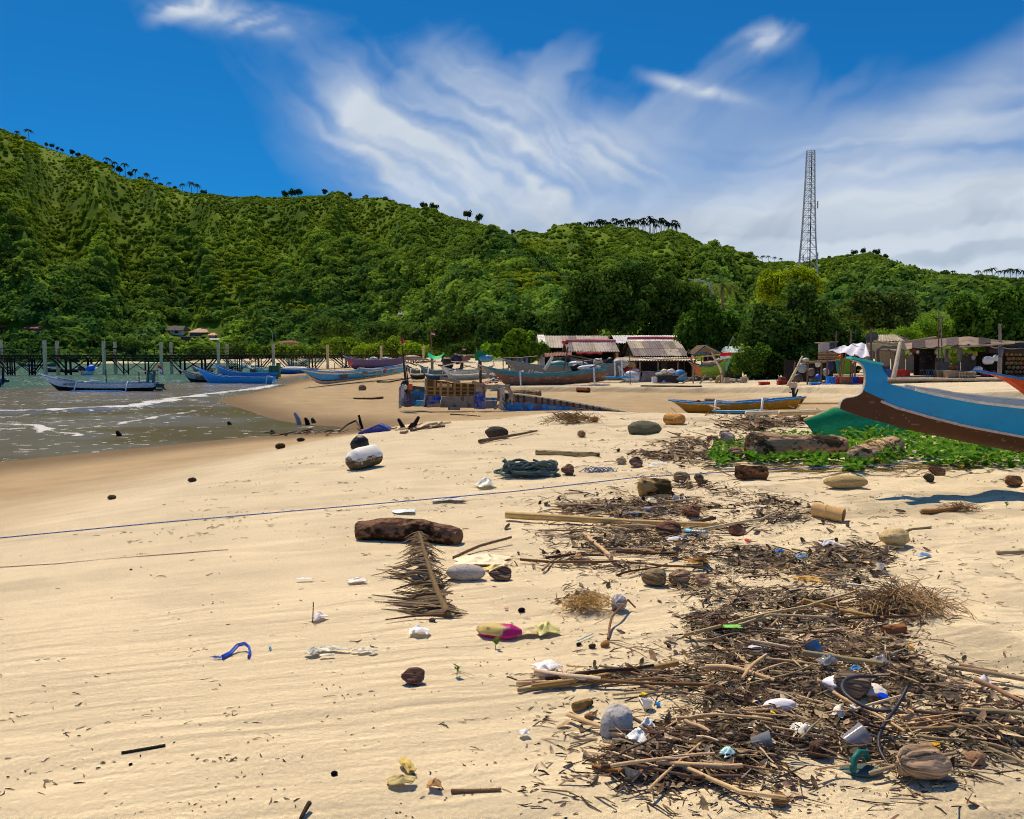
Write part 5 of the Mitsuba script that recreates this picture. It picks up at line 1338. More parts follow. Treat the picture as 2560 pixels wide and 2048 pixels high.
# sandal
k = num('sandal'); tag(k, 'dark green rubber sandal in front of the debris heap', 'sandal'); c = place(1812, 1628, .012)
put(k + '__sole', moved(lump((0, 0, 0), (.18, .085, .03), 5, 3, .05, .8, 0, -.6), trimesh.transformations.translation_matrix(c)), mP, RG(70, 90, 92), True)
put(k + '__strap', tube(np.array([c + [-.05, -.04, .015], c + [-.04, -.025, .06], c + [-.01, .0, .075], c + [.03, .03, .06], c + [.05, .042, .015]]), .014, 8), mP, RG(20, 96, 92), True)
# straws, spoon, brush
for lab, pts, r, cl in (('pale blue plastic straw on the sand above the stick pile', [(1216, 1355), (1249, 1339)], .0035, RG(140, 190, 200)), ('white straw right of the grey stone', [(1344, 1472), (1357, 1496)], .0035, WHITE),
						('dark blue marker lying in the debris heap', [(1592, 1480), (1606, 1498)], .006, RG(40, 60, 110)), ('white plastic rod in the right part of the debris strip', [(1782, 1236), (1830, 1242)], .010, RG(222, 214, 204)),
						('white clay pipe stub in the debris strip left of the open foam block', [(1745, 1146), (1780, 1160)], .016, RG(222, 214, 204)),
						('thin standing twig on bare sand beside a white scrap', [(658, 1311), (660, 1308)], .004, DARKW)):
	if 'standing' in lab:
		A = place(658, 1311); put(num('stick'), tube(np.array([A, A + [.008, 0, .13]]), .0035, 5), mW, DARKW, True, label=lab, category='stick'); continue
	stick(lab, pts, r, r, cl, .012, 'plastic_rod', 7, 3, mP, 0, 'rod', .0)
# small stones
for x, y, s_, cl, lab in ((1219, 1361, .028, (40, 38, 40), 'small black pebble on the sand above the small stick pile'), (1247, 1366, .035, (78, 58, 46), 'flat dark brown pebble right of the black pebble'), (1274, 1364, .045, (160, 112, 68), 'orange brown angular stone chip right of the flat pebble'),
						  (704, 1634, .022, (24, 24, 26), 'round black pebble on the bare sand at the bottom'), (275, 1612, .012, (24, 24, 26), 'tiny black pebble at the lower left of the sand'), (1098, 1290, .04, (26, 22, 26), 'black wet looking shell in front of the palm frond'),
						  (590, 945, .19, (66, 56, 44), 'dark wet stone on the damp sand near the water'), (633, 930, .17, (60, 54, 46), 'second dark wet stone right of the first near the water'), (1240, 1516, .035, (140, 110, 84), 'brown nut shell at the end of the pale knobbly cane'),
						  (910, 1310, .035, (96, 92, 92), 'grey stone chip at the foot of the palm frond'), (2052, 1612, .07, (150, 112, 92), 'pinkish brown pumice stone at the lower right'), (405, 1015, .10, (70, 60, 48), 'dark weed clump on the damp sand left of the dune edge'), (276, 1201, .018, (50, 44, 36), 'dark pebble on the left sand'), (235, 1052, .09, (86, 76, 60), 'dark curved shell on the damp sand at the left')):
	body('pebble', lab, 'stone', x, y, (s_ * 1.25, s_, s_ * .75), RG(*cl), 'm_stone', x, .2, 1.2, .3, 3, .1)
# the ball of dry grass and the clump beside the coconut
g = np.random.default_rng(66)
for (px, py, rx, ry, rz_, n_, cl, lab) in ((1925, 1300, .34, .22, .12, 620, RG(150, 122, 90), 'big matted ball of dry grass on the right of the debris heap'), (1240, 1296, .22, .12, .12, 200, RG(178, 148, 92), 'sprawling clump of dry yellow grass left of the silvery coconut'),
										   (2030, 1080, .25, .12, .08, 140, RG(112, 92, 70), 'dry grass tuft in the boat shadow at the right'), (660 * 0 + 1205, 892, .8, .35, .2, 200, RG(120, 98, 66), 'dry brown weed heap on the far crest of the sand')):
	c = place(px, py); c[1] += ry * .6; ms = []
	for i in range(n_):
		d = g.normal(size=3); d /= np.linalg.norm(d); p0 = c + d * [rx * g.random(), ry * g.random(), 0] + [0, 0, rz_ * abs(d[2]) * .8 + .01]
		a = g.uniform(0, 6.3); L = rx * g.uniform(.25, .7); e = np.array([math.cos(a), math.sin(a), g.normal() * .25]) * L
		P = np.array([p0, p0 + e * .5 + [0, 0, .04 * L / .2], p0 + e]); P[:, 2] = np.maximum(P[:, 2], surf(P[:, 0], P[:, 1]) + .004)
		ms.append(tube(P, np.array([.003, .0025, .0012]) * rx / .3, 3))
	put(num('grass_clump'), join(ms), mW, cl, False, label=lab, category='dry grass')
# small standing seedlings
for x, y, lab in ((1043, 1367, 'tiny green seedling on the bare sand below the magenta sack'), (962, 1424, 'small yellow green sprig beside a small log on the sand'), (2118, 1070, 'lone green vine leaf standing in the sand at the right')):
	c = place(x, y); ms = [tube(np.array([c, c + [.004, 0, .05]]), .002, 4)]
	put(num('seedling') + '__stem', ms[0], mW, RG(120, 120, 60), True); kk = 'seedling' if _count['seedling'] == 0 else f'seedling_{_count["seedling"]:03d}'
	V, F_ = [], []
	for j in range(6):
		R = trimesh.transformations.euler_matrix(g.normal() * .4, -.5, g.uniform(0, 6.3))[:3, :3]; V.append(TEMPL * .028 @ R.T + c + [.004, 0, .025 + .006 * j]); F_.append(TF + 9 * j)
	put(kk + '__leaves', mesh_of(np.vstack(V), np.vstack(F_)), 'm_vine', (.09, .2, .02), False); tag(kk, lab, 'plant')
# ---------------------------------------------------------------- boats
def panel(key, pts, y, thick, mat, color, smooth=False, v=0.0):
	"""A board standing at distance y, its outline given by pixels of the photograph."""
	put(num(key), prism([tuple(at_y(a, b, y)[[0, 2]]) for a, b in pts], (0, y, 0), (1, 0, 0), thick), mat, color, smooth, v)


def boat(name, label, a, b, B, D, low, top, rail_c, inside, split=.45, bow=.8, stern=.15, lift=0.0, roll=0.0, thwarts=3, floats=(), rake=.9, group=None, mat=mB, pitch=0.0, category='boat', nw=6):
	a, b = np.asarray(a, float).copy(), np.asarray(b, float).copy(); L = np.linalg.norm(b - a) - rake * .45; k = num(name); tag(k, label, category, group)
	M = pose(a, b, roll, lift) @ trimesh.transformations.rotation_matrix(-pitch, [0, 1, 0]); st = stations(L, B, D, bow, stern, rake)
	put(k + '__lower_hull', moved(hull(st, .03, 0, split, nw), M), mat, low, 50)
	up = hull(st, .03, split, 1, nw)
	put(k + '__upper_hull', moved(up, M), mat, top, 50)
	st_in = st.copy(); st_in[:, 2] = np.maximum(st[:, 2] - .034, .006); st_in[:, 3] += .045; st_in[:, 4] -= .01
	put(k + '__lining', moved(hull(st_in[1:-3], .008, 0, 1, nw), M), mat, inside, 50)
	for s in (-1, 1):
		pn(k + '__gunwale', moved(rail(st, .032, s), M), mat, rail_c, True)
	xs = st[:, 1]
	for t in np.linspace(.22, .68, thwarts):
		bb, z = np.interp(t * L, xs, st[:, 2]), np.interp(t * L, xs, st[:, 4])
		pn(k + '__thwart', moved(box((.2, 2 * bb - .05, .03), (t * L, 0, z - .08)), M), mat, inside)
	for f in floats:
		X = np.linspace(f[2], f[3], 16) * L; u = np.linspace(-1, 1, 16)
		Pf = np.stack([X, f[0] * (f[1] + 0 * u), f[4] + f[7] * np.clip(u, 0, 1) ** 3 + .3 * f[7] * np.clip(-u, 0, 1) ** 3], -1)
		pn(k + '__float', moved(tube(Pf, f[5] * np.clip(1.3 - np.abs(u) ** 6, .5, 1), 7), M), mat, f[6], True)
		for xa in f[8]:
			z, bb = np.interp(xa * L, xs, st[:, 4]), np.interp(xa * L, xs, st[:, 2]); zf = np.interp(xa * L, X, Pf[:, 2])
			arm = np.array([[xa * L, -f[0] * bb * .9, z + .02], [xa * L, f[0] * bb, z + .10], [xa * L, f[0] * (bb + (f[1] - bb) * .7), z + .12], [xa * L, f[0] * f[1], zf + .02]])
			pn(k + '__outrigger_arm', moved(tube(arm, .045, 6), M), mP, RG(220, 220, 216), True)
	return k, M, st, L


def local(M, p):
	return (M @ np.array([*p, 1.0]))[:3]


def pole(key, pts, r, color, mat=mW, n=6):
	put(num(key), tube(np.array(pts), r, n), mat, color, True)


def flag(k, top, w, h, colors, seed, down=True, mat=mP):
	"""A small cloth of one or two stripes, hanging out to the right of a pole top."""
	for j, c in enumerate(colors):
		u, v = np.meshgrid(np.linspace(0, 1, 8), np.linspace(0, 1, 4), indexing='ij'); hh = h / len(colors)
		P = np.stack([u * w, .10 * w * np.sin(u * 7 + seed) * u, -(j + v) * hh - u * h * .35 * down], -1) + top
		pn(k + '__cloth', sheet(P, .006), mat, c, True)


SZ_ = lambda px, py: on_z(px, py, SEA)
# grey boat at anchor
k, M, st, L = boat('fishing_boat', 'grey and black outrigger boat anchored alone in the shallow water', SZ_(393, 978), SZ_(97, 976), 1.0, .74, RG(24, 20, 20), RG(238, 230, 224), RG(40, 130, 190), RG(120, 118, 112), .46, .68, .06, -.14, thwarts=4,
				   floats=[(1, 1.5, .16, .64, .16, .055, RG(40, 150, 210), .02, (.17, .61)), (-1, 1.5, .16, .64, .3, .055, RG(225, 225, 225), .02, (.17, .6))])
put(k + '__name', letters('MECARIS 2', .15, local(M, (L * .78, .52, .56)), M[:3, 0] * -1 + M[:3, 1] * .02, (0, 0, 1), .012), mP, RG(70, 66, 84)); tag(k + '__name', 'dark painted name on the grey bow')
put(k + '__mast', moved(tube([[L * .44, 0, .4], [L * .44, 0, 1.78]], .035, 6), M), mW, RG(70, 50, 44), True)
for x in (.02, .07, .14):
	pn(k + '__awning_post', moved(beam((L * x, .2, .6), (L * x - (.15 if x < .1 else 0), .2, 1.62), .16 if x < .1 else .06), M), mP, RG(92, 92, 96))
put(k + '__awning', moved(sheet(np.stack([*np.meshgrid(np.linspace(-.1, 1.5, 8), np.linspace(-.55, .55, 4), indexing='ij')] + [np.linspace(1.66, 1.62, 8)[:, None] + .06 * np.cos(np.linspace(0, 6, 8))[:, None] + 0 * np.ones((8, 4))], -1), .02), M), mP, RG(70, 64, 66), True)
put(k + '__net_bundle', moved(lump((L * .045, .1, 1.25), (.3, .3, .6), 4, 2), M), mP, RG(80, 190, 160), True)
put(k + '__engine', moved(join([box((.5, .3, .3), (-.25, 0, .55)), tube([[-.3, 0, .5], [-.7, 0, .25]], .05, 6), box((.5, .2, .16), (-.15, 0, .25))]), M), 'm_metal', RG(60, 62, 66), 30)
pole(k + '__flag_pole', [local(M, (0, 0, .7)), local(M, (-.12, 0, 2.1))], .015, DRIFT)
flag(k, local(M, (-.12, 0, 2.12)), .28, .44, (RG(214, 30, 40), WHITE), 1)
# boats beside the foam, bows to the left
k, M, st, L = boat('fishing_boat', 'dark hulled boat with a worn white side half hidden behind the bright blue boat', SZ_(600, 956), SZ_(446, 955), 1.0, .7, RG(34, 34, 32), RG(150, 152, 148), RG(30, 70, 110), RG(110, 110, 100), .5, .75, .1, -.12)
put(k + '__name', letters('ZA.BA', .26, local(M, (L * .72, .50, .42)), -M[:3, 0], (0, 0, 1), .012), mP, RG(24, 24, 26))
k, M, st, L = boat('fishing_boat', 'bright blue low boat lying in the shallows beside the breaking foam', SZ_(688, 959), SZ_(485, 958), 1.1, .72, RG(60, 170, 225), RG(48, 165, 235), RG(24, 120, 215), RG(80, 130, 170), .35, 1.0, .0, -.12,
				   floats=[(1, 1.15, .02, .2, .05, .06, RG(30, 28, 30), .0, (.05,))])
k, M, st, L = boat('fishing_boat', 'blue and brown boat with a raised pipe frame behind the bright blue boat', SZ_(700, 947), SZ_(532, 946), 1.1, .8, RG(110, 90, 62), RG(60, 140, 220), RG(60, 140, 215), RG(90, 90, 84), .5, 1.0, .1, -.12)
for x in (.12, .35, .6):
	pn(k + '__frame_post', moved(tube([[L * x, .3, .6], [L * x, .3, 2.0]], .03, 5), M), mP, RG(70, 90, 84), True)
put(k + '__frame_rail', moved(tube([[L * .05, .3, 2.0], [L * .85, .3, 2.1]], .03, 5), M), mP, RG(60, 100, 96), True)
put(k + '__cabin', moved(join([box((.9, .5, 1.2), (L * .1, 0, 1.0)), box((.3, .5, 1.6), (L * .02, 0, 1.1))]), M), mB, RG(60, 110, 60))
put(k + '__motor', moved(lump((L * .42, 0, 1.0), (.7, .5, .6), 3, 2), M), 'm_metal', RG(80, 84, 84), True)
boat('fishing_boat', 'small brown and green boat afloat behind the dark hulled boat', SZ_(536, 931), SZ_(476, 928), .9, .6, RG(70, 110, 90), RG(150, 110, 60), RG(120, 90, 60), RG(90, 100, 80), .5, .9, .2, -.1)
k, M, st, L = boat('fishing_boat', 'dark boat with a small white cabin roof in front of the far beach', SZ_(585, 926), SZ_(538, 926), 1.1, .7, RG(30, 30, 34), RG(46, 44, 48), RG(60, 60, 64), RG(80, 80, 80), .5, .6, .1, -.1)
put(k + '__cabin_roof', moved(box((1.7, 1.1, .1), (L * .33, 0, 1.75)), M), mP, WHITE)
for x in (.1, .55):
	pn(k + '__cabin_post', moved(beam((L * x, .3, .6), (L * x, .3, 1.7), .09), M), mP, RG(190, 200, 196))
k, M, st, L = boat('fishing_boat', 'white boat with a tiny red flag moored before the far beach', SZ_(652, 922), SZ_(594, 920), 1.2, .6, RG(210, 214, 214), RG(222, 226, 226), WHITE, RG(170, 176, 176), .5, .6, .2, -.1)
pole(k + '__flag_pole', [local(M, (L * .5, 0, .5)), local(M, (L * .5, 0, 2.6))], .02, DRIFT); flag(k, local(M, (L * .5, 0, 2.6)), .5, .8, (RG(220, 40, 50),), 2)
k, M, st, L = boat('fishing_boat', 'pale turquoise outrigger boat afloat left of the concrete post by the beach', SZ_(700, 935), SZ_(618, 932), 1.2, .6, RG(110, 180, 176), RG(160, 205, 198), RG(190, 220, 214), RG(120, 150, 146), .5, .7, .2, -.1, floats=[(1, 1.7, .1, .8, .9, .05, RG(170, 210, 200), .1, (.2, .7))])
k, M, st, L = boat('fishing_boat', 'blue and white boat under a pale cover moored under the jetty by the beach', SZ_(790, 937), SZ_(684, 934), 1.2, .75, RG(30, 84, 150), RG(44, 110, 190), RG(200, 210, 220), RG(120, 130, 140), .5, .5, .3, -.1)
put(k + '__cover', moved(lump((L * .5, 0, .9), (L * .6, .9, .5), 5, 2, .15), M), mP, RG(206, 208, 214), True)
boat('fishing_boat', 'long green canoe far out behind the left end of the jetty', SZ_(150, 917), SZ_(36, 917), 1.1, .55, RG(46, 92, 80), RG(52, 104, 92), RG(60, 110, 100), RG(70, 90, 80), .5, .7, .8, -.1)
k, M, st, L = boat('fishing_boat', 'thin dark boat under the jetty behind the grey boat', SZ_(214, 931), SZ_(96, 930), .9, .45, RG(40, 34, 36), RG(70, 44, 40), RG(60, 60, 60), RG(60, 56, 52), .5, .5, .2, -.08)
put(k + '__load', moved(join([lump((L * .85, 0, .6), (1.2, .6, .6), 5, 2), lump((L * .1, 0, .7), (1.0, .6, .8), 6, 2)]), M), mP, RG(44, 50, 56), True)
k, M, st, L = boat('fishing_boat', 'small white boat wrapped in a bright blue tarpaulin under the jetty', SZ_(200, 939), SZ_(246, 938), 1.1, .6, RG(190, 196, 196), RG(200, 206, 206), RG(60, 120, 190), RG(120, 120, 120), .5, .6, .1, -.1)
put(k + '__tarpaulin', moved(lump((L * .72, 0, .98), (L * .62, .75, .95), 8, 3, .22, 1.4, 0, None, -.45), M), mP, RG(20, 110, 214), True)
k, M, st, L = boat('fishing_boat', 'blue boat cut off by the left edge with a dark post at its stern', SZ_(12, 966), SZ_(-190, 966), 1.1, .7, RG(26, 50, 70), RG(40, 110, 160), RG(60, 140, 190), RG(90, 90, 90), .5, .7, .1, -.14)
put(k + '__stern_post', moved(join([beam((.15, 0, .4), (.05, 0, 1.75), .14), beam((.0, 0, 1.75), (.3, 0, 1.75), .1)]), M), mW, RG(36, 38, 40)); put(k + '__engine', moved(lump((-.2, 0, .62), (.45, .3, .3), 3, 2), M), 'm_metal', RG(60, 70, 76), True)
# boats along the far beach
for i, (x0, x1, y, lo, to, lab) in enumerate([(772, 716, 918, (50, 120, 120), (70, 150, 150), 'teal canoe drawn up on the far beach under the jetty'), (806, 752, 908, (110, 130, 110), (130, 150, 128), 'grey green canoe lying on the grass of the far beach'),
											  (716, 760, 903, (200, 200, 196), (214, 214, 210), 'white canoe on the far beach beside the grass')]):
	A, B_ = at(x0, y), at(x1, y); boat('fishing_boat', lab, A, B_, 1.1, .7, RG(*lo), RG(*to), RG(190, 190, 180), RG(120, 120, 110), .5, .6, .4, .1, rake=.7)

# the blue boat with letters on the sand
A, B_ = at(1003, 946), at(778, 968); A[2] += .34; d = (B_ - A) / np.linalg.norm(B_ - A); B2 = B_ + d * 1.55
k, M, st, L = boat('fishing_boat', 'bright blue painted boat with red letters and a red star beached on the wet sand', A - d * 1.0, B2, 1.15, .82, RG(214, 196, 176), RG(44, 155, 225), RG(80, 170, 220), RG(150, 140, 130), .26, .62, .1, .05,
				   floats=[(1, 1.25, -.02, .70, .42, .06, RG(40, 130, 140), .45, (.1, .40, .68)), (-1, 1.4, .3, .7, .75, .06, RG(44, 110, 96), .1, (.4, .68))], pitch=-.0)
st2 = st.copy(); sA = hull(np.concatenate([st[:, :2], st[:, 2:3] + .012, st[:, 3:]], 1), .01, .80, .92, 3)
put(k + '__pale_stripe', moved(sA, M), mP, RG(226, 210, 196), 50)
put(k + '__dark_waterline', moved(hull(np.concatenate([st[:, :2], st[:, 2:3] + .008, st[:, 3:]], 1), .008, .26, .32, 3), M), mP, RG(30, 34, 46), 50)
xl = L * .70
for txt, xx, cl in (('BASAL', .735, RG(96, 26, 22)), ('ORIC', .535, RG(150, 60, 40))):
	bb = float(np.interp(L * xx, st[:, 1], st[:, 2]))
	pn(k + '__name', letters(txt, .30, local(M, (L * xx + .2, bb * .86 + .035, .40)), -M[:3, 0] + M[:3, 1] * .05, M[:3, 2] + M[:3, 1] * .2, .02), mP, cl);
star = [(math.cos(a) * r_, math.sin(a) * r_ * .55) for a, r_ in zip(np.arange(12) * np.pi / 6, [.55, .22] * 6)]
bb = float(np.interp(L * .30, st[:, 1], st[:, 2]))
put(k + '__star', prism(star, local(M, (L * .30, bb * .88 + .03, .52)), -M[:3, 0], .02, M[:3, 2] + M[:3, 1] * .25), mP, RG(190, 30, 36))
for xx, w_ in ((.20, .5), (.40, .55)):
	pn(k + '__flame', prism([(-w_, 0), (0, .07), (w_, .02), (0, -.07)], local(M, (L * xx, bb * .88 + .045, .52)), -M[:3, 0], .02, M[:3, 2] + M[:3, 1] * .25), mP, RG(206, 150, 50))
kk = num('bamboo_stake')
for pts, lab in (([(838, 941), (836, 908)], 'bamboo stake beside the beached blue boat'), ([(909, 932), (907, 902)], 'short stake behind the beached blue boat')):
	y_ = at(*pts[0])[1]; put(kk, tube([at(*pts[0]), at_y(*pts[1], y_)], .05, 6), mW, RG(112, 96, 78), True, label=lab, category='stake'); kk = num('bamboo_stake')
# purple boat under the jetty
A, B_ = at(1010, 924), at(858, 924); k, M, st, L = boat('fishing_boat', 'big purple boat with a red painted bow on the sand behind the beached blue boat', A, B_, 1.7, 1.4, RG(80, 66, 96), RG(96, 80, 128), RG(150, 130, 150), RG(120, 110, 110), .4, .7, .3, .0)
put(k + '__bow_patch', moved(lump((L * .86, .5, 1.0), (1.2, .2, .9), 4, 2, .3), M), mP, RG(206, 90, 80), True)
for x, s in ((.3, 3), (.5, 5)):
	pn(k + '__gear', moved(lump((L * x, 0, 1.5), (1.6, .9, .7), s, 2, .3), M), mP, (RG(140, 160, 170), RG(180, 176, 168))[s > 3], True)

# long rusty boat below the huts, its pale twin behind, and the mound of trash
A, B_ = at_y(1522, 964, 52.5), at_y(1208, 962, 53.2); A[2] = gz(A[0], A[1]) + .12; B_[2] = gz(B_[0], B_[1]) + .12
k, M, st, L = boat('fishing_boat', 'long rusty grey boat with a teal rim in front of the huts', A, B_, 1.2, .80, RG(132, 100, 82), RG(128, 108, 96), RG(40, 120, 140), RG(110, 110, 108), .7, .65, .25, .0, thwarts=4, mat='m_rust',
				   floats=[(1, 1.5, .0, .74, -.06, .08, RG(206, 204, 196), .02, (.12, .72)), (-1, 1.5, .0, .74, .5, .07, RG(150, 160, 160), .02, (.12, .72))])
put(k + '__rim_band', moved(hull(np.concatenate([st[:, :2], st[:, 2:3] + .014, st[:, 3:]], 1), .012, .74, 1.0, 3), M), mB, RG(36, 112, 136), 50)
put(k + '__engine', moved(join([lump((L * .27, 0, 1.1), (.7, .5, .45), 2, 2), tube([[L * .22, 0, 1.0], [L * .35, .2, .8]], .07, 6)]), M), 'm_metal', RG(36, 36, 44), True)
put(k + '__white_bag', moved(lump((L * .16, .1, 1.05), (1.5, .5, .4), 6, 2, .2, 1.2, .2), M), mP, RG(214, 216, 214), True)
put(k + '__spare_arm', moved(tube([[L * .05, .3, 1.35], [L * .36, .3, .4]], .05, 6), M), mW, RG(96, 84, 74), True)
A, B_ = at_y(1555, 958, 56.5), at_y(1250, 955, 57.5); A[2] = gz(A[0], A[1]) + .1; B_[2] = gz(B_[0], B_[1]) + .1
k, M, st, L = boat('fishing_boat', 'grey hulled boat with a blue outrigger close to the hut fronts', A, B_, 1.3, 1.1, RG(120, 124, 122), RG(112, 116, 118), RG(60, 130, 140), RG(90, 90, 90), .5, .6, .2, .0, floats=[(1, 1.6, -.1, .5, .3, .07, RG(40, 130, 200), .02, (.0, .06))])
for x, s_, cl, sc in ((.55, 2, RG(90, 150, 130), (1.6, .8, .6)), (.38, 3, RG(196, 200, 198), (1.5, .6, .5)), (.20, 4, RG(212, 196, 170), (.75, .5, .9)), (.10, 5, RG(30, 30, 34), (.7, .5, .9)), (.02, 6, RG(170, 166, 156), (1.3, .6, .7))):
	pn(k + '__gear', moved(lump((L * x, .1, 1.2), sc, s_, 2, .2), M), mP, cl, True)
for i, (x0, y0, x1, y1, yy, r_) in enumerate([(1317, 941, 1325, 925, 54, .05), (1328, 941, 1332, 925, 54, .05), (1336, 930, 1388, 938, 54, .05), (1420, 868, 1410, 922, 55, .05), (1362, 925, 1381, 893, 55, .12), (1419, 888, 1500, 902, 55.5, .035), (1424, 893, 1470, 905, 55.5, .03), (1440, 905, 1505, 896, 55.5, .03), (1455, 890, 1465, 935, 55.5, .05), (1545, 915, 1571, 946, 56, .07), (1547, 920, 1552, 945, 56, .05)]):
	put(num('boat_pole'), tube([at_y(x0, y0, yy), at_y(x1, y1, yy)], r_, 5), mW, (RG(196, 192, 184), RG(110, 90, 74))[i in (3, 5, 6, 8)], True, label='thin pole of the boats drawn up before the huts', category='pole', group='poles of the boats drawn up before the huts')


def col_rust(p, n, uv):
	c = unpack(uv); k = fbm(p.x * 1.6, p.y * 1.6, p.z * 4, 3); f = fbm(p.x * 9, p.y * 9, p.z * 22, 3)
	return mix(mix(c * (.75 + .5 * f), mi.Color3f(.20, .055, .02), smoothstep(.52, .66, .6 * k + .4 * f) * .85), mi.Color3f(.34, .32, .29), smoothstep(.60, .72, fbm(p.x * 3, p.y * 3, p.z * 8 + 4, 3)) * .6)


scene['m_rust'] = two({'type': 'principled', 'base_color': proc(col_rust), 'roughness': .75, 'specular': .25})

# the jumble of outrigger boats left of the huts
for i, (x0, y0, x1, y1, yy, lo, to, lab) in enumerate([(1235, 918, 1090, 922, 66, (190, 196, 196), (210, 218, 218), 'white outrigger boat in the jumble behind the wreck'), (1130, 912, 1040, 918, 70, (60, 90, 130), (90, 120, 150), 'faded blue boat left in the jumble behind the wreck'),
													   (1300, 932, 1195, 928, 62, (120, 124, 128), (136, 140, 144), 'grey boat with a pale teal rim left of the rusty boat'), (1070, 928, 1005, 924, 72, (70, 66, 60), (104, 96, 84), 'low dark boat behind the pole with the pink flag')]):
	A, B_ = at_y(x0, y0, yy), at_y(x1, y1, yy); A[2] = gz(A[0], A[1]) + .05; B_[2] = gz(B_[0], B_[1]) + .1
	boat('fishing_boat', lab, A, B_, 1.2, .85, RG(*lo), RG(*to), RG(150, 190, 190), RG(110, 112, 110), .5, .6, .3, .05, floats=[(1, 1.7, .1, .8, .5, .06, RG(200, 214, 214), .1, (.25, .7))])
g = np.random.default_rng(71)
for i in range(16):
	x0, x1 = g.uniform(1030, 1240), g.uniform(-55, 55); y0 = g.uniform(896, 915); yy = g.uniform(60, 72)
	put(num('outrigger_pole'), tube([at_y(x0, y0, yy), at_y(x0 + x1, y0 + g.uniform(-14, 14), yy + .5)], g.uniform(.03, .07), 5), mW, (RG(150, 130, 108), RG(206, 204, 198), RG(90, 78, 68))[i % 3], True, label='loose pole in the jumble of boats behind the wreck', category='pole', group='poles in the jumble of boats behind the wreck')
for x, y, yy, sz, cl, lab, cat_ in ((1120, 908, 66, (1.0, .8, 1.0), (58, 48, 42), 'dark open box standing among the boats left of the huts', 'box'), (1142, 897, 66, (.8, .6, .9), (52, 44, 70), 'purple cloth bundle on the boats left of the huts', 'cloth'), (1030, 895, 70, (1.6, .7, .5), (150, 120, 112), 'pile of pinkish gear under the jetty end', 'gear'),
									 (1165, 895, 66, (.8, .5, .5), (150, 110, 100), 'pinkish bundle right of the purple cloth bundle', 'gear'), (1215, 897, 64, (1.2, .6, .6), (96, 160, 190), 'pale blue heap of gear by the green tarpaulin', 'gear')):
	c = at_y(x, y, yy); put(num('gear_bundle'), lump(c, sz, x, 2, .25, 1.5), mP, RG(*cl), True, label=lab, category=cat_)
# green tarpaulins and the dark covered mound
P = np.stack([np.linspace(at_y(1068, 886, 68)[0], at_y(1108, 886, 68)[0], 12)[:, None] + 0 * np.ones((12, 4)), 68 + np.linspace(0, 1.2, 4)[None] + 0 * np.ones((12, 4)), (at_y(1080, 888, 68)[2] - .35 * np.sin(np.linspace(0, np.pi, 12)) ** .7)[:, None] + .25 * np.linspace(0, 1, 4)[None]], -1)
put(num('green_tarpaulin'), sheet(P, .02), mP, RG(20, 180, 112), True, label='bright green tarpaulin sagging between poles under the trees', category='tarpaulin')
c = at_y(1201, 886, 64); k = num('green_tarpaulin'); tag(k, 'round topped dark green tarpaulin hung upright before the trees', 'tarpaulin')
put(k + '__cloth', prism([(-.42, -.5), (.42, -.5), (.44, .1), (.3, .3), (0, .36), (-.3, .3), (-.44, .1)], c, (1, 0, 0), .05), mP, RG(0, 124, 72))
for dx in (-.28, .14):
	pn(k + '__peg', tube([c + [dx, -.04, .2], c + [dx, -.04, .5]], .03, 5), mP, RG(206, 190, 60), True)
put(k + '__post', tube([c + [0, .1, -.5], [c[0], c[1] + .1, gz(c[0], c[1])]], .12, 6), mW, RG(90, 66, 54), True)
c = at(1166, 950); c[1] += .6; c[2] = gz(c[0], c[1])
k = num('covered_mound'); tag(k, 'mound of gear under a dark green cover with a grey teal patch', 'mound')
m = lump((0, 0, .3), (1.9, 1.0, 1.0), 5, 3, .2); m.vertices[:, 0] -= .25 * np.clip(m.vertices[:, 2], 0, 2)
put(k + '__cover', moved(m, trimesh.transformations.translation_matrix(c)), mP, RG(16, 52, 40), True)
put(k + '__patch', lump(c + [.15, -.42, .38], (.75, .2, .36), 6, 2, .2), mP, RG(104, 150, 150), True)
put(k + '__peak', tube([c + [-.5, 0, .4], c + [-.62, 0, .95], c + [-.75, 0, 1.02]], [.3, .12, .08], 7, .2), mP, RG(20, 40, 36), True)
stick('dark beam lying left of the green covered mound', [(1123 / K, 946 / K), (1165 / K, 949 / K)], .07, .06, RG(72, 58, 44), .02, 'beam', 6, 5)
g = np.random.default_rng(72)
TR = [RG(206, 60, 60), RG(226, 226, 220), RG(196, 170, 60), RG(70, 150, 190), RG(60, 60, 130), RG(150, 120, 70), RG(190, 180, 150), RG(120, 100, 70)]
c0 = at(1240, 962)
TN = 'red white mustard blue purple brown cream khaki'.split()
for i in range(46):
	ti = int(g.integers(8)); cc = c0 + [g.normal() * .75, .4 + g.normal() * .3, 0]; cc[2] = gz(cc[0], cc[1]) + max(0, .55 - .45 * abs(cc[0] - c0[0])) * g.random() + .05
	put(num('trash_piece'), crumple(cc, (g.uniform(.15, .4), g.uniform(.15, .3), g.uniform(.1, .25)), 200 + i, 6, g.uniform(0, 6), .9), mP, TR[ti], False, label=f'crumpled {TN[ti]} scrap ' + ('left' if cc[0] < c0[0] - .4 else 'right' if cc[0] > c0[0] + .4 else 'middle') + ' of the colourful trash pile behind the wreck', category='trash', group='scraps of the trash pile behind the wreck')

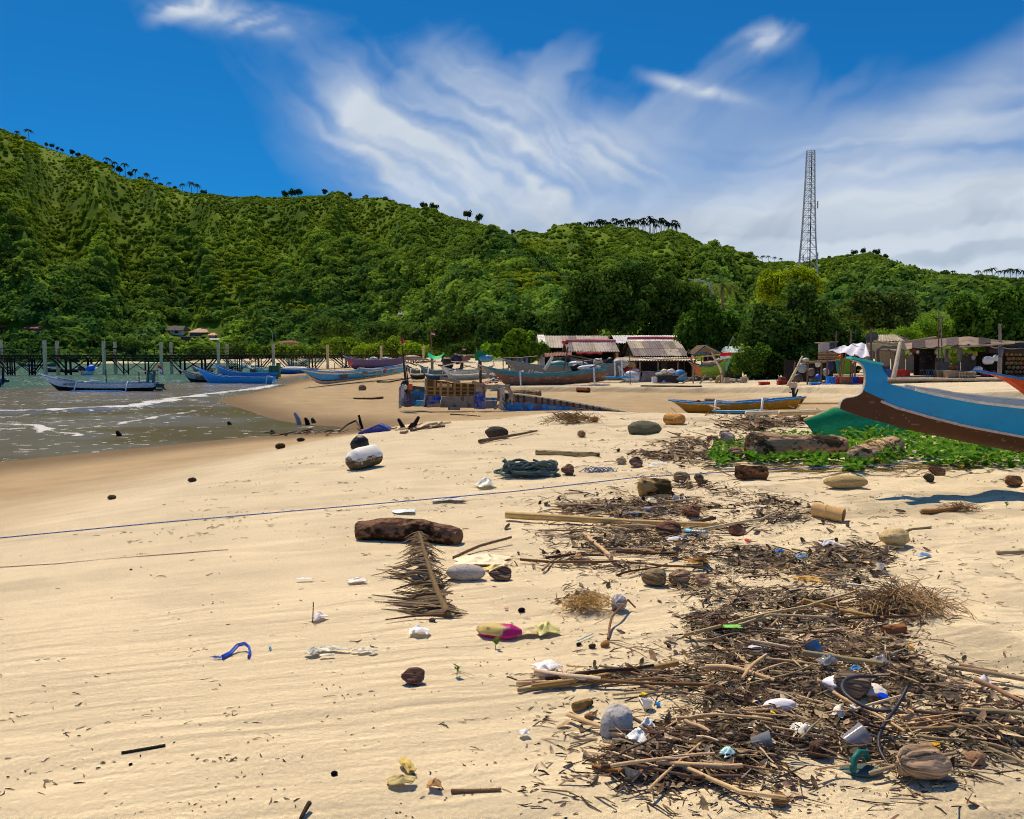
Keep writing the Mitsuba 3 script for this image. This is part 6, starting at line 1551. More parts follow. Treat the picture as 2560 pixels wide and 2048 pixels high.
# ---------------------------------------------------------------- the wrecked boat lying on its side
YW = 36.6
k = num('wrecked_boat'); tag(k, 'broken blue and brown boat lying on its side in the wet sand, deck facing out', 'boat')
panel(k + '__ribbed_side', [(1062, 946), (1094, 951), (1128, 957), (1190, 960), (1190, 985), (1172, 992), (1103, 990), (1066, 990)], YW + .25, .06, mW, RG(104, 80, 52))
panel(k + '__blue_panel', [(1064, 990), (1104, 990), (1098, 1018), (1060, 1018)], YW + .05, .06, 'm_worn', RG(16, 74, 180))
panel(k + '__grey_panel', [(1105, 991), (1188, 990), (1186, 1020), (1099, 1019)], YW + .12, .06, 'm_worn', RG(150, 138, 122))
panel(k + '__blue_panel', [(1188, 981), (1214, 981), (1213, 1023), (1185, 1022)], YW - .02, .08, 'm_worn', RG(24, 84, 205))
panel(k + '__cream_panel', [(1190, 960), (1217, 962), (1216, 981), (1189, 981)], YW + .02, .06, 'm_worn', RG(176, 156, 126))
panel(k + '__window_head', [(1217, 962), (1275, 962), (1276, 972), (1217, 974)], YW + .05, .08, 'm_worn', RG(190, 176, 154))
panel(k + '__window_post', [(1243, 974), (1252, 974), (1250, 1004), (1243, 1003)], YW + .0, .08, mW, RG(140, 110, 82))
panel(k + '__window_sill', [(1214, 994), (1244, 994), (1244, 1001), (1214, 1002)], YW + .1, .12, 'm_worn', RG(40, 150, 205))
panel(k + '__lower_panel', [(1214, 1003), (1244, 1002), (1240, 1021), (1213, 1022)], YW + .08, .06, 'm_worn', RG(130, 140, 156))
panel(k + '__bracket', [(1246, 972), (1262, 968), (1262, 1000), (1254, 1003), (1263, 1024), (1246, 1023), (1250, 990)], YW - .15, .12, 'm_worn', RG(204, 196, 184))
panel(k + '__bracket', [(1262, 968), (1276, 974), (1281, 990), (1272, 1006), (1266, 1002), (1274, 990), (1270, 978), (1262, 974)], YW - .1, .1, 'm_worn', RG(176, 160, 140))
panel(k + '__stanchion', [(1278, 986), (1282, 986), (1282, 1011), (1278, 1011)], YW - .1, .08, 'm_worn', RG(206, 196, 180))
for x, y0, y1 in ((1066, 948, 1018), (1087, 951, 990), (1102, 955, 990), (1120, 958, 991), (1137, 959, 991), (1153, 960, 992), (1170, 960, 991), (1188, 961, 991)):
	pn(k + '__rib', beam(at_y(x, y0, YW + .16), at_y(x - .5, y1, YW + .16), .10, .14), mW, RG(150, 122, 84))
for y0, y1, xa, xb in ((968, 970, 1070, 1188), (977, 978, 1070, 1190), (987, 988, 1067, 1190)):
	pn(k + '__stringer', beam(at_y(xa, y0, YW + .19), at_y(xb, y1, YW + .19), .08, .07), mW, RG(150, 118, 76))
panel(k + '__gap_sand_panel', [(1093, 958), (1130, 961), (1130, 971), (1093, 969)], YW + .20, .05, mW, RG(222, 196, 150))  # pale board stands in for bright sand seen through a gap
# stern box at the left
panel(k + '__stern_side', [(1004, 963), (1062, 968), (1060, 1016), (1002, 1016)], YW + .5, .06, 'm_worn', RG(44, 150, 220))
panel(k + '__stern_top_band', [(1026, 964), (1062, 968), (1061, 979), (1026, 978)], YW + .44, .04, 'm_rust', RG(70, 90, 100))
panel(k + '__stern_floor', [(1041, 1001), (1060, 1001), (1057, 1016), (1040, 1016)], YW + .1, .5, 'm_worn', RG(60, 170, 220))
panel(k + '__stern_edge', [(998, 968), (1004, 963), (1007, 970), (1003, 1021), (997, 1021)], YW - .05, .12, 'm_worn', RG(186, 182, 172))
panel(k + '__deck_edge', [(1062, 952), (1066, 960), (1063, 1000), (1058, 1018), (1056, 1017), (1061, 990)], YW - .1, .1, 'm_worn', RG(196, 182, 158))
for i, (x0, y0, x1, y1) in enumerate([(1068, 1016, 1112, 1010), (1100, 944, 1150, 957), (1180, 955, 1214, 965), (1235, 1022, 1262, 1005), (1120, 1021, 1150, 1022), (1268, 965, 1292, 1010)]):
	pn(k + '__broken_board', beam(at_y(x0, y0, YW - .12), at_y(x1, y1, YW - .05), .05, .14), 'm_worn', RG(170, 150, 120))
# the bow half sunk in the sand, on the right
xs = np.linspace(0, 1, 22); A, B_ = at_y(1252, 1022, YW + .4), at_y(1585, 1040, 33.2)
rows_o, rows_b, rows_i = [], [], []
for t in xs:
	p = A + (B_ - A) * t; topz = np.interp(t, [0, .25, .5, .8, 1], [at_y(1262, 984, YW)[2], at_y(1345, 990, YW)[2], at_y(1425, 1003, 35.2)[2], at_y(1520, 1021, 34)[2], at_y(1585, 1036, 33.2)[2]])
	zb = min(gz(p[0], p[1]) - .15, topz - .05); h = topz - zb; wd = .9 * (1 - t) ** .7 + .02
	rows_o.append([[p[0], p[1] + wd * s * s * .0 - .0, zb + h * s] for s in np.linspace(0, .62, 5)]); rows_b.append([[p[0], p[1] - .02 + .03 * s, zb + h * s] for s in np.linspace(.62, 1, 4)])
	rows_i.append([[p[0], p[1] + .02 + wd * u, zb + h * (1 - .75 * u * u)] for u in np.linspace(0, 1, 6)])
put(k + '__bow_side', sheet(np.array(rows_o), .05), 'm_worn', RG(30, 140, 225), True)
put(k + '__bow_band', sheet(np.array(rows_b), .06), 'm_rust', RG(104, 98, 88), True)
put(k + '__bow_bottom', sheet(np.array(rows_i), .04), 'm_rust', RG(120, 100, 84), True)
put(k + '__bow_rail', tube(np.array([r[-1] for r in rows_b]) + [0, -.01, .03], .05, 6), mW, RG(196, 184, 164), True)
for t in np.linspace(.08, .8, 15):
	i = int(t * 21); pn(k + '__bow_rib', beam(np.array(rows_b[i][0]) + [0, -.06, 0], np.array(rows_b[i][-1]) + [0, -.06, 0], .09, .05), mW, RG(66, 54, 46))
put(k + '__bow_porthole', box((.95, .08, .16), at_y(1297, 1013, YW + .28)), mP, RG(14, 14, 18))
# what lies against it
k = num('flag_pole'); tag(k, 'dark mast leaning up from the wreck with a torn pink flag', 'flag pole')
put(k + '__mast', tube([at_y(1022, 1000, YW - .2), at_y(1014, 950, YW), at_y(1005, 864, YW + .3)], [.09, .06, .03], 7), mW, RG(84, 66, 54), True)
put(k + '__second_mast', tube([at_y(1024, 990, YW - .1), at_y(1016, 920, YW + .2)], [.05, .025], 6), mW, RG(96, 76, 62), True)
put(k + '__tip', tube([at_y(1005, 866, YW + .3), at_y(1003, 843, YW + .35)], .015, 5), mW, RG(120, 60, 60), True)
a = at_y(1003, 844, YW + .33); u = np.linspace(0, 1, 8)
P = np.stack([np.stack([a[0] + u * .21, a[1] + .03 * np.sin(u * 8), a[2] - u * .19 - .0 * u], -1), np.stack([a[0] + .035 + u * .04, a[1] + .02 * np.sin(u * 5), a[2] - .36 * u - .02], -1)], 1)
P[:, 0, :] = np.stack([a[0] + u * .21, a[1] + .03 * np.sin(u * 8), a[2] - u * .2], -1); P[:, 1, :] = np.stack([a[0] + .02 + .05 * u, a[1] + .02 * np.sin(u * 9), a[2] - .38 * np.ones(8) * (1 - .25 * u)], -1)
put(k + '__flag', sheet(P, .008), mP, RG(236, 40, 110), True)
k = num('wreck_gear'); tag(k, 'grey cloth, lamp and orange box hanging at the foot of the wreck mast', 'gear')
put(k + '__cloth', lump(at_y(1007, 978, YW - .35), (.16, .12, .7), 4, 2, .25), mP, RG(176, 180, 186), True)
put(k + '__dark_cover', lump(at_y(1012, 966, YW - .2), (.36, .2, .55), 5, 2, .2), mP, RG(40, 30, 30), True)
put(k + '__lamp', lump(at_y(1014, 968, YW - .36), (.18, .12, .22), 6, 2, .1), mP, RG(206, 200, 180), True)
put(k + '__orange_box', box((.18, .16, .26), at_y(1026, 967, YW - .2)), mB, RG(206, 96, 40))
put(k + '__net_heap', lump(at_y(1021, 1010, YW - .3), (.5, .3, .3), 7, 2, .4), mR, RG(90, 84, 92), True)
for dx in (0, 8, 14):
	pn(k + '__rope', tube([at_y(1014 + dx * .4, 985, YW - .3), at_y(1020 + dx * .3, 1002, YW - .34), at_y(1008 + dx, 1014, YW - .35)], .012, 4), mP, RG(150, 110, 100), True)
stick('flat weathered stick on the wet sand in front of the wreck', [(1126 / K, 1037 / K), (1200 / K, 1042 / K)], .025, .02, RG(78, 62, 48), 0, 'branch', 5, 61, category='branch')
bag(1185 / K, 1030 / K, (.34, .12, .04), RG(216, 206, 190), 'small white board on the sand in front of the wreck', 131, 0, .4, 'white_board', mP, 'board')
# sunken blue wreck piece at the pool end
c = at(928, 1079); k = num('sunken_hull'); tag(k, 'blue hull fragment and dark posts half sunk at the end of the tide pool', 'wreckage')
panel(k + '__hull', [(898, 1084), (901, 1079), (918, 1073), (938, 1064), (949, 1060), (960, 1063), (976, 1071), (972, 1080), (950, 1086)], at(935, 1082)[1] + .3, .4, mB, RG(10, 50, 140))
put(k + '__frame', tube([at(848, 1082) + [0, 0, .05], at(868, 1074) + [0, 0, .18], at(890, 1070) + [0, 0, .28], at(902, 1078) + [0, 0, .1]], .035, 6, .2), mW, RG(84, 70, 54), True)
for x, y, h, lean in ((905, 1072, .50, -.12), (1010, 1074, .26, -.15), (1032, 1070, .28, .15), (1022, 1074, .15, .1)):
	b0 = at(x, y); pn(k + '__post', tube([b0, b0 + [lean, .05, h]], [.07, .04], 6, .2, x), mW, RG(36, 30, 30), True)
for i, (x, y, h, cl, lab) in enumerate([(749, 1062, .95, (150, 150, 150), 'leaning wooden post with white paint in the tide pool'), (770, 1062, .55, (40, 34, 30), 'short dark stump right of the white painted post in the tide pool'), (785, 1058, .4, (60, 62, 58), 'low weedy stump at the edge of the tide pool'),
										(576, 1071, .42, (44, 36, 30), 'dark stump standing in the murky tide pool'), (300, 1096, .5, (30, 26, 30), 'black driftwood stub with a spike out of the water near the shore'), (683, 1086, .3, (70, 62, 50), 'small wooden frame stranded at the water edge')]):
	b0 = at(x, y); b0[2] = max(b0[2], SEA - .1); put(num('stump'), tube([b0, b0 + [-.08 * h, 0, h * .28], b0 + [-.2 * h, 0, h * .5]], [.10, .085, .05], 7, .2, i), mW, RG(*cl), True, label=lab, category='stump')
c = at(880 * 1.0 + 25, 976); put(num('wicker_trap'), lump(c + [0, .1, .15], (.55, .45, .5), 7, 3, .1, 1, 0, -.6), mW, RG(104, 90, 76), True, label='round grey wicker fish trap on the sand before the beached blue boat', category='trap')
c = at(985, 997); stick('low bank of driftwood on the wet sand left of the wreck', [(885 / K, 998 / K), (930 / K, 999 / K), (957 / K, 997 / K)], .05, .09, RG(84, 66, 48), .0, 'branch', 6, 62, category='branch')
stick('long dark driftwood branch behind the wreck mast', [(942 / K, 957 / K), (975 / K, 957 / K), (1030 / K, 947 / K)], .08, .05, RG(64, 50, 40), .0, 'branch', 6, 63, category='branch', bend=.05)
g = np.random.default_rng(77)
for i in range(40):
	x, y = g.uniform(640, 1100), 1090 - abs(g.normal()) * 8; x = x; y = 1092 - (x - 600) * .045 + g.normal() * 4
	A = at(x, y); A[2] = max(A[2], SEA); a = g.normal() * .5; L_ = g.uniform(.15, .5)
	put(num('strandline_stick'), tube(wiggle(A + [0, 0, .02], A + [L_ * math.cos(a), L_ * math.sin(a), .03 + .1 * g.random()], 5, .05, g), g.uniform(.012, .035), 5, .2, i), mW, STICKCOL[int(g.integers(7))], True, label='dark bit of driftwood along the edge of the tide pool', category='driftwood', group='driftwood bits along the edge of the tide pool')

# yellow boat behind the sand crest
A, B_ = np.array([*at_y(2012, 1030, 28.6)[:2], 0]), np.array([*at_y(1674, 1036, 31.5)[:2], 0])
for P_ in (A, B_): P_[2] = gz(P_[0], P_[1]) - .08
A[2] += .10
k, M, st, L = boat('fishing_boat', 'low mustard yellow boat with a bright blue rim lying behind the sand crest', A, B_, .85, .50, RG(128, 92, 22), RG(150, 110, 30), RG(30, 130, 190), RG(120, 140, 150), .4, .18, .10, .05, thwarts=4, rake=.5,
				   floats=[(1, .95, .22, .62, .2, .055, RG(20, 130, 190), .06, (.25, .6))])
for s in (-1, 1):
	pn(k + '__wash_board', moved(beam((L * .03, s * .24, .60), (L * .52, s * .38, .50), .03, .09), M), mB, RG(30, 140, 200))
put(k + '__foredeck', moved(hull(st[13:], .02, .86, .99, 3), M), mP, RG(190, 184, 176), 50)
put(k + '__engine', moved(join([box((.07, .16, .40), (.36, -.02, .76)), box((.12, .22, .07), (.36, 0, .92)), beam((.32, 0, .60), (.2, 0, .9), .05), box((.04, .22, .04), (.46, 0, .8))]), M), 'm_metal', RG(34, 36, 42))
put(k + '__engine_box', moved(box((.24, .2, .19), (.36, 0, 1.05)), M), mW, RG(176, 156, 128))
put(k + '__bow_wood', moved(lump((L * .80, 0, .55), (.2, .15, .2), 4, 2), M), mW, RG(120, 50, 36), True)
for i, (x0, y0, x1, y1) in enumerate([(1680, 1020, 1706, 1046), (1775, 1014, 1800, 1022), (1960, 1010, 1985, 1019)]):
	pn(k + '__loose_pole', tube([at_y(x0, y0, 29), at_y(x1, y1, 28.4)], .03, 5), mW, BAMBOO, True)
# upturned green hull
A, B_ = at(2310, 1082), at(2046, 1096); d = (B_ - A) / np.linalg.norm(B_ - A)
k = num('upturned_hull'); tag(k, 'worn green hull lying on its side in the vines under the raised blue boat', 'boat')
xs = np.linspace(0, 1, 26); top = np.interp(xs, [0, .18, .45, .75, 1], [.52, .56, .50, .28, .2]); rows, low_r = [], []
Pn, Pf = at(2046, 1096), at(2420, 1085)
for t, h in zip(xs, top):
	p = Pn + (Pf - Pn) * t; w = .65 * min(1, t * 2.2 + .12); stp = -.25 * (1 - min(1, t / .16)) ** 1.5
	hh = np.interp(t, [0, .04, .12, .3, .6, 1], [.40, .46, .60, .66, .52, .4])
	rows.append([[p[0] + stp * min(1, s * 1.4), p[1] + w * s ** 2.0, p[2] - .05 + hh * np.sin(s * np.pi / 2) ** 1.1] for s in np.linspace(.45, 1, 8)]); low_r.append([[p[0] + stp * min(1, s * 1.4), p[1] + w * s ** 2.0, p[2] - .05 + hh * np.sin(s * np.pi / 2) ** 1.1] for s in np.linspace(0, .45, 6)])
put(k + '__bottom', sheet(np.array(rows), .04), 'm_hullgreen', RG(20, 140, 88), True)
put(k + '__side', sheet(np.array(low_r), .04), 'm_hullgreen', RG(50, 170, 110), True)
put(k + '__keel_rail', tube(np.array([r[-1] for r in rows]) + [0, 0, .0], .035, 6), mW, RG(176, 160, 120), True)


def col_hullgreen(p, n, uv):
	c = unpack(uv); k = fbm(p.x * 2.4, p.y * 2.4, p.z * 5, 3); f = fbm(p.x * 14, p.y * 14, p.z * 24, 3)
	return mix(c * (.6 + .6 * f), mi.Color3f(.42, .50, .50), smoothstep(.50, .60, .55 * k + .45 * f) * smoothstep(7.4, 9.0, p.x - p.z * 3) * .85)


scene['m_hullgreen'] = two({'type': 'principled', 'base_color': proc(col_hullgreen), 'roughness': .6, 'specular': .3})
# orange boat at the right edge
A, B_ = at_y(2900, 1000, 20.5), at_y(2422, 1010, 21.5); A[2] = gz(A[0], A[1]); B_[2] = gz(B_[0], B_[1])
k, M, st, L = boat('fishing_boat', 'rust orange boat with a thin blue rim at the right edge behind the raised boat', A, B_ + [.1, 0, 0], .9, .85, RG(150, 54, 26), RG(176, 64, 28), RG(40, 110, 180), RG(150, 140, 130), .4, .42, .2, .02, rake=1.9)
# green and orange canoe on stilts before the huts
A, B_ = at_y(1822, 962, 53.5), at_y(1722, 962, 55.5); A[2] = gz(A[0], A[1]) + .32; B_[2] = gz(B_[0], B_[1]) + .32
k, M, st, L = boat('fishing_boat', 'short lime green boat with an orange bow propped up before the small hut', A, B_, 1.0, .72, RG(96, 130, 40), RG(104, 146, 44), RG(40, 40, 40), RG(90, 150, 150), .5, .35, .7, .0, rake=.5, thwarts=2)
put(k + '__orange_bow', moved(hull(np.concatenate([st[17:, :2], st[17:, 2:3] + .015, st[17:, 3:]], 1), .01, .1, .99, 5), M), mB, RG(196, 100, 50), 50)
put(k + '__bow_tip', moved(tube([[L * .98, 0, .95], [L * 1.03, 0, 1.35], [L * 1.0, 0, 1.42], [L * .93, 0, 1.40]], [.06, .07, .08, .06], 7), M), mB, RG(206, 100, 44), True)
put(k + '__gear', moved(join([lump((L * .5, 0, .95), (1.3, .6, .35), 3, 2, .3), lump((L * .28, 0, 1.0), (.8, .5, .5), 5, 2, .3)]), M), mR, RG(170, 150, 124), True)
put(k + '__motor', moved(join([box((.7, .25, .16), (L * .75, -.1, 1.65)), beam((L * .7, -.1, 1.6), (L * .35, -.1, 1.3), .09)]), M), 'm_metal', RG(110, 114, 118))
for i, (x0, y0, x1, y1, yy) in enumerate([(1765, 936, 1746, 965, 53), (1735, 940, 1703, 961, 53), (1717, 933, 1692, 948, 53.5), (1733, 915, 1733, 960, 53.2), (1802, 955, 1782, 965, 53), (1804, 905, 1797, 920, 54)]):
	put(num('boat_prop'), tube([at_y(x0, y0, yy), at_y(x1, y1, yy - .3)], .05, 6), mW, RG(150, 134, 116), True, label='grey pole propping the lime green boat', category='pole', group='poles propping the lime green boat')
put(num('curved_pole'), tube([at_y(1804, 968, 52.6), at_y(1806, 945, 52.6), at_y(1801, 922, 52.7), at_y(1788, 900, 52.8), at_y(1779, 882, 53)], [.07, .08, .075, .06, .05], 8), mW, RG(206, 190, 164), True, label='tall curved pale pole standing before the lime green boat', category='pole')
k = num('flag_pole'); tag(k, 'long bamboo pole held level with a red and white flag at its end', 'flag pole')
put(k + '__bamboo', tube([at_y(1560, 892, 53.5), at_y(1650, 899, 53.3), at_y(1720, 896, 53.1), at_y(1800, 887, 53)], [.035, .05, .05, .035], 6), mW, RG(176, 150, 108), True)
put(k + '__bamboo_001', tube([at_y(1785, 888, 53.2), at_y(1862, 879, 53.4)], .03, 5), mW, RG(160, 140, 100), True)
a = at_y(1801, 882, 52.9)
for j, c in enumerate((RG(224, 24, 22), WHITE)):
	u, w = np.meshgrid(np.linspace(0, 1, 10), np.linspace(0, 1, 5), indexing='ij')
	pn(k + '__flag', sheet(np.stack([u * .72 - .05 * j * u, .05 * np.sin(u * 9 + j), -(j * .215 + w * .215) - .02 * np.sin(u * 6) + (.07 * u * w if j else 0)], -1) + a, .01), mP, c, True)
k = num('flag_pole'); tag(k, 'stout concrete and wood pole with a red and white flag behind the wreck', 'flag pole')
yy = 72.; b0 = at_y(1081, 922, yy); b0[2] = gz(b0[0], b0[1])
put(k + '__base', tube([b0, at_y(1079.5, 876, yy)], [.14, .11], 8), mR, RG(150, 136, 118), True); put(k + '__pole', tube([at_y(1080, 880, yy), at_y(1076, 832, yy)], .05, 6), mW, RG(150, 110, 76), True)
for j, c in enumerate((RG(206, 30, 44), WHITE)):
	u, w = np.meshgrid(np.linspace(0, 1, 8), np.linspace(0, 1, 4), indexing='ij'); pn(k + '__flag', sheet(np.stack([u * .42, .04 * np.sin(u * 7), -(j * .13 + w * .13) - u * .12], -1) + at_y(1076, 828, yy), .01), mP, c, True)
k = num('flag_pole'); tag(k, 'small pole with a drooping red and white pennant left of the green tarpaulin', 'flag pole'); yy = 66.
put(k + '__pole', tube([at_y(1155, 912, yy), at_y(1155, 868, yy)], .03, 5), mW, DARKW, True); a = at_y(1156, 868, yy); u, w = np.meshgrid(np.linspace(0, 1, 6), np.linspace(0, 1, 3), indexing='ij')
for j, c in enumerate((RG(190, 50, 50), RG(214, 200, 196))):
	pn(k + '__flag', sheet(np.stack([u * .3, .03 * np.sin(u * 7), -(j * .12 + w * .12) * (1 - .5 * u) - u * .14], -1) + a, .01), mP, c, True)
put(num('drying_rail'), tube([at_y(1145, 888, 65), at_y(1232, 889, 64)], .035, 5), mW, RG(190, 170, 140), True, label='level bamboo rail across the boats left of the huts', category='rail')
# ---------------------------------------------------------------- huts above the beach
def corrugated(A, B, C, D, waves, amp=.025, thick=.012):
	"""A wavy sheet: A, B along the eave, D, C along the ridge above A, B."""
	A, B, C, D = (np.asarray(p, float) for p in (A, B, C, D)); n = waves * 6 + 1; u, w = np.linspace(0, 1, n)[:, None, None], np.linspace(0, 1, 3)[None, :, None]
	P = (A * (1 - u) + B * u) * (1 - w) + (D * (1 - u) + C * u) * w; nr = np.cross(B - A, D - A); nr /= np.linalg.norm(nr)
	return sheet(P + nr * (amp * np.sin(u * waves * 2 * np.pi)), thick)


def sheeted_roof(k, A, B, C, D, nx, ny, colors, g, part='roof'):
	A, B, C, D = (np.asarray(p, float) for p in (A, B, C, D)); L = np.linalg.norm(B - A); nr = np.cross(B - A, D - A); nr /= np.linalg.norm(nr)
	put(k + '__' + part, sheet(np.array([[A, D], [B, C]]) - nr * .07, .03), mW, RG(90, 74, 60)) if k + '__' + part not in scene else None
	P = lambda u, w: (A * (1 - u) + B * u) * (1 - w) + (D * (1 - u) + C * u) * w
	for j in range(ny):
		for i in range(nx):
			u0, u1 = i / nx + g.normal() * .002, (i + 1.04) / nx; w0, w1 = j / ny - .02, (j + 1) / ny
			off = nr * (.012 * (i % 2) + .02 * j + .008 * g.random())
			cl = colors[int(g.integers(len(colors)))]; sh = g.uniform(.85, 1.12)
			put(num(f'{k}__{part}__sheet'), corrugated(P(u0, w0) + off, P(u1, w0) + off, P(u1, w1) + off, P(u0, w1) + off, max(3, int(L / nx / .17))), 'm_sheet', [c * sh for c in cl], True)


def col_sheet(p, n, uv):
	c = unpack(uv); k = fbm(p.x * 2, p.y * 2, p.z * 3, 3)
	return mix(c * (.7 + .5 * k), mi.Color3f(.10, .085, .07), smoothstep(.60, .76, fbm(p.x * 5, p.y * 2, p.z * 2 + 5, 3)) * .6)


scene['m_sheet'] = two({'type': 'principled', 'base_color': proc(col_sheet), 'roughness': .75, 'specular': .25})
ASB = [RG(150, 142, 132), RG(128, 122, 116), RG(172, 164, 152), RG(112, 106, 102)]
g = np.random.default_rng(81)


def gx(px, y):
	return px_x(px, y)


def px_x(px, y, py=900):
	return at_y(px, py, y)[0]


def floor_z(x, y):
	return gz(x, y)


def hut(k, xl, xr, ye, yr, ze, zr, over=.25, base=-.3, wall=RG(150, 140, 126), gable=RG(150, 122, 90), colors=ASB, nx=8, ny=2):
	"""A hut with a gabled roof, ridge along x: front eave at ye, ridge at yr, walls under it."""
	A, B, C, D = (xl, ye, ze), (xr, ye, ze), (xr, yr, zr), (xl, yr, zr)
	sheeted_roof(k, A, B, C, D, nx, ny, colors, g)
	yb = 2 * yr - ye; E, F_ = (xr, yb, ze), (xl, yb, ze)
	sheeted_roof(k, E, F_, D, C, max(2, nx // 2), 1, colors, g, 'back_roof')
	yf = ye + .3
	for s, x in ((0, xl + over), (1, xr - over)):
		pn(k + '__gable', prism([(yf, base), (yf, ze - .02), (yr, zr - .16), (yb - .3, ze - .02), (yb - .3, base)], (x, 0, 0), (0, 1, 0), .08), mW, gable)
	put(k + '__back_wall', box((xr - xl - 2 * over - .1, .08, ze - base), ((xl + xr) / 2, yb - .3, (ze + base) / 2)), mB, wall)
	return yf


def cloth(key, a, w, h, color, seed=0, mat=mP, fold=.05):
	u, v = np.meshgrid(np.linspace(0, 1, 8), np.linspace(0, 1, 5), indexing='ij')
	put(num(key), sheet(np.stack([u * w, fold * np.sin(u * 11 + seed), -v * h + .03 * np.sin(u * 6 + seed)], -1) + np.asarray(a), .008), mat, color, True)


Z0 = -.32
# hut 1, at the back on the left
y = 66.0; k = num('hut'); tag(k, 'grey roofed hut with a white corner pillar at the left end of the row', 'hut')
hut(k, gx(1346, y), gx(1530, y), y, y + 3.6, at_y(1400, 869, y)[2], at_y(1400, 840, y + 3.6)[2], base=Z0, colors=ASB[:3], nx=9, ny=1)
xl = gx(1346, y)
put(k + '__white_sheet', corrugated((xl + .02, y - .1, at_y(1400, 860, y)[2]), (gx(1366, y), y - .1, at_y(1400, 860, y)[2]), (gx(1364, y), y + 3.4, at_y(1400, 839, y + 3.4)[2] + .06), (xl + .02, y + 3.4, at_y(1400, 839, y + 3.4)[2] + .06), 4), 'm_sheet', RG(222, 222, 218), True)
put(k + '__pillar', box((.42, .42, at_y(1356, 868, y)[2] - Z0), (gx(1356, y), y + .35, (at_y(1356, 868, y)[2] + Z0) / 2)), mB, RG(206, 208, 214))
put(k + '__front_wall', box((gx(1500, y) - gx(1386, y), .1, 2.2), ((gx(1500, y) + gx(1386, y)) / 2, y + .5, Z0 + 1.1)), mB, RG(172, 160, 140))
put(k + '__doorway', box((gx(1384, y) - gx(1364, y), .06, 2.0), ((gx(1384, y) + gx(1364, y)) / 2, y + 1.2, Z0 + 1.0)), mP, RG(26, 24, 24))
# hut 2
y = 60.5; k = num('hut'); tag(k, 'hut with a grey sheet roof and a pink strip of cloth along its ridge', 'hut')
xl, xr, ze, zr = gx(1418, y), gx(1548, y), at_y(1480, 879, y)[2], at_y(1480, 855, y + 3)[2]
hut(k, xl, xr, y, y + 3, ze, zr, base=Z0, wall=RG(120, 112, 106), gable=RG(112, 90, 66), nx=7, ny=1)
put(k + '__ridge_cloth', tube([(xl - .1, y + 3, zr + .06), ((xl + xr) / 2, y + 2.95, zr + .12), (xr + .1, y + 3, zr + .08)], .14, 6, .2), mP, RG(224, 120, 140), True)
put(k + '__ridge_end', lump((xl, y + 2.7, zr), (.5, .9, .4), 4, 2, .2), mP, RG(190, 70, 70), True)
u, w = np.meshgrid(np.linspace(0, 1, 10), np.linspace(0, 1, 3), indexing='ij')
put(k + '__eave_cloth', sheet(np.stack([gx(1440, y) + u * (gx(1504, y) - gx(1440, y)), y - .25 - .1 * w, ze - .03 - w * .16 - .03 * np.sin(u * 15)], -1), .02), mP, RG(206, 74, 58), True)
put(k + '__front_wall', box((xr - gx(1440, y), .08, 1.6), ((xr + gx(1440, y)) / 2, y + .45, Z0 + .8)), mB, RG(110, 96, 92))
for x0, x1, cl in ((1442, 1462, (170, 140, 110)), (1466, 1484, (60, 58, 78)), (1490, 1505, (140, 132, 120)), (1510, 1530, (84, 66, 60))):
	pn(k + '__wall_panel', box((gx(x1, y) - gx(x0, y), .05, 1.5), (gx((x0 + x1) / 2, y), y + .36, Z0 + .78)), mB, RG(*cl))
# its lean-to
y2 = 57.0; xa, xb = gx(1362, y2), gx(1428, y2); za = at_y(1390, 892, y2)[2]
k2 = num('lean_to'); tag(k2, 'low lean-to with a rusty roof and pink grey wall panels before the pink ridged hut', 'shed')
sheeted_roof(k2, (xa, y2, za), (xb, y2, za + .1), (xb + .2, y2 + 2.4, za + .32), (xa + .1, y2 + 2.4, za + .25), 3, 1, [RG(132, 92, 76), RG(150, 128, 112)], g)
for x0, x1, y0, y1, cl in ((1383, 1402, 896, 912, (178, 146, 118)), (1403, 1413, 894, 908, (74, 66, 72)), (1383, 1413, 911, 928, (152, 132, 128)), (1414, 1424, 893, 915, (84, 80, 112)), (1372, 1382, 893, 928, (60, 50, 50))):
	panel(k2 + '__wall_panel', [(x0, y0), (x1, y0), (x1, y1), (x0, y1)], y2 + .6, .05, mB, RG(*cl))
cloth(k2 + '__hanging_net', at_y(1426, 896, y2 + .2), .40, .62, RG(120, 124, 136), 2)
for px in (1370, 1416, 1424):
	put(num(k2 + '__post'), beam((gx(px, y2), y2 + .3, Z0), (gx(px, y2), y2 + .3, za), .08), mW, DARKW)
# hut 3, the big one with the patchwork roof
y = 60.0; k = num('hut'); tag(k, 'large hut with a patchwork grey sheet roof and a pale porch roof', 'hut')
xl, xr, ze, zr = gx(1584, y), gx(1722, y), at_y(1650, 890, y)[2], at_y(1650, 854, y + 3.6)[2]
hut(k, xl, xr, y, y + 3.6, ze, zr, base=Z0, wall=RG(96, 84, 78), gable=RG(128, 106, 82), colors=[RG(112, 104, 102), RG(138, 130, 122), RG(168, 160, 142), RG(122, 114, 110)], nx=8, ny=2)
pz = at_y(1650, 902, 57)[2]
sheeted_roof(k, (gx(1530, 57), 57, pz), (gx(1742, 57), 57, pz + .02), (gx(1735, 60.2), 60.2, ze - .10), (gx(1545, 60.2), 60.2, ze - .12), 10, 1, [RG(196, 186, 164), RG(170, 160, 142), RG(206, 200, 186)], g, 'porch_roof')
for px in (1568, 1600, 1645, 1695, 1737):
	pn(k + '__porch_post', beam((gx(px, 57.3), 57.3, Z0), (gx(px, 57.3), 57.3, pz), .10), mW, RG(140, 122, 104))
put(k + '__front_wall', box((xr - xl - .5, .08, 1.7), ((xl + xr) / 2, 60.5, Z0 + .85)), mB, RG(62, 38, 36))
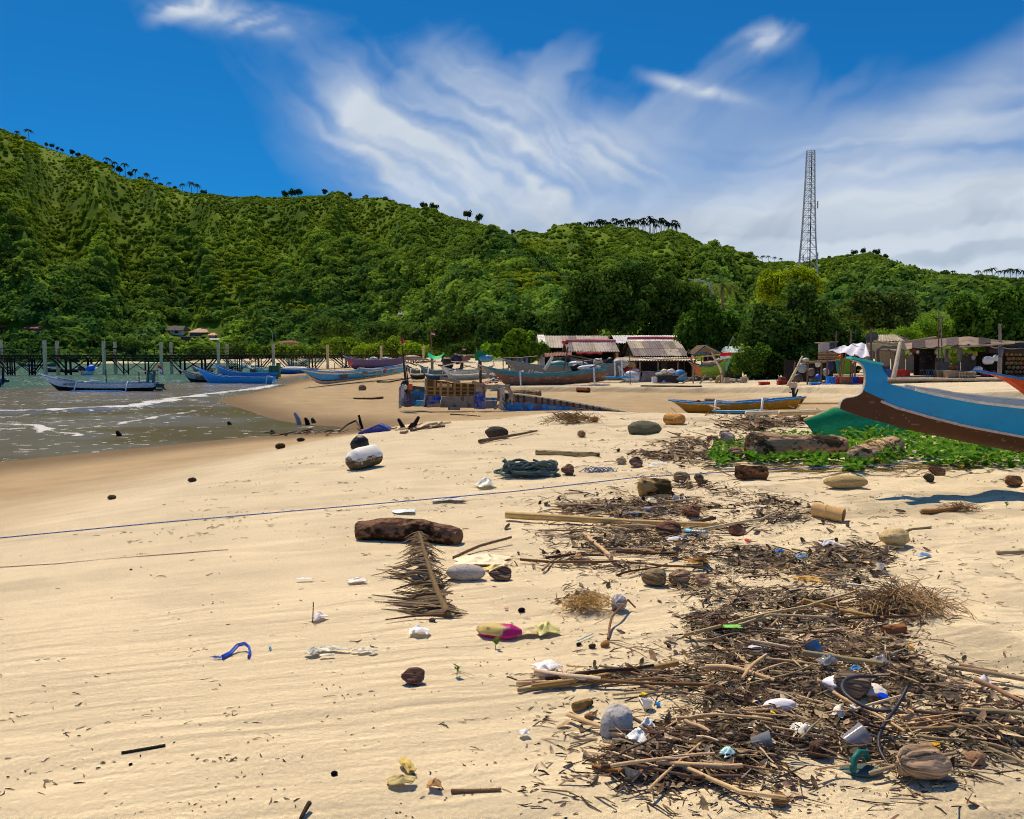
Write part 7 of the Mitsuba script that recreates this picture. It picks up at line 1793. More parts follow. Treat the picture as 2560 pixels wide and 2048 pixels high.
for x0, x1, cl in ((1612, 1640, (52, 32, 32)), (1655, 1672, (120, 96, 86)), (1676, 1690, (74, 44, 40)), (1548, 1556, (150, 170, 190))):
	pn(k + '__wall_panel', box((gx(x1, 60) - gx(x0, 60), .05, 1.4), (gx((x0 + x1) / 2, 60), 60.42, Z0 + .8)), mB, RG(*cl))
for x0, x1, h, cl in ((1570, 1602, .75, (190, 190, 196)), (1612, 1646, .72, (150, 132, 120)), (1655, 1690, .5, (112, 100, 92))):
	pn(k + '__porch_wall', box((gx(x1, 57) - gx(x0, 57), .08, h), (gx((x0 + x1) / 2, 57), 57.2, Z0 + h / 2)), mB, RG(*cl))
put(k + '__porch_rail', beam((gx(1602, 57.3), 57.28, Z0 + .78), (gx(1695, 57.3), 57.28, Z0 + .76), .06), mW, RG(160, 146, 130))
k_r = k
for nm, x, yy, sz, cl, lab, cat_ in (('laundry_heap', gx(1575, 56.6), 56.7, (.9, .4, .4), (150, 40, 46), 'dark red cloth heap on the porch wall of the large hut', 'laundry'), ('laundry_heap', gx(1590, 56.6), 56.7, (.7, .4, .3), (206, 170, 170), 'pinkish cloth heap right of the red one on the porch wall', 'laundry')):
	put(num(nm), lump((x, yy + .45, Z0 + .88), sz, 3 + len(lab), 2, .2), mP, RG(*cl), True, label=lab, category=cat_)
put(num('tilted_board'), beam((gx(1606, 56.6), 56.6, Z0), (gx(1612, 56.6), 56.8, Z0 + .72), .22, .04), mB, RG(150, 140, 136), label='grey board leaning on the porch wall of the large hut', category='board')
put(num('hanging_cloth'), box((.28, .05, .5), (gx(1652, 56.9), 57.0, Z0 + .6)), mP, RG(60, 160, 180), label='turquoise cloth hanging on the porch post of the large hut', category='cloth')
put(num('water_tub'), lump((gx(1700, 56), 56, Z0 + .45), (1.0, .8, 1.0), 5, 3, .1, 1, 0, -.8), mP, RG(60, 120, 180), True, label='big blue covered tub at the right end of the porch', category='tub')
put(num('washing_tub'), lump((gx(1578, 55.8), 55.8, Z0 + .4), (1.1, .7, .95), 6, 3, .12, 1, 0, -.8), mP, RG(196, 200, 206), True, label='pale grey tub left of the porch of the large hut', category='tub')
# white back roof and its pink ridge
y = 66.0; k = num('hut'); tag(k, 'white roofed hut with a pinkish red ridge standing behind the large hut', 'hut')
xl, xr = gx(1540, y), gx(1740, y); hut(k, xl, xr, y, y + 3, at_y(1600, 858, y)[2], at_y(1600, 839, y + 3)[2], base=Z0, colors=[RG(214, 216, 216), RG(196, 200, 200)], nx=8, ny=1)
put(k + '__red_ridge', tube([(gx(1568, 64.6), 64.6, at_y(1568, 846, 64.6)[2]), (gx(1640, 64.6), 64.6, at_y(1640, 845, 64.6)[2]), (gx(1706, 64.6), 64.6, at_y(1706, 846, 64.6)[2])], .13, 6, .15), mP, RG(206, 90, 104), True)
# small huts on the right of the row
y = 58.0; k = num('hut'); tag(k, 'small hut with a pale teal gable roof behind the lime green boat', 'hut')
xm, hw = gx(1772, y), .9; ze, zr = at_y(1772, 884, y)[2], at_y(1772, 865, y)[2]
for s in (-1, 1):
	A_, B_ = ((xm - hw * 1.2, y - .3, ze - .1), (xm - hw * 1.2, y + 2.4, ze - .1)) if s < 0 else ((xm + hw * 1.2, y + 2.4, ze - .1), (xm + hw * 1.2, y - .3, ze - .1))
	C_, D_ = ((xm - .25, y + 2.4, zr), (xm - .25, y - .3, zr)) if s < 0 else ((xm - .25, y - .3, zr), (xm - .25, y + 2.4, zr))
	sheeted_roof(k, A_, B_, C_, D_, 3, 1, [RG(170, 190, 186), RG(190, 200, 196)], g, 'roof' if s < 0 else 'right_roof')
put(k + '__front_wall', box((1.75, .08, 1.2), (xm, y, Z0 + .6)), mB, RG(128, 122, 120)); put(k + '__gable_board', prism([(-.95, -.02), (-.2, zr - ze - .08), (.95, -.02)], (xm, y, ze), (1, 0, 0), .06), mW, RG(176, 146, 110))
for px in (1754, 1769, 1787):
	pn(k + '__post', beam((gx(px, y - .2), y - .2, Z0), (gx(px, y - .2), y - .2, ze), .08), mW, RG(150, 122, 92))
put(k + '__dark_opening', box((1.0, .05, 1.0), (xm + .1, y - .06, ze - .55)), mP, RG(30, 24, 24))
y = 59.0; k = num('hut'); tag(k, 'low shed with a bluish white sheet roof right of the teal roof', 'shed')
sheeted_roof(k, (gx(1815, y), y, at_y(1815, 882, y)[2]), (gx(1862, y), y, at_y(1862, 881, y)[2]), (gx(1855, y + 2), y + 2, at_y(1855, 867, y + 2)[2]), (gx(1812, y + 2), y + 2, at_y(1812, 866, y + 2)[2]), 4, 1, [RG(190, 210, 216), RG(206, 216, 220)], g)
sheeted_roof(k, (gx(1800, y - .6), y - .6, at_y(1800, 884, y)[2]), (gx(1828, y - .6), y - .6, at_y(1828, 884, y)[2]), (gx(1816, y + 1), y + 1, at_y(1816, 868, y + 1)[2]), (gx(1808, y + 1), y + 1, at_y(1808, 869, y + 1)[2]), 2, 1, [RG(150, 170, 170)], g, 'small_roof')
put(k + '__wall', box((2.0, .08, 1.3), (gx(1830, y), y + .9, Z0 + .65)), mB, RG(90, 86, 84))
put(k + '__green_cloth', lump(at_y(1851, 877, y - .4), (.35, .2, .35), 4, 2, .3), mP, RG(40, 160, 110), True)
put(num('boat_pole'), tube([at_y(1819, 872, 57), at_y(1833, 842, 57)], .05, 6), mW, RG(140, 132, 120), True, label='grey pole pointing up beside the bluish shed roof', category='pole')
# black corrugated scrap by the large hut
k = num('sheet_scrap'); tag(k, 'black stack of corrugated sheets at the right end of the large hut roof', 'sheets')
for j in range(4):
	pn(k + '__sheet', corrugated(at_y(1716, 882 + j * 3, 59), at_y(1740, 889 + j * 2, 58.6), at_y(1738, 885 + j * 2, 60), at_y(1722, 873 + j * 3, 60.4), 4), 'm_sheet', RG(44, 44, 50), True)
# clothes line left of the huts
k = num('clothes_line'); tag(k, 'clothes line with dark and red garments in front of the trees', 'clothes line')
y = 60.; put(k + '__line', tube([at_y(1258, 894, y), at_y(1300, 894, y), at_y(1345, 890, y)], .02, 4), mP, RG(190, 180, 160), True)
for px, cl in ((1266, (84, 40, 56)), (1272, (110, 90, 100)), (1279, (60, 50, 54)), (1284, (150, 70, 44)), (1291, (110, 116, 130)), (1297, (96, 96, 110)), (1303, (130, 116, 122)), (1310, (70, 70, 84)), (1316, (130, 134, 146)), (1322, (44, 44, 56))):
	a = at_y(px - 3.2, 895, y); L_ = g.uniform(.5, .8); u, w = np.meshgrid(np.linspace(0, 1, 6), np.linspace(0, 1, 5), indexing='ij')
	pn(k + '__garment', sheet(np.stack([.05 + u * .17 * (1 + .15 * np.sin(w * 3 + px)), .03 * np.sin(u * 9 + px), -w * L_], -1) + a, .02), mP, RG(*cl), True)
for px in (1258, 1345):
	pn(k + '__post', tube([at_y(px, 893, y), [gx(px, y), y, Z0]], .04, 5), mW, RG(110, 100, 80), True)
put(num('pole'), tube([at_y(1576, 965, 52.8), at_y(1574, 890, 52.8)], .035, 6), mW, RG(120, 100, 84), True, label='thin upright pole standing alone before the porch', category='pole')
# black crate full of junk, blocks, planks
k = num('junk_crate'); tag(k, 'black open crate heaped with pale foam and nets in front of the porch', 'crate')
y = 53.5; c = at_y(1670, 958, y); zb = gz(c[0], c[1])
for j in range(4):
	pn(k + '__side', box((1.4, .05, .12), (c[0], y + .0, zb + .10 + j * .11)), mP, RG(24, 24, 28))
put(k + '__body', box((1.38, .6, .42), (c[0], y + .36, zb + .24)), mP, RG(20, 20, 24)); put(k + '__white_end', box((.3, .5, .4), (c[0] - .85, y + .3, zb + .22)), mB, RG(196, 196, 200))
for j, (dx, s_, cl) in enumerate(((-.2, (.5, .4, .45), (214, 206, 180)), (.25, (.55, .4, .5), (206, 204, 196)), (-.5, (.6, .4, .2), (180, 170, 150)), (.1, (1.3, .5, .2), (150, 140, 120)), (-.3, (.3, .3, .15), (50, 90, 190)))):
	pn(k + '__junk', lump((c[0] + dx, y + .3 - .4 * (j == 4), zb + .62 + .12 * (j < 2) - .5 * (j == 4)), s_, j + 3, 2, .3), mP, RG(*cl), True)
for px in (1819, 1861):
	c = at_y(px, 969, 52); zb = gz(c[0], c[1]); put(num('concrete_block'), box((.36, .36, .38), (c[0], 52.2, zb + .17)), mR, RG(166, 146, 122), label=('left' if px < 1840 else 'right') + ' concrete block beside the rubble before the bush', category='block')
for i in range(14):
	x = g.uniform(1828, 1854); c = at_y(x, 966, 52.2); put(num('rubble_stone'), lump((c[0], 52.2 + g.random() * .3, gz(c[0], 52.2) + .05 + .1 * g.random()), (.18, .15, .14), i, 1, .25), mR, RG(176, 166, 150), False, label='pale rubble stone between the two concrete blocks', category='stone', group='rubble between the two concrete blocks')
stick('long dark plank lying on the sand step before the crate', [(1602 / K, 967 / K), (1755 / K, 968 / K)], .05, .05, RG(100, 84, 66), 0, 'plank', 4, 71, category='plank')
for i in range(9):
	c = at_y(g.uniform(1770, 1802), 962, 53); put(num('net_float'), lump((c[0], 53 + g.normal() * .2, gz(c[0], 53) + g.uniform(.08, .7)), (.26, .24, .26), i, 1, .2), mR, (RG(170, 150, 120), RG(150, 140, 70))[i % 2], True, label='brown float in the bundle under the lime green boat', category='float', group='floats bundled under the lime green boat')

# ---------------------------------------------------------------- the stone platform and the stalls on the right
PL = 44.0; zt = at_y(2300, 946, PL)[2]
k = num('stone_platform'); tag(k, 'low stained concrete platform wall under the right hand stalls', 'wall')
xa, xb = gx(2222, PL), gx(2222, PL) + 22
put(k + '__top', box((xb - xa, 12, .12), ((xa + xb) / 2, PL + 6, zt - .06)), mR, RG(178, 164, 138))
for i in range(12):
	w_ = (xb - xa) / 12; pn(k + '__block', box((w_ - .02, .5, zt - .12 + .7 + g.normal() * .0), (xa + w_ * (i + .5), PL + .3 + .02 * g.random(), (zt - .12 - .7) / 2)), 'm_stainwall', RG(128, 114, 92))


def col_stainwall(p, n, uv):
	c = unpack(uv); k = fbm(p.x * 2.5, p.y * 2.5, p.z * .8, 3); f = fbm(p.x * 9, p.y * 9, p.z * 9, 3)
	return mix(c * (.6 + .7 * f), mi.Color3f(.045, .04, .03), smoothstep(.45, .6, k) * .8)


scene['m_stainwall'] = two({'type': 'principled', 'base_color': proc(col_stainwall), 'roughness': .9, 'specular': .15})
Y = 46.5
k = num('beach_shack'); tag(k, 'long low shack with patched walls and a sagging roof on the concrete platform', 'shack')
def pz_(py, y): return at_y(2300, py, y)[2]
ridge_l = [(2165, 866), (2250, 862), (2340, 856), (2420, 850), (2500, 860), (2640, 868)]
F_ = np.array([at_y(x, y0 + 12, Y) for x, y0 in ridge_l]); Bk = np.array([at_y(x, y0 - 7, Y + 4.0) for x, y0 in ridge_l])
for i in range(5):
	for j in range(3):
		a0, a1 = j / 3, (j + 1) / 3 + .03; A_, B_, C_, D_ = F_[i] * (1 - 0) + 0, F_[i + 1], Bk[i + 1], Bk[i]
		u0 = F_[i] + (F_[i + 1] - F_[i]) * a0; u1 = F_[i] + (F_[i + 1] - F_[i]) * a1; v0 = Bk[i] + (Bk[i + 1] - Bk[i]) * a0; v1 = Bk[i] + (Bk[i + 1] - Bk[i]) * a1
		put(num(k + '__roof__sheet') if i or j else k + '__roof', sheet(np.array([[u0, (u0 + v0) / 2 - [0, 0, .05], v0], [(u0 + u1) / 2 - [0, 0, .06], (u0 + u1 + v0 + v1) / 4 - [0, 0, .1], (v0 + v1) / 2], [u1, (u1 + v1) / 2 - [0, 0, .04], v1]]) + [0, 0, .03 * (j % 2) + .012 * i], .03), 'm_sheet', (RG(112, 100, 88), RG(84, 78, 72), RG(136, 124, 104), RG(64, 58, 54))[(i * 2 + j) % 4], True)
put(k + '__roof_edge', tube(np.array([at_y(x, y, Y - .1) for x, y in [(2045, 841), (2130, 849), (2200, 856), (2260, 858), (2340, 846), (2420, 842)]]), .055, 7, .15), mW, RG(176, 156, 130), True)
pn(k + '__roof_edge', tube(np.array([at_y(x, y, Y - .2) for x, y in [(2185, 853), (2230, 860), (2262, 856), (2340, 843)]]), .07, 7, .15), mW, RG(150, 134, 112), True)
pn(k + '__roof_edge', tube(np.array([at_y(x, y, Y - .1) for x, y in [(2400, 868), (2480, 862), (2535, 858)]]), .05, 7, .15), mW, RG(170, 156, 132), True)
u, w = np.meshgrid(np.linspace(0, 1, 14), np.linspace(0, 1, 5), indexing='ij')
a, b = at_y(2165, 858, Y), at_y(2262, 856, Y)
put(k + '__eave_cloth', sheet(np.stack([a[0] + (b[0] - a[0]) * u, Y + .0 - .35 * w, a[2] - w * .36 * (1 + .25 * np.sin(u * 9)) - .05 * np.sin(u * 14)], -1), .02), mP, RG(132, 120, 100), True)
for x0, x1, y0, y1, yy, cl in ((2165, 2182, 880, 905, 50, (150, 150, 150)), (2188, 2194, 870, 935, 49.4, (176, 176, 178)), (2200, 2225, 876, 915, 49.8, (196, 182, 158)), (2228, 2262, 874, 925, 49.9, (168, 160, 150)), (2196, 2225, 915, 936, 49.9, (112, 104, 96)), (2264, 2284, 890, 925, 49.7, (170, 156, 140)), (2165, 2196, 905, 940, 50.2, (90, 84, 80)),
							   (2338, 2362, 895, 940, 49.8, (112, 106, 104)), (2362, 2402, 872, 905, 49.2, (190, 188, 186)), (2340, 2400, 904, 932, 49.6, (150, 144, 138)), (2402, 2440, 885, 935, 49.5, (160, 152, 150)), (2440, 2540, 880, 940, 50.4, (44, 38, 36)), (2284, 2340, 872, 945, 50.6, (28, 24, 26)), (2300, 2312, 890, 940, 50.2, (44, 30, 44))):  # the near-black panel paints the darkness inside the doorway
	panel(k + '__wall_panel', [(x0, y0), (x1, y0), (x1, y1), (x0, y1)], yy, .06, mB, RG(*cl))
for px, py0, py1, r_ in ((2177, 820, 945, .05), (2194, 872, 940, .08), (2346, 780, 920, .03), (2127, 826, 860, .06), (2090, 830, 870, .04)):
	pn(k + '__post', tube([at_y(px, py1, Y - .3), at_y(px + 1, py0, Y - .3)], r_, 6), mW, RG(96, 84, 78), True)
put(k + '__leaning_post', tube([at_y(2233, 948, 44.6), at_y(2240, 915, 44.8), at_y(2251, 856, 45.6)], [.13, .12, .10], 9, .12), mW, RG(190, 176, 156), True)
put(k + '__white_drape', lump(at_y(2390, 885, 48.9), (.9, .25, 1.0), 5, 3, .25), mP, RG(176, 176, 178), True)
for px, py, s_, cl in ((2344, 880, .34, (200, 190, 170)), (2284, 876, .28, (120, 66, 50)), (2294, 880, .2, (220, 220, 216)), (2275, 884, .2, (200, 200, 190)), (2438, 885, .28, (190, 160, 50)), (2415, 888, .25, (90, 80, 40)), (2433, 894, .25, (180, 180, 180))):
	pn(k + '__hanging_item', lump(at_y(px, py, 47.2), (s_, s_ * .7, s_ * 1.2), px, 2, .15), mP, RG(*cl), True)
# tan roofed house behind
k = num('hut'); tag(k, 'house with a brownish gable roof behind the sagging shack roof', 'house')
sheeted_roof(k, at_y(2165, 856, 56), at_y(2262, 852, 56), at_y(2238, 837, 59), at_y(2182, 838, 59), 4, 1, [RG(176, 164, 138), RG(160, 150, 128)], g)
sheeted_roof(k, at_y(2262, 852, 56), at_y(2275, 850, 60), at_y(2242, 837, 60), at_y(2238, 837, 59), 2, 1, [RG(84, 80, 80)], g, 'side_roof')
put(k + '__wall', box((2.6, .1, 1.4), at_y(2215, 870, 57.5)), mB, RG(120, 104, 88))
put(num('satellite_dish'), lathe([(.001, 0), (.3, .05), (.42, .13), (.40, .14), (.001, .02)], 14, at_y(2180, 846, 54), (-.5, -.8, .3)), 'm_metal', RG(110, 96, 84), True, label='brown satellite dish left of the brownish gable roof', category='dish')
# stall at the left: posts, shelves, tarpaulin
k = num('market_stall'); tag(k, 'rough pole stall with shelves and bunched gear under the trees left of the platform', 'stall')
YS = 46.0
for px, py0, py1 in ((2067, 875, 965), (2104, 878, 968), (2126, 884, 958), (2137, 875, 950), (2018, 905, 965), (2052, 905, 960), (1985, 905, 960), (2098, 905, 958)):
	pn(k + '__post', tube([at_y(px - (6 if px == 2104 else 0), py1, YS - .4 - .6 * (px == 2104)), at_y(px + 2, py0, YS - .4)], .045, 6, .1), mW, RG(112, 90, 72), True)
for x0, x1, y0, y1 in ((2005, 2070, 905, 902), (2060, 2125, 903, 899), (2068, 2130, 877, 878), (2005, 2066, 908, 905)):
	pn(k + '__rail', tube([at_y(x0, y0, YS - .3), at_y(x1, y1, YS - .3)], .04, 6, .1), mW, RG(150, 128, 100), True)
panel(k + '__grey_box_front', [(2049, 858), (2071, 858), (2071, 880), (2050, 880)], YS + .8, .5, mB, RG(176, 172, 160))
panel(k + '__blue_panel', [(2071, 858), (2088, 858), (2088, 876), (2072, 876)], YS + .6, .1, mB, RG(30, 60, 96))
put(k + '__box_top', beam(at_y(2042, 857, YS + .8), at_y(2090, 855, YS + .8), .7, .05), mW, RG(160, 150, 130))
for j in range(4):
	pn(k + '__slat', beam(at_y(2045, 883 + j * 4.6, YS + .5), at_y(2096, 883 + j * 4.6, YS + .5), .03, .085), mW, (RG(160, 138, 112), RG(136, 116, 92))[j % 2])
panel(k + '__green_wall', [(2098, 896), (2130, 894), (2131, 938), (2098, 938)], YS + 1.6, .06, mP, RG(96, 150, 20))
panel(k + '__teal_wall', [(2088, 900), (2099, 898), (2100, 935), (2094, 938)], YS + 1.5, .06, mP, RG(0, 140, 120))
panel(k + '__shade_back', [(1960, 900), (2095, 900), (2095, 955), (1960, 955)], YS + 3.0, .06, mP, RG(22, 20, 22))  # near-black sheet stands in for the deep shade behind the stall
put(k + '__table_top', beam(at_y(2090, 937, YS + .8), at_y(2165, 938, YS + .8), .8, .08), mW, RG(200, 190, 150))
for px, py, sx, sz, cl, s_ in ((2045, 910, .32, .4, (206, 210, 206), 2), (2005, 920, .55, .6, (150, 156, 166), 3), (2028, 930, .4, .5, (120, 106, 90), 4), (2045, 945, .34, .45, (40, 100, 200), 5), (2065, 930, .4, .5, (190, 180, 180), 6), (2075, 915, .4, .6, (40, 60, 110), 7), (2035, 952, .5, .4, (100, 96, 94), 8), (1995, 945, .6, .5, (80, 76, 76), 9), (2015, 900, .4, .25, (180, 176, 170), 10), (2050, 925, .3, .4, (44, 40, 44), 11), (2085, 948, .3, .4, (170, 120, 90), 12), (2060, 958, .3, .35, (150, 110, 90), 13)):
	pn(k + '__goods', lump(at_y(px, py, YS + .6), (sx, .35, sz), s_, 2, .25), mP, RG(*cl), True)
put(k + '__orange_jar', lump(at_y(2101, 892, YS - .2), (.24, .2, .22), 3, 2, .1), mP, RG(220, 110, 20), True)
# the printed white tarpaulin
k = num('printed_tarpaulin'); tag(k, 'white printed tarpaulin stretched on poles over the crates', 'tarpaulin')
rowsA = np.array([[at_y(2069, 877, 45.0), at_y(2085, 872, 45.6), at_y(2105, 866, 46.2)], [at_y(2100, 882, 44.8), at_y(2112, 872, 45.4), at_y(2122, 864, 46.2)], [at_y(2125, 887, 44.7), at_y(2135, 872, 45.4), at_y(2140, 858, 46.2)], [at_y(2150, 893, 44.7), at_y(2158, 876, 45.4), at_y(2163, 860, 46.2)], [at_y(2174, 893, 44.8), at_y(2172, 883, 45.3), at_y(2164, 862, 46.2)]])
from scipy.ndimage import zoom as _zoom
R_ = np.stack([_zoom(rowsA[..., i], (5, 5), order=1) for i in range(3)], -1); R_ += [0, 0, 1] * (.05 * np.sin(np.arange(R_.shape[0]) * .9)[:, None, None] * np.ones((1, R_.shape[1], 1)))
put(k + '__cloth', sheet(R_, .012), mP, RG(226, 224, 232), True)
for i, (px, py, cl, w_) in enumerate([(2092, 877, (60, 56, 66), .55), (2094, 874, (60, 56, 66), .5), (2121, 885, (190, 40, 50), .4), (2155, 876, (190, 40, 60), .22)]):
	c = at_y(px, py, 44.95 - .06); pn(k + '__print', letters('PASAR' if i < 2 else '///', .09, c + [-w_ / 2, -.06, 0], (1, .1, .32 if i < 2 else .15), (0, .7, .7), .01), mP, RG(*cl))
for x0, y0, x1, y1 in ((2115, 882, 2104, 945), (2137, 885, 2128, 970)):
	pn(k + '__pole', tube([at_y(x0, y0, 44.7), at_y(x1, y1, 44.2)], .03, 6), mW, RG(120, 84, 66), True)


def crate(x0, x1, y0, y1, y, color, label, group=None, name='fish_crate'):
	A, B_ = at_y(x0, y1, y), at_y(x1, y0, y); w, h = B_[0] - A[0], B_[2] - A[2]; c = np.array([(A[0] + B_[0]) / 2, y + .2, (A[2] + B_[2]) / 2]); kk = num(name); tag(kk, label, 'crate', group)
	ms = [box((w * .94, .34, h * .9), c), box((w, .42, .04), c + [0, 0, h / 2 - .02]), box((w, .42, .04), c - [0, 0, h / 2 - .02])]
	put(kk + '__body', join(ms), mP, color)
	for t in np.linspace(-.46, .46, 6):
		pn(kk + '__rib', box((.035, .06, h * .9), c + [w * t, -.19, 0]), mP, [q_ * .72 for q_ in color])


CB, CR, CN = RG(30, 130, 230), RG(230, 60, 44), RG(176, 122, 84)
for x0, x1, y0, y1, y, c, lab in ((2027, 2053, 957, 971, 45.2, RG(60, 170, 240), 'single light blue crate left of the stacked crates'), (2061, 2086, 960, 972, 44.9, RG(60, 170, 240), 'light blue crate, left end of the lower crate row'), (2086, 2108, 961, 973, 45.0, RG(40, 120, 200), 'blue crate, second of the lower crate row'), (2106, 2128, 961, 974, 44.8, CB, 'blue crate, third of the lower crate row'),
								   (2128, 2148, 961, 973, 44.9, RG(30, 110, 220), 'dark blue crate, right end of the lower crate row'), (2070, 2089, 942, 959, 45.1, RG(40, 140, 235), 'blue crate, left end of the upper crate row'), (2089, 2099, 943, 959, 45.1, CR, 'narrow red crate, second of the upper crate row'), (2099, 2127, 942, 961, 45.0, CN, 'brown wood coloured crate in the middle of the upper crate row'),
								   (2127, 2146, 942, 961, 45.1, RG(30, 100, 215), 'dark blue crate right of the brown one in the upper crate row'), (2146, 2164, 943, 962, 45.0, CR, 'red crate, right end of the upper crate row'), (2204, 2216, 923, 940, 45.4, RG(24, 90, 180), 'blue crate, left end of the row on the platform'), (2216, 2227, 923, 940, 45.4, RG(50, 120, 200), 'lighter blue crate, second of the row on the platform'),
								   (2227, 2238, 924, 941, 45.4, RG(214, 40, 34), 'red crate, third of the row on the platform'), (2239, 2251, 924, 941, 45.5, CR, 'red crate, fourth of the row on the platform'), (2252, 2264, 924, 941, 45.5, RG(206, 44, 34), 'red crate, fifth of the row on the platform'), (2264, 2275, 925, 941, 45.5, RG(150, 34, 30), 'dull red crate, right end of the row on the platform'),
								   (1946, 1969, 952, 967, 46.5, RG(150, 44, 38), 'dull red crate in the shade left of the leaning pole'), (1900, 1925, 955, 968, 47.5, RG(190, 60, 50), 'red crate on the sand in front of the dark trees'), (1951, 1965, 943, 952, 46.5, RG(120, 70, 60), 'small brownish crate on top of the dull red one')):
	crate(x0, x1, y0, y1, y, c, lab)
put(num('leaning_pole'), tube([at_y(1966, 971, 45), at_y(1985, 935, 45.3), at_y(2006, 891, 45.8)], [.085, .08, .05], 8, .15), mW, RG(190, 172, 140), True, label='thick pale pole leaning to the right beside the stall', category='pole')
put(num('beam'), tube([at_y(2024, 974, 44.5), at_y(2080, 976, 44.3), at_y(2128, 979, 44.2)], .055, 7, .1), mW, RG(206, 194, 170), True, label='pale log lying along the foot of the crates', category='log')
put(num('husk_heap'), lump(at_y(2138, 977, 43.6), (.55, .35, .28), 5, 3, .3), 'm_husk', RG(104, 84, 60), True, label='brown husk heap at the right end of the pale log', category='husk')
put(num('white_sack'), lump(at_y(2090, 966, 44.4), (.35, .2, .16), 7, 2, .2, 1.2, .5), mP, RG(190, 180, 170), True, label='small grey sack leaning on the lower crate row', category='sack')
# things on the platform
k = num('stool'); tag(k, 'blue plastic stool before the dark doorway', 'stool'); c = at_y(2325, 936, 45.6); zs = zt
put(k + '__seat', box((.36, .3, .04), (c[0], 45.6, zs + .42)), mP, RG(30, 70, 100))
for sx in (-1, 1):
	for sy in (-1, 1):
		pn(k + '__leg', beam((c[0] + sx * .15, 45.6 + sy * .12, zs), (c[0] + sx * .13, 45.6 + sy * .1, zs + .4), .04), mP, RG(34, 80, 110))
k = num('planter'); tag(k, 'square concrete planter with a yellow green potted plant on it', 'planter')
put(k + '__box', prism([(-.36, 0), (.36, 0), (.42, .42), (-.42, .42)], (at_y(2378, 940, 45)[0], 45.0, zs), (1, 0, 0), .7), mR, RG(150, 132, 104)); put(k + '__pot', lathe([(.16, 0), (.26, .2), (.24, .24), (.001, .2)], 12, (at_y(2384, 930, 45)[0], 45., zs + .42)), mR, RG(96, 70, 60), 40)
put(k + '__second_box', box((.5, .5, .40), (at_y(2360, 940, 45)[0], 45.4, zs + .2)), mR, RG(110, 100, 86))
V, Fc = [], []
for j in range(60):
	R = trimesh.transformations.euler_matrix(g.normal() * .4, -.9 + g.normal() * .3, g.uniform(0, 6.3))[:3, :3]; V.append(TEMPL * .22 @ R.T + [at_y(2383, 930, 45)[0] + g.normal() * .07, 45 + g.normal() * .07, zs + .65 + .75 * g.random()]); Fc.append(TF + 9 * j)
put(k + '__plant', mesh_of(np.vstack(V), np.vstack(Fc)), 'm_vine', (.17, .26, .02), False)
k = num('wicker_basket'); tag(k, 'wide pale wicker basket at the platform edge', 'basket'); c = at_y(2414, 942, 44.6)
for j in range(7):
	pn(k + '__band', box((.92 + .01 * (j % 2), .60, .045), (c[0], 44.7, zs - .14 + j * .075)), mW, (RG(176, 154, 124), RG(120, 102, 84))[j % 2])
for j in range(12):
	pn(k + '__stave', box((.02, .62, .5), (c[0] - .44 + j * .08, 44.69, zs + .1)), mW, RG(190, 170, 140))
for px, py, s_, cl, lab, nm, cat_ in ((2462, 935, (.5, .4, .5), (150, 60, 80), 'pinkish red plastic tub on the platform', 'plastic_tub', 'tub'), (2482, 936, (.45, .4, .5), (120, 44, 60), 'dark pink tub right of the pinkish red one', 'plastic_tub', 'tub'), (2470, 902, (.7, .3, .5), (206, 206, 206), 'white sack hanging in the dark at the right', 'white_sack', 'sack'), (2490, 896, (.4, .3, .4), (206, 206, 210), 'second white sack hanging by the tall right post', 'white_sack', 'sack'), (2445, 922, (.5, .4, .3), (206, 204, 204), 'white foam box among the tubs', 'foam_box', 'box'),
									   (2430, 932, (.4, .4, .3), (196, 190, 180), 'pale bowl stack beside the wicker basket', 'bowl_stack', 'bowls')):
	put(num(nm), lump(at_y(px, py, 46.2), s_, px, 2, .12, 1, 0, -.85), mP, RG(*cl), True, label=lab, category=cat_)
k = num('tall_post'); tag(k, 'tall grey wooden post with a crossbar at the right of the platform', 'post')
put(k + '__post', tube([at_y(2498, 948, 45), at_y(2501, 880, 45), at_y(2499, 810, 45)], [.13, .10, .07], 8, .12), mW, RG(130, 120, 118), True); put(k + '__crossbar', tube([at_y(2478, 859, 44.9), at_y(2536, 857, 44.9)], .06, 6), mW, RG(190, 176, 150), True)
put(k + '__cloth', lump(at_y(2502, 880, 44.8), (.3, .2, .7), 8, 2, .2), mP, RG(84, 84, 100), True)
# the rubble stone wall at the right end
k = num('stone_wall'); tag(k, 'dark rubble stone wall under a concrete band at the right edge', 'wall')
put(k + '__band', box((5, .4, .6), at_y(2575, 870, 47.2)), mR, RG(70, 66, 66)); put(k + '__core', box((5, .4, 1.5), at_y(2575, 912, 47.4)), mR, RG(40, 36, 32))
i = 0
for r_ in range(6):
	for c_ in range(11):
		px, py = 2517 + c_ * 11 + (r_ % 2) * 5, 886 + r_ * 11; pn(k + '__stone', lump(at_y(px, py, 47.15), (.24 + .05 * g.random(), .16, .23), i, 1, .2), mR, [q_ * g.uniform(.6, 1.1) for q_ in RG(140, 116, 84)], True); i += 1
put(num('upright_pole'), tube([at_y(2355, 930, 47), at_y(2353, 783, 47)], .03, 6), mW, RG(120, 116, 112), True, label='thin tall pole rising above the shack roof', category='pole')
# ---------------------------------------------------------------- the old jetty
k = num('old_jetty'); tag(k, 'old dark steel jetty with pale concrete posts across the bay', 'jetty')
JP = [(-20, 104.5), (122, 106), (268, 108.5), (410, 111.5), (552, 115), (688, 120), (822, 126), (955, 133), (1060, 138)]
JX = [at_y(px, 900, y)[0] for px, y in JP]; JY = [y for _, y in JP]
steel, conc = RG(44, 32, 28), RG(222, 196, 150)
deck = 1.43


def base_z(x, y):
	return max(gz(x, y), SEA - 1.2) - .2


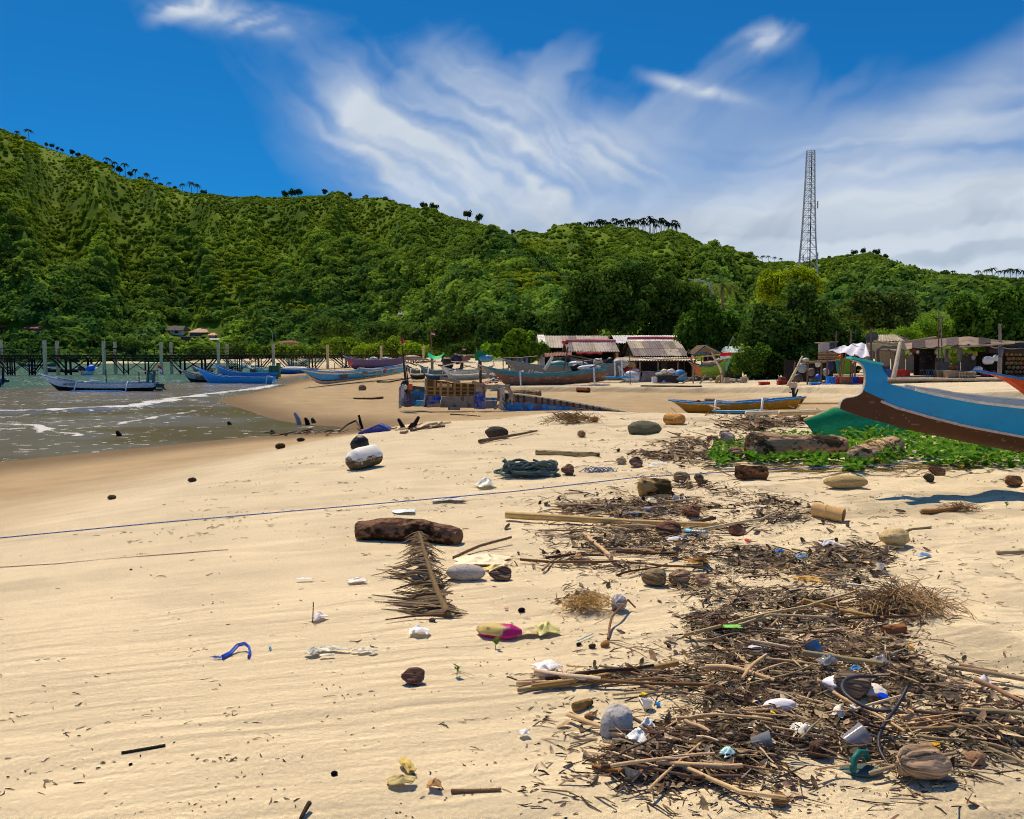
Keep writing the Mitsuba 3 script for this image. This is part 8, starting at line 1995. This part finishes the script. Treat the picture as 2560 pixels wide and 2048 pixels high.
for i in range(len(JP) - 1):
	a, b = np.array([JX[i], JY[i], 0]), np.array([JX[i + 1], JY[i + 1], 0]); d = (b - a) / np.linalg.norm(b - a); s = np.array([-d[1], d[0], 0]); L_ = np.linalg.norm(b - a)
	for off in (-.35, .75):
		for z_ in (deck - .38, deck - .02):
			pn(k + '__girder', beam(a + s * off + [0, 0, z_], b + s * off + [0, 0, z_], .12, .13), 'm_metal2', steel)
		n_ = 9
		for j in range(n_):
			p0, p1 = a + (b - a) * j / n_, a + (b - a) * (j + 1) / n_; m_ = (p0 + p1) / 2
			pn(k + '__lattice_bar', join([beam(p0 + s * off + [0, 0, deck - .38], m_ + s * off + [0, 0, deck], .12, .07), beam(m_ + s * off + [0, 0, deck], p1 + s * off + [0, 0, deck - .38], .12, .07)]), 'm_metal2', steel)
	pn(k + '__deck', beam(a + s * .2 + [0, 0, deck + .09], b + s * .2 + [0, 0, deck + .09], 1.3, .07), mW, RG(70, 56, 46))
	for off in (-.4, .8):
		for j in range(1, 6):
			if (i * 5 + j) % 7 == 3: continue
			p = a + (b - a) * j / 6 + s * off; pn(k + '__rail_post', beam(p + [0, 0, deck], p + [.02, 0, deck + .95], .06), 'm_metal2', steel)
		if i != 1 or off > 0: pn(k + '__handrail', beam(a + s * off + [0, 0, deck + .95], b + s * off + [0, 0, deck + .9], .06), 'm_metal2', steel)
		pn(k + '__handrail', beam(a + s * off + [0, 0, deck + .5], b + s * off + [0, 0, deck + .5], .045), 'm_metal2', steel)
	for off in (-.3, .6):                                          # trestle legs and raking braces
		q4 = [a + (b - a) * t + s * off for t in (.06, .13, .28, .36, .66, .72, .88, .94)]
		zb = [base_z(p[0], p[1]) for p in q4]; zt_ = deck - .4; up = lambda p: p + [0, 0, zt_]; dn = lambda p, z: p + [0, 0, z]
		for p, z in ((q4[2], zb[2]), (q4[3], zb[3]), (q4[4], zb[4]), (q4[5], zb[5])):
			pn(k + '__leg', beam(dn(p, z), up(p), .13), 'm_metal2', steel)
		zl = max(zb[2], SEA + .05) + .1
		for p0, p1 in ((q4[0], q4[2]), (q4[1], q4[3]), (q4[7], q4[5]), (q4[6], q4[4]), (q4[3], q4[5]), (q4[4], q4[2])):
			pn(k + '__brace', beam(up(p0), dn(p1, zl), .09), 'm_metal2', steel)
for i, (x, y) in enumerate(zip(JX, JY)):
	for dx, dy, h in ((0, -.85, 3.6 - .08 * i), (.55, 1.1, 3.5 - .08 * i)):
		if i > 4 and dx: continue
		pn(k + '__concrete_post', box((.34, .34, h - base_z(x, y)), (x + dx, y + dy, (h + base_z(x, y)) / 2)), mR, conc)
put(k + '__rail_frame', join([beam((JX[2] + .2, JY[2] - .9, 2.45), (JX[2] + 2.4, JY[2] - .8, 2.45), .09), beam((JX[2] + 2.4, JY[2] - .8, 2.45), (JX[2] + 3.6, JY[2] - .7, 1.3), .08), beam((JX[2] + .3, JY[2] - .9, 2.4), (JX[2] + 1.6, JY[2] - .8, 1.4), .08)]), 'm_metal2', steel)
put(k + '__lamp_mast', tube([(JX[5] - .05, JY[5] - .85, 3.1), (JX[5] - .1, JY[5] - .85, 4.9), (JX[5] - .25, JY[5] - .85, 5.0)], .06, 5), 'm_metal', RG(150, 150, 150), True)


def col_metal2(p, n, uv):
	c = unpack(uv); k = fbm(p.x * 3, p.y * 3, p.z * 3, 3)
	return mix(c * (.6 + .7 * k), mi.Color3f(.12, .05, .025), smoothstep(.55, .7, k) * .5)


scene['m_metal2'] = two({'type': 'principled', 'base_color': proc(col_metal2), 'roughness': .7, 'specular': .25})

# ---------------------------------------------------------------- houses at the foot of the hills
def hill_y(px, py, given):
	"""How far away the hillside lies that a pixel shows."""
	d = ray(px, py); e, t_ = d[2] / math.hypot(d[0], d[1]), math.atan2(d[0], d[1])
	for fi, fr, T_, S_ in _hf:
		if T_[0] < t_ < T_[-1]:
			ss = np.linspace(0, 1, 200); Q = np.stack([np.full(200, t_), ss], -1); r_, h_ = fr(Q), fi(Q); ok = (h_ - EYE) / r_ > e
			if ok.any(): return float(r_[np.argmax(ok)] * math.cos(t_))
	return given


def house(label, x0, x1, yr, ye, yb, y, wall, roof, windows=(), name='hillside_house', hip=.22, depth=9.0, roof2=None):
	"""A far house: walls from yb up to the eave ye, hipped roof to yr (pixels at distance y)."""
	y = hill_y((x0 + x1) / 2, yb, y) - 1.5 if y > 140 else y
	kk = num(name); tag(kk, label, 'house'); A, B_ = at_y(x0, yb, y), at_y(x1, ye, y); w = B_[0] - A[0]; zb, ze, zr = A[2] - 2.5, B_[2], at_y(x0, yr, y)[2]; cx_ = (A[0] + B_[0]) / 2
	put(kk + '__wall', box((w * .88, depth * .88, ze - zb), (cx_, y + depth / 2, (ze + zb) / 2)), mB, wall)
	o, h = .5, hip * w; x_l, x_r, y_f, y_b = A[0] - .1, B_[0] + .1, y - .4, y + depth + .4
	V = np.array([(x_l, y_f, ze), (x_r, y_f, ze), (x_r, y_b, ze), (x_l, y_b, ze), (x_l + h, y + depth / 2, zr), (x_r - h, y + depth / 2, zr), (x_l, y_f, ze - .2), (x_r, y_f, ze - .2), (x_r, y_b, ze - .2), (x_l, y_b, ze - .2)])
	if zr > ze + .1: put(kk + '__roof', mesh_of(V, [[0, 1, 5], [0, 5, 4], [1, 2, 5], [2, 3, 4], [2, 4, 5], [3, 0, 4], [0, 6, 7], [0, 7, 1], [1, 7, 8], [1, 8, 2], [2, 8, 9], [2, 9, 3], [3, 9, 6], [3, 6, 0], [6, 8, 7], [6, 9, 8]]), 'm_sheet', roof)
	else: put(kk + '__roof', box((w, depth, .5), (cx_, y + depth / 2, ze + .2)), mB, roof)
	yf = y + depth * .06
	for a_, b_, c_, d_ in windows:
		P0, P1 = at_y(a_, d_, y), at_y(b_, c_, y); f = num(kk + '__window'); c = np.array([(P0[0] + P1[0]) / 2, yf - .04, (P0[2] + P1[2]) / 2]); sz = (P1[0] - P0[0], P1[2] - P0[2])
		put(f, box((sz[0] + .2, .12, sz[1] + .2), c), mB, RG(150, 140, 130)); put(f + '__pane', box((sz[0], .04, sz[1]), c - [0, .06, 0]), 'm_gloss', RG(36, 40, 50))


house('blue and white flat roofed house just above the far beach', 505, 560, 846, 849, 867, 300, RG(150, 180, 206), RG(206, 216, 222), [(524, 531, 856, 862), (536, 543, 856, 862), (548, 555, 856, 862)], depth=7)
house('open pavilion with a pinkish tan hipped roof on the hillside', 470, 520, 820, 831, 840, 318, RG(70, 60, 54), RG(190, 156, 134), [(476, 486, 833, 838), (492, 510, 833, 838)], hip=.3)
house('white house with a dark gabled roof left of the pavilion', 405, 458, 814, 826, 836, 322, RG(206, 212, 218), RG(52, 48, 56), [(436, 444, 828, 833)], hip=.12)
house('dark retaining house wall below the pavilion on the hillside', 448, 506, 840, 841, 862, 306, RG(78, 72, 66), RG(104, 100, 96), depth=5)
house('small pink roofed hut right of the pavilion', 520, 538, 832, 838, 842, 312, RG(120, 100, 90), RG(206, 160, 140), hip=.3, depth=4)
house('long brick red roofed house in the trees at the far left', 57, 115, 812, 821, 832, 335, RG(70, 58, 56), RG(130, 72, 62), [(84, 96, 824, 829)], hip=.1)
house('orange roofed house cut off by the left edge', -30, 20, 806, 817, 826, 335, RG(150, 120, 100), RG(190, 110, 80), hip=.2)
house('small white roof half hidden among the trees at the far left', 46, 58, 830, 837, 841, 326, RG(200, 196, 190), RG(214, 206, 196), hip=.2, depth=4)
house('second small white roof lower among the trees at the far left', 38, 52, 845, 851, 856, 318, RG(196, 190, 186), RG(206, 200, 196), hip=.2, depth=4)
house('grey roofed hut standing alone in the scrub of the middle hill', 994, 1016, 776, 787, 796, 262, RG(90, 100, 76), RG(134, 130, 140), [(1003, 1010, 789, 794)], hip=.14, depth=5)
house('little brick hut just below the grey roofed hut', 999, 1008, 801, 805, 812, 250, RG(150, 84, 64), RG(160, 120, 100), hip=.2, depth=3)
house('brown roofed house on the shoulder of the far right hill', 2338, 2362, 692, 699, 704, 560, RG(70, 44, 50), RG(96, 64, 70), hip=.2, depth=8)
house('pale house corner at the right edge behind the big tree', 2535, 2600, 740, 745, 760, 130, RG(150, 140, 130), RG(130, 120, 112), hip=.2, depth=8)
put(num('flowering_tree'), lump(at_y(88, 845, 312), (2.3, 2, 1.3), 3, 3, .25), mR, RG(196, 40, 36), True, label='red flowering crown among the trees at the far left', category='tree')
put(num('rock_face'), lump(at_y(715, 861, 265) + [0, 2, 0], (8.5, 4, 2.6), 4, 3, .2), mR, RG(150, 118, 92), True, label='pale eroded earth bank at the foot of the hill', category='bank')

# ---------------------------------------------------------------- the lattice tower
k = num('radio_tower'); tag(k, 'tall grey steel lattice tower with antennas rising behind the trees', 'tower')
YT = 250.0; zt0, zt1 = at_y(2018, 760, YT)[2], at_y(2031, 379, YT)[2]; cx0 = at_y(2019, 700, YT)[0]
def half(z):
	return np.interp((z - zt0) / (zt1 - zt0), [0, .22, .45, .75, 1], [3.4, 2.75, 2.0, 1.45, 1.15])
zs = [zt0]
while zs[-1] < zt1 - 1.0: zs.append(min(zt1, zs[-1] + 1.05 * half(zs[-1]) + .3))
gal = RG(206, 200, 196)
corner = lambda z, a, b: np.array([cx0 + a * half(z) * .92 + b * half(z) * .38, YT + b * half(z) * .92 - a * half(z) * .38, z])
CR4 = [(-1, -1), (1, -1), (1, 1), (-1, 1)]
for a, b in CR4:
	pn(k + '__leg', tube([corner(z, a, b) for z in zs], .18, 6), 'm_metal3', gal, True)
for z0, z1 in zip(zs[:-1], zs[1:]):
	for (a, b), (c, d) in zip(CR4, CR4[1:] + CR4[:1]):
		P0, P1, Q0, Q1 = corner(z0, a, b), corner(z0, c, d), corner(z1, a, b), corner(z1, c, d)
		pn(k + '__brace', join([beam(Q0, Q1, .13), beam(P0, (Q0 + Q1) / 2, .12), beam(P1, (Q0 + Q1) / 2, .12)]), 'm_metal3', gal)
put(k + '__ladder', join([beam((cx0 + dx, YT - .2, zt0), (cx0 + dx, YT - .2, zt1), .07) for dx in (-.3, .3)] + [box((.6, .04, .05), (cx0, YT - .2, z)) for z in np.arange(zt0, zt1, .9)]), 'm_metal3', RG(110, 80, 74))
put(k + '__cable_run', beam((cx0 + .7, YT, zt0), (cx0 + .3, YT, zt1 - .5), .22), 'm_metal3', RG(70, 66, 70))
for px, py, h in ((2044, 512, 2.2), (2029, 515, 2.0), (2044, 640, 2.0), (2008, 645, 2.0), (2000, 700, 1.0)):
	c = at_y(px, py, YT - 2); pn(k + '__antenna', box((.32, .22, h), c), 'm_metal3', RG(190, 190, 196)); pn(k + '__antenna_arm', beam(c, (cx0, YT, c[2]), .07), 'm_metal3', gal)
for dx in (-.9, .2, .9):
	pn(k + '__rod', beam((cx0 + dx, YT, zt1), (cx0 + dx, YT, zt1 + .8), .09), 'm_metal3', gal)
scene['m_metal3'] = two({'type': 'principled', 'base_color': proc(col_plain), 'roughness': .6, 'specular': .3})
k = num('street_lamp'); tag(k, 'curved grey street lamp rising from the trees', 'street lamp'); y = 82.
put(k + '__mast', tube([at_y(1777, 800, y), at_y(1780, 735, y), at_y(1778, 718, y), at_y(1771, 709, y), at_y(1755, 703, y), at_y(1740, 700, y)], .09, 7), 'm_metal3', RG(160, 166, 172), True); put(k + '__head', beam(at_y(1742, 700.5, y), at_y(1722, 698, y), .22, .09), 'm_metal3', RG(170, 176, 180))

# ---------------------------------------------------------------- trees
def leaves(blobs, n, size, g, up=.35, colors=((.036, .082, .014), (.055, .115, .018), (.022, .05, .010))):
	"""Leaf faces on the outside of many small clumps; blobs rows: centre, radius."""
	blobs = np.asarray(blobs, float); w = blobs[:, 3] ** 2; i = g.choice(len(blobs), n, p=w / w.sum()); C, r = blobs[i, :3], blobs[i, 3]
	d = g.normal(size=(n, 3)); d[:, 2] = d[:, 2] * .9 + .25; d /= np.linalg.norm(d, axis=1)[:, None]
	c = C + d * (r * (.62 + .5 * g.random(n) + .35 * g.random(n) ** 6))[:, None]
	nr = d + [0, 0, up] + g.normal(size=(n, 3)) * .55; nr /= np.linalg.norm(nr, axis=1)[:, None]
	t = np.cross(nr, g.normal(size=(n, 3))); t /= np.linalg.norm(t, axis=1)[:, None]; b = np.cross(nr, t); s = (size * (.6 + .8 * g.random(n)))[:, None]
	V = np.stack([c - t * s, c + b * s * .55 + nr * s * .15, c + t * s, c - b * s * .55 + nr * s * .15], 1).reshape(-1, 3); j = np.arange(n)[:, None] * 4
	pal = np.array([pack(x) for x in colors]); ci = np.minimum((meshkit.noise(C * .35, 3) * 3.2 - .3 + g.normal(size=n) * .55).clip(0, 2.99).astype(int), len(pal) - 1)
	return mesh_of(V, np.vstack([j + [0, 1, 2], j + [0, 2, 3]])), np.repeat(pal[ci], 4)




def col_leaf2(p, n, uv):
	c = unpack(uv)
	return c * (.55 + 1.9 * fbm(p.x * 1.3, p.y * 1.3, p.z * 1.3, 2))


scene['m_tree'] = {'type': 'principledthin', 'base_color': proc(col_leaf2), 'roughness': .28, 'diff_trans': .7, 'spec_trans': 0.0, 'eta': 1.45}


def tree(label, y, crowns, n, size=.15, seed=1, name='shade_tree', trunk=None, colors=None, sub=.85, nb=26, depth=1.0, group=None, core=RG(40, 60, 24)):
	"""crowns: ellipses (px, py, rx, ry) of the photograph, stood at distance y as rounded masses of clumps."""
	k = num(name); tag(k, label, 'tree', group); g = np.random.default_rng(seed); B, cores = [], []
	for (px, py, rx, ry) in crowns:
		px, py, rx, ry = px * K, py * K, rx * K, ry * K; c = at_y(px, py, y); sx, sz = rx * y / FPX, ry * y / FPX; sy = sx * depth
		for j in range(int(nb)):
			d = g.normal(size=3); d[1] = -abs(d[1]) if g.random() < .75 else d[1]; d /= np.linalg.norm(d); f = g.uniform(.5, 1.06)
			r = sub * g.uniform(.42, 1.1); B.append([*(c + d * np.maximum(np.array([sx, sy, sz]) * f - r * .3, .1)), r])
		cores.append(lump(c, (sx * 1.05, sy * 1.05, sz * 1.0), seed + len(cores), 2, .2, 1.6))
	m, cl = leaves(B, n, size, g, colors=colors or ((.036, .082, .014), (.060, .125, .018), (.022, .05, .010)))
	put(k + '__leaves', with_v(m, np.zeros(len(m.vertices))), 'm_tree', cl)
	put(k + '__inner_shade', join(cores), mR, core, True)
	x_, z_ = np.mean([b[0] for b in B]), np.mean([b[2] for b in B]); bz = gz(x_, y)
	tw = trunk or .22; b0 = np.array([x_, y, bz - .1])
	put(k + '__trunk', tube([b0, b0 + [.2, 0, (z_ - bz) * .5], [x_ - .1, y, z_]], [tw, tw * .8, tw * .5], 8, .12, seed), 'm_bark', RG(112, 96, 78), True)
	for j in range(4):
		q_ = B[int(g.integers(len(B)))]; pn(k + '__limb', tube([b0 + [.15, 0, (z_ - bz) * (.45 + .1 * j)], (np.array(q_[:3]) + [x_, y, z_]) / 2 - [0, 0, .3], q_[:3]], [tw * .5, tw * .35, tw * .12], 6, .1, j), 'm_bark', RG(112, 96, 78), True)


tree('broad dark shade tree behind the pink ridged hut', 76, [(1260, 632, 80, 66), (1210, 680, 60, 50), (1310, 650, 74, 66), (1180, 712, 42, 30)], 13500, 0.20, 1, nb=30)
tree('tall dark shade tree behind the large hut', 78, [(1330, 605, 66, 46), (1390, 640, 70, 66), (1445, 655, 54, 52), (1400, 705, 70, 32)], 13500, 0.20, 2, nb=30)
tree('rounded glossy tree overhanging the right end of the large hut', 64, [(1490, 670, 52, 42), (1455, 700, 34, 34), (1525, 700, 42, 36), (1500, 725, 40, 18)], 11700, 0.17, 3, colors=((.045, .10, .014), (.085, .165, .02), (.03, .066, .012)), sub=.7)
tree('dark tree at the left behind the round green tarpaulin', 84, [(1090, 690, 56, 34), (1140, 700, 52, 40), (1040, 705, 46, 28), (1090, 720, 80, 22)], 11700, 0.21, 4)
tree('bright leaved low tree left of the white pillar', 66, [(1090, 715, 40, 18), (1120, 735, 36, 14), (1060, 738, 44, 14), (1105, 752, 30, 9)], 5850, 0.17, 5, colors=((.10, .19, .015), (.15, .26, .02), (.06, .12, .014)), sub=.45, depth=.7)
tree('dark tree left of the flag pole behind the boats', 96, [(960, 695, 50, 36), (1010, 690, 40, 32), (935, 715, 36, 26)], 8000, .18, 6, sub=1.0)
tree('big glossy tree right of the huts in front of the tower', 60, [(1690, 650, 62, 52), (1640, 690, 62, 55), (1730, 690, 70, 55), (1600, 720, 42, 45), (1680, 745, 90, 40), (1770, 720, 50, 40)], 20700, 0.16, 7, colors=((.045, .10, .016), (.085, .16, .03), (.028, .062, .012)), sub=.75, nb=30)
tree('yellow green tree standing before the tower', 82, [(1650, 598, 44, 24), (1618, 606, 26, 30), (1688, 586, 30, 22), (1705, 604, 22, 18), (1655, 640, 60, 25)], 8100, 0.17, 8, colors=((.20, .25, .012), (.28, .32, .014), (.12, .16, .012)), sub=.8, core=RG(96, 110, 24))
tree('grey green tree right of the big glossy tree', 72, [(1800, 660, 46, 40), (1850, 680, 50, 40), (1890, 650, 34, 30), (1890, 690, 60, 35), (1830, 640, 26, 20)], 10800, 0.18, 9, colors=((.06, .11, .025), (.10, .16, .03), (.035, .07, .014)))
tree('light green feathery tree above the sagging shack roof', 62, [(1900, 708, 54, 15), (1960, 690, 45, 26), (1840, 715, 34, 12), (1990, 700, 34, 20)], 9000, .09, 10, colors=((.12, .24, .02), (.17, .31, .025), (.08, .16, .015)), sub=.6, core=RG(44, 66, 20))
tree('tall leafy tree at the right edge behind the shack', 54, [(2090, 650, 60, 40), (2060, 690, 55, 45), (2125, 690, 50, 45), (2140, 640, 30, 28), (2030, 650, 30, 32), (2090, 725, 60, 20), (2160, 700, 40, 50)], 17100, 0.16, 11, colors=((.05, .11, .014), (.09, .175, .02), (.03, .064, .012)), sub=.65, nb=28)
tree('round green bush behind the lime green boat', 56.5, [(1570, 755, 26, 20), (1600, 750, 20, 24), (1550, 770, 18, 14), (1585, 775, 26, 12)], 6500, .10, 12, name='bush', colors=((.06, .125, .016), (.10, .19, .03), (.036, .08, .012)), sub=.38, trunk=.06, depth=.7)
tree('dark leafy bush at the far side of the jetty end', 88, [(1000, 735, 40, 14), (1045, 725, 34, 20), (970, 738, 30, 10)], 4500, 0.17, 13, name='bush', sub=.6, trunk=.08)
tree('thicket coloured near black to stand in for deep shade under the big glossy tree', 57, [(1600, 782, 44, 20), (1660, 780, 50, 24), (1720, 780, 50, 24), (1765, 775, 40, 26), (1630, 765, 60, 22)], 6300, 0.16, 14, name='thicket', colors=((.02, .04, .01), (.03, .055, .012), (.012, .024, .006)), sub=.5, trunk=.08, depth=.5)  # leaf colours carry the darkness of the shade under the trees
SHORE = sorted([(650, 738, 42, 11, 190, 1), (720, 725, 46, 18, 205, 1), (780, 738, 38, 12, 180, 2), (835, 730, 40, 16, 175, 1), (880, 738, 34, 12, 160, 2), (570, 735, 46, 14, 225, 1), (505, 735, 30, 10, 285, 0), (430, 741, 46, 7, 270, 0), (330, 738, 36, 10, 300, 0), (270, 728, 44, 16, 290, 0), (190, 725, 46, 22, 300, 0), (110, 734, 34, 12, 300, 0), (40, 737, 40, 10, 300, 0), (930, 735, 28, 14, 140, 1), (800, 700, 46, 26, 215, 0), (700, 690, 50, 26, 230, 0), (880, 705, 44, 24, 190, 0)])
for i, (x, y_, rx, ry, Y_, br) in enumerate(SHORE):
	od = 'first second third fourth fifth sixth seventh eighth ninth tenth eleventh'.split()[sum(t[5] == br for t in SHORE[:i])]; pal = (((.07, .135, .02), (.11, .18, .024), (.045, .09, .015)), ((.12, .21, .02), (.17, .27, .02), (.07, .13, .015)), ((.20, .29, .015), (.24, .33, .02), (.11, .19, .015)))[br]
	tree(od + [' dark green tree from the left at the foot of the hill', ' mid green shrubby tree from the left behind the jetty', ' bright yellow green shrub from the left behind the jetty'][br], Y_, [(x, y_, rx * .8, ry), (x + rx * .5, y_ + ry * .3, rx * .5, ry * .7), (x - rx * .5, y_ + ry * .25, rx * .5, ry * .75)], 2600, .35 * Y_ / 200, 30 + i, name='shore_tree', colors=pal, sub=1.5 * Y_ / 200, nb=12, trunk=.2, group=['dark trees at the foot of the hill', 'mid green trees behind the jetty', 'bright shrubs behind the jetty'][br])


# palms and single trees along the ridges: one of each kind, then copies
def palm_crown(seed, nf=11):
	g = np.random.default_rng(seed); ms = []
	for j in range(nf):
		a, e = j * 2 * np.pi / nf + g.normal() * .2, g.uniform(.1, .9); u = np.linspace(0, 1, 6); L = g.uniform(2.4, 3.2)
		rr_ = L * u * math.cos(e * .6); z = L * (math.sin(e) * u - 1.0 * u ** 2.2 * (.9 + .3 * g.random())); d = np.array([math.cos(a), math.sin(a), 0]); s = np.array([-d[1], d[0], 0])
		C = d * rr_[:, None] + np.array([0, 0, 1]) * z[:, None]; w = (.42 * np.sin(np.pi * np.clip(u * .9 + .08, 0, 1)))[:, None]
		ms.append(mesh_of(np.stack([C - s * w - [0, 0, .2] * np.ones((6, 1)), C, C + s * w - [0, 0, .2] * np.ones((6, 1))], 1).reshape(-1, 3), [t for i in range(5) for t in ((3 * i, 3 * i + 1, 3 * i + 4), (3 * i, 3 * i + 4, 3 * i + 3), (3 * i + 1, 3 * i + 2, 3 * i + 5), (3 * i + 1, 3 * i + 5, 3 * i + 4))]))
	return join(ms)


PALM = []
for s_ in range(3):
	c = palm_crown(90 + s_); n_ = len(c.vertices); g = np.random.default_rng(s_); hgt = 7.5; bx = g.normal() * .6
	c.apply_translation([bx, 0, hgt]); t = tube([[0, 0, -2], [bx * .3, 0, hgt * .5], [bx, 0, hgt]], [.22, .16, .12], 5)
	PALM.append((mikit.ply(c, 'm_tree', uv=np.stack([np.full(n_, pack((.022, .04, .014))), np.zeros(n_)], -1)), mikit.ply(t, mW, smooth=True, uv=np.stack([np.full(len(t.vertices), pack(RG(96, 84, 74))), np.zeros(len(t.vertices))], -1))))
BROAD = []
for s_ in range(3):
	g = np.random.default_rng(40 + s_); bl = [[*(np.array([1.9, 1.9, 1.1]) * (lambda d: d / np.linalg.norm(d))(g.normal(size=3)) * g.uniform(.3, .95) + [0, 0, 3.6]), g.uniform(.6, 1.0)] for _ in range(14)]
	m, cl = leaves(bl, 500, .36, g, colors=((.024, .05, .012), (.04, .075, .014), (.018, .036, .010))); t = tube([[0, 0, -2], [.1, 0, 1.8], [0, 0, 3.6]], [.22, .16, .1], 5)
	BROAD.append((mikit.ply(m, 'm_tree', uv=np.stack([cl, cl * 0], -1)), mikit.ply(t, mW, smooth=True, uv=np.stack([np.full(len(t.vertices), pack(RG(90, 78, 66))), np.zeros(len(t.vertices))], -1))))
g = np.random.default_rng(99)


def on_ridge(ri, px):
	th_ = math.atan((px * K - CX) / (FPX * 1.0)); return hill_at(th_, 1.0, ri)


def ridge_tree(ri, px, size, kinds, name, lab, group, tall=1.0):
	p = on_ridge(ri, px); c, t = kinds[int(g.integers(len(kinds)))]; M = T().translate([float(p[0]), float(p[1]), float(p[2]) - .3]).rotate([0, 0, 1], float(g.uniform(0, 360))).scale([size, size, size * tall])
	kk = num(name); scene[kk + '__crown'] = {**c, 'to_world': M}; scene[kk + '__trunk'] = {**t, 'to_world': M}; tag(kk, lab, 'palm tree' if kinds is PALM else 'tree', group)


for px in list(np.linspace(1192, 1225, 5)) + list(np.linspace(1232, 1330, 20)) + list(np.linspace(1334, 1425, 21)):
	ridge_tree(1, px + g.normal() * 1.6, g.uniform(1.0, 1.5), PALM, 'palm_tree', 'tall dark palm in the row crowning the middle hill', 'palms in the row crowning the middle hill', g.uniform(.9, 1.35))
for px in (1140, 1148, 1158, 1166, 1176, 1184, 1438, 1447):
	ridge_tree(1, px, g.uniform(.4, .6), PALM, 'palm_tree', 'small palm at the end of the row on the middle hill', 'small palms at the ends of the row on the middle hill')
for px, s_ in ((1080, 1.15), (1108, 1.2), (1218, 1.0), (1260, .9), (1410, .8)):
	ridge_tree(1, px, s_, BROAD, 'ridge_tree', 'round tree on the ridge of the middle hill', 'round trees on the ridge of the middle hill')
for px, s_ in ((58, .7), (82, 1.0), (243, 1.0), (256, .9), (278, 1.1), (298, .9), (322, .9), (340, .8), (368, .7), (395, .8), (414, 1.0), (426, .9)):
	ridge_tree(0, px, s_ * 1.2, PALM, 'palm_tree', 'palm standing on the ridge of the left hill', 'palms standing on the ridge of the left hill', 1.0)
for px, s_ in ((22, .8), (34, .9), (46, .6), (118, .8), (128, .9), (140, .7), (150, .7), (170, 1.1), (182, 1.0), (196, .8), (208, .9), (236, 1.2), (250, 1.2), (266, 1.3), (288, 1.2), (310, 1.0), (330, 1.0), (350, 1.0), (380, 1.0), (440, 1.1), (478, .7), (498, .6), (608, 1.4), (622, 1.5), (636, 1.4), (690, 1.1), (742, .9), (775, .9), (815, 1.2), (832, 1.1), (895, 1.3), (915, 1.3), (985, 1.2), (1010, 1.2)):
	ridge_tree(0, px, s_ * .95, BROAD, 'ridge_tree', 'small tree standing on the ridge of the left hill', 'small trees standing on the ridge of the left hill')
for px, s_ in ((1562, 1.0), (1570, 1.1), (1578, 1.1), (1588, .9), (1600, .9), (1612, .9), (1625, .8), (1638, .7), (2050, .9), (2068, 1.0), (2080, 1.1), (2092, .9), (2106, 1.0), (2118, 1.1), (2130, 1.1), (2144, 1.0), (1982, .9), (1998, .9)):
	ridge_tree(2, px, s_ * 1.3, PALM, 'palm_tree', 'small distant palm on the ridge of the far right hill', 'distant palms on the ridge of the far right hill')
for px, s_ in ((1548, 1.6), (1740, 1.3), (1790, 1.5), (1808, 1.6), (1838, 1.7), (1856, 1.4), (1924, 1.4), (1940, 1.5), (2015, 1.3), (2034, 1.2)):
	ridge_tree(2, px, s_, BROAD, 'ridge_tree', 'tree on the skyline of the far right hill', 'trees on the skyline of the far right hill')
# the palm whose fronds show above the shade trees
k = num('palm_tree'); tag(k, 'palm whose drooping fronds rise above the trees by the street lamp', 'palm tree'); p = at_y(1805, 715, 90)
c = palm_crown(5, 15); c.apply_scale(.95); c.apply_translation(p); put(k + '__crown', with_v(c, np.zeros(len(c.vertices))), 'm_tree', (.085, .12, .03)); put(k + '__trunk', tube([[p[0], p[1], gz(p[0], p[1]) - .2], [p[0] + .3, p[1], p[2] * .5], p], [.25, .2, .16], 7), 'm_bark', RG(130, 118, 100), True)
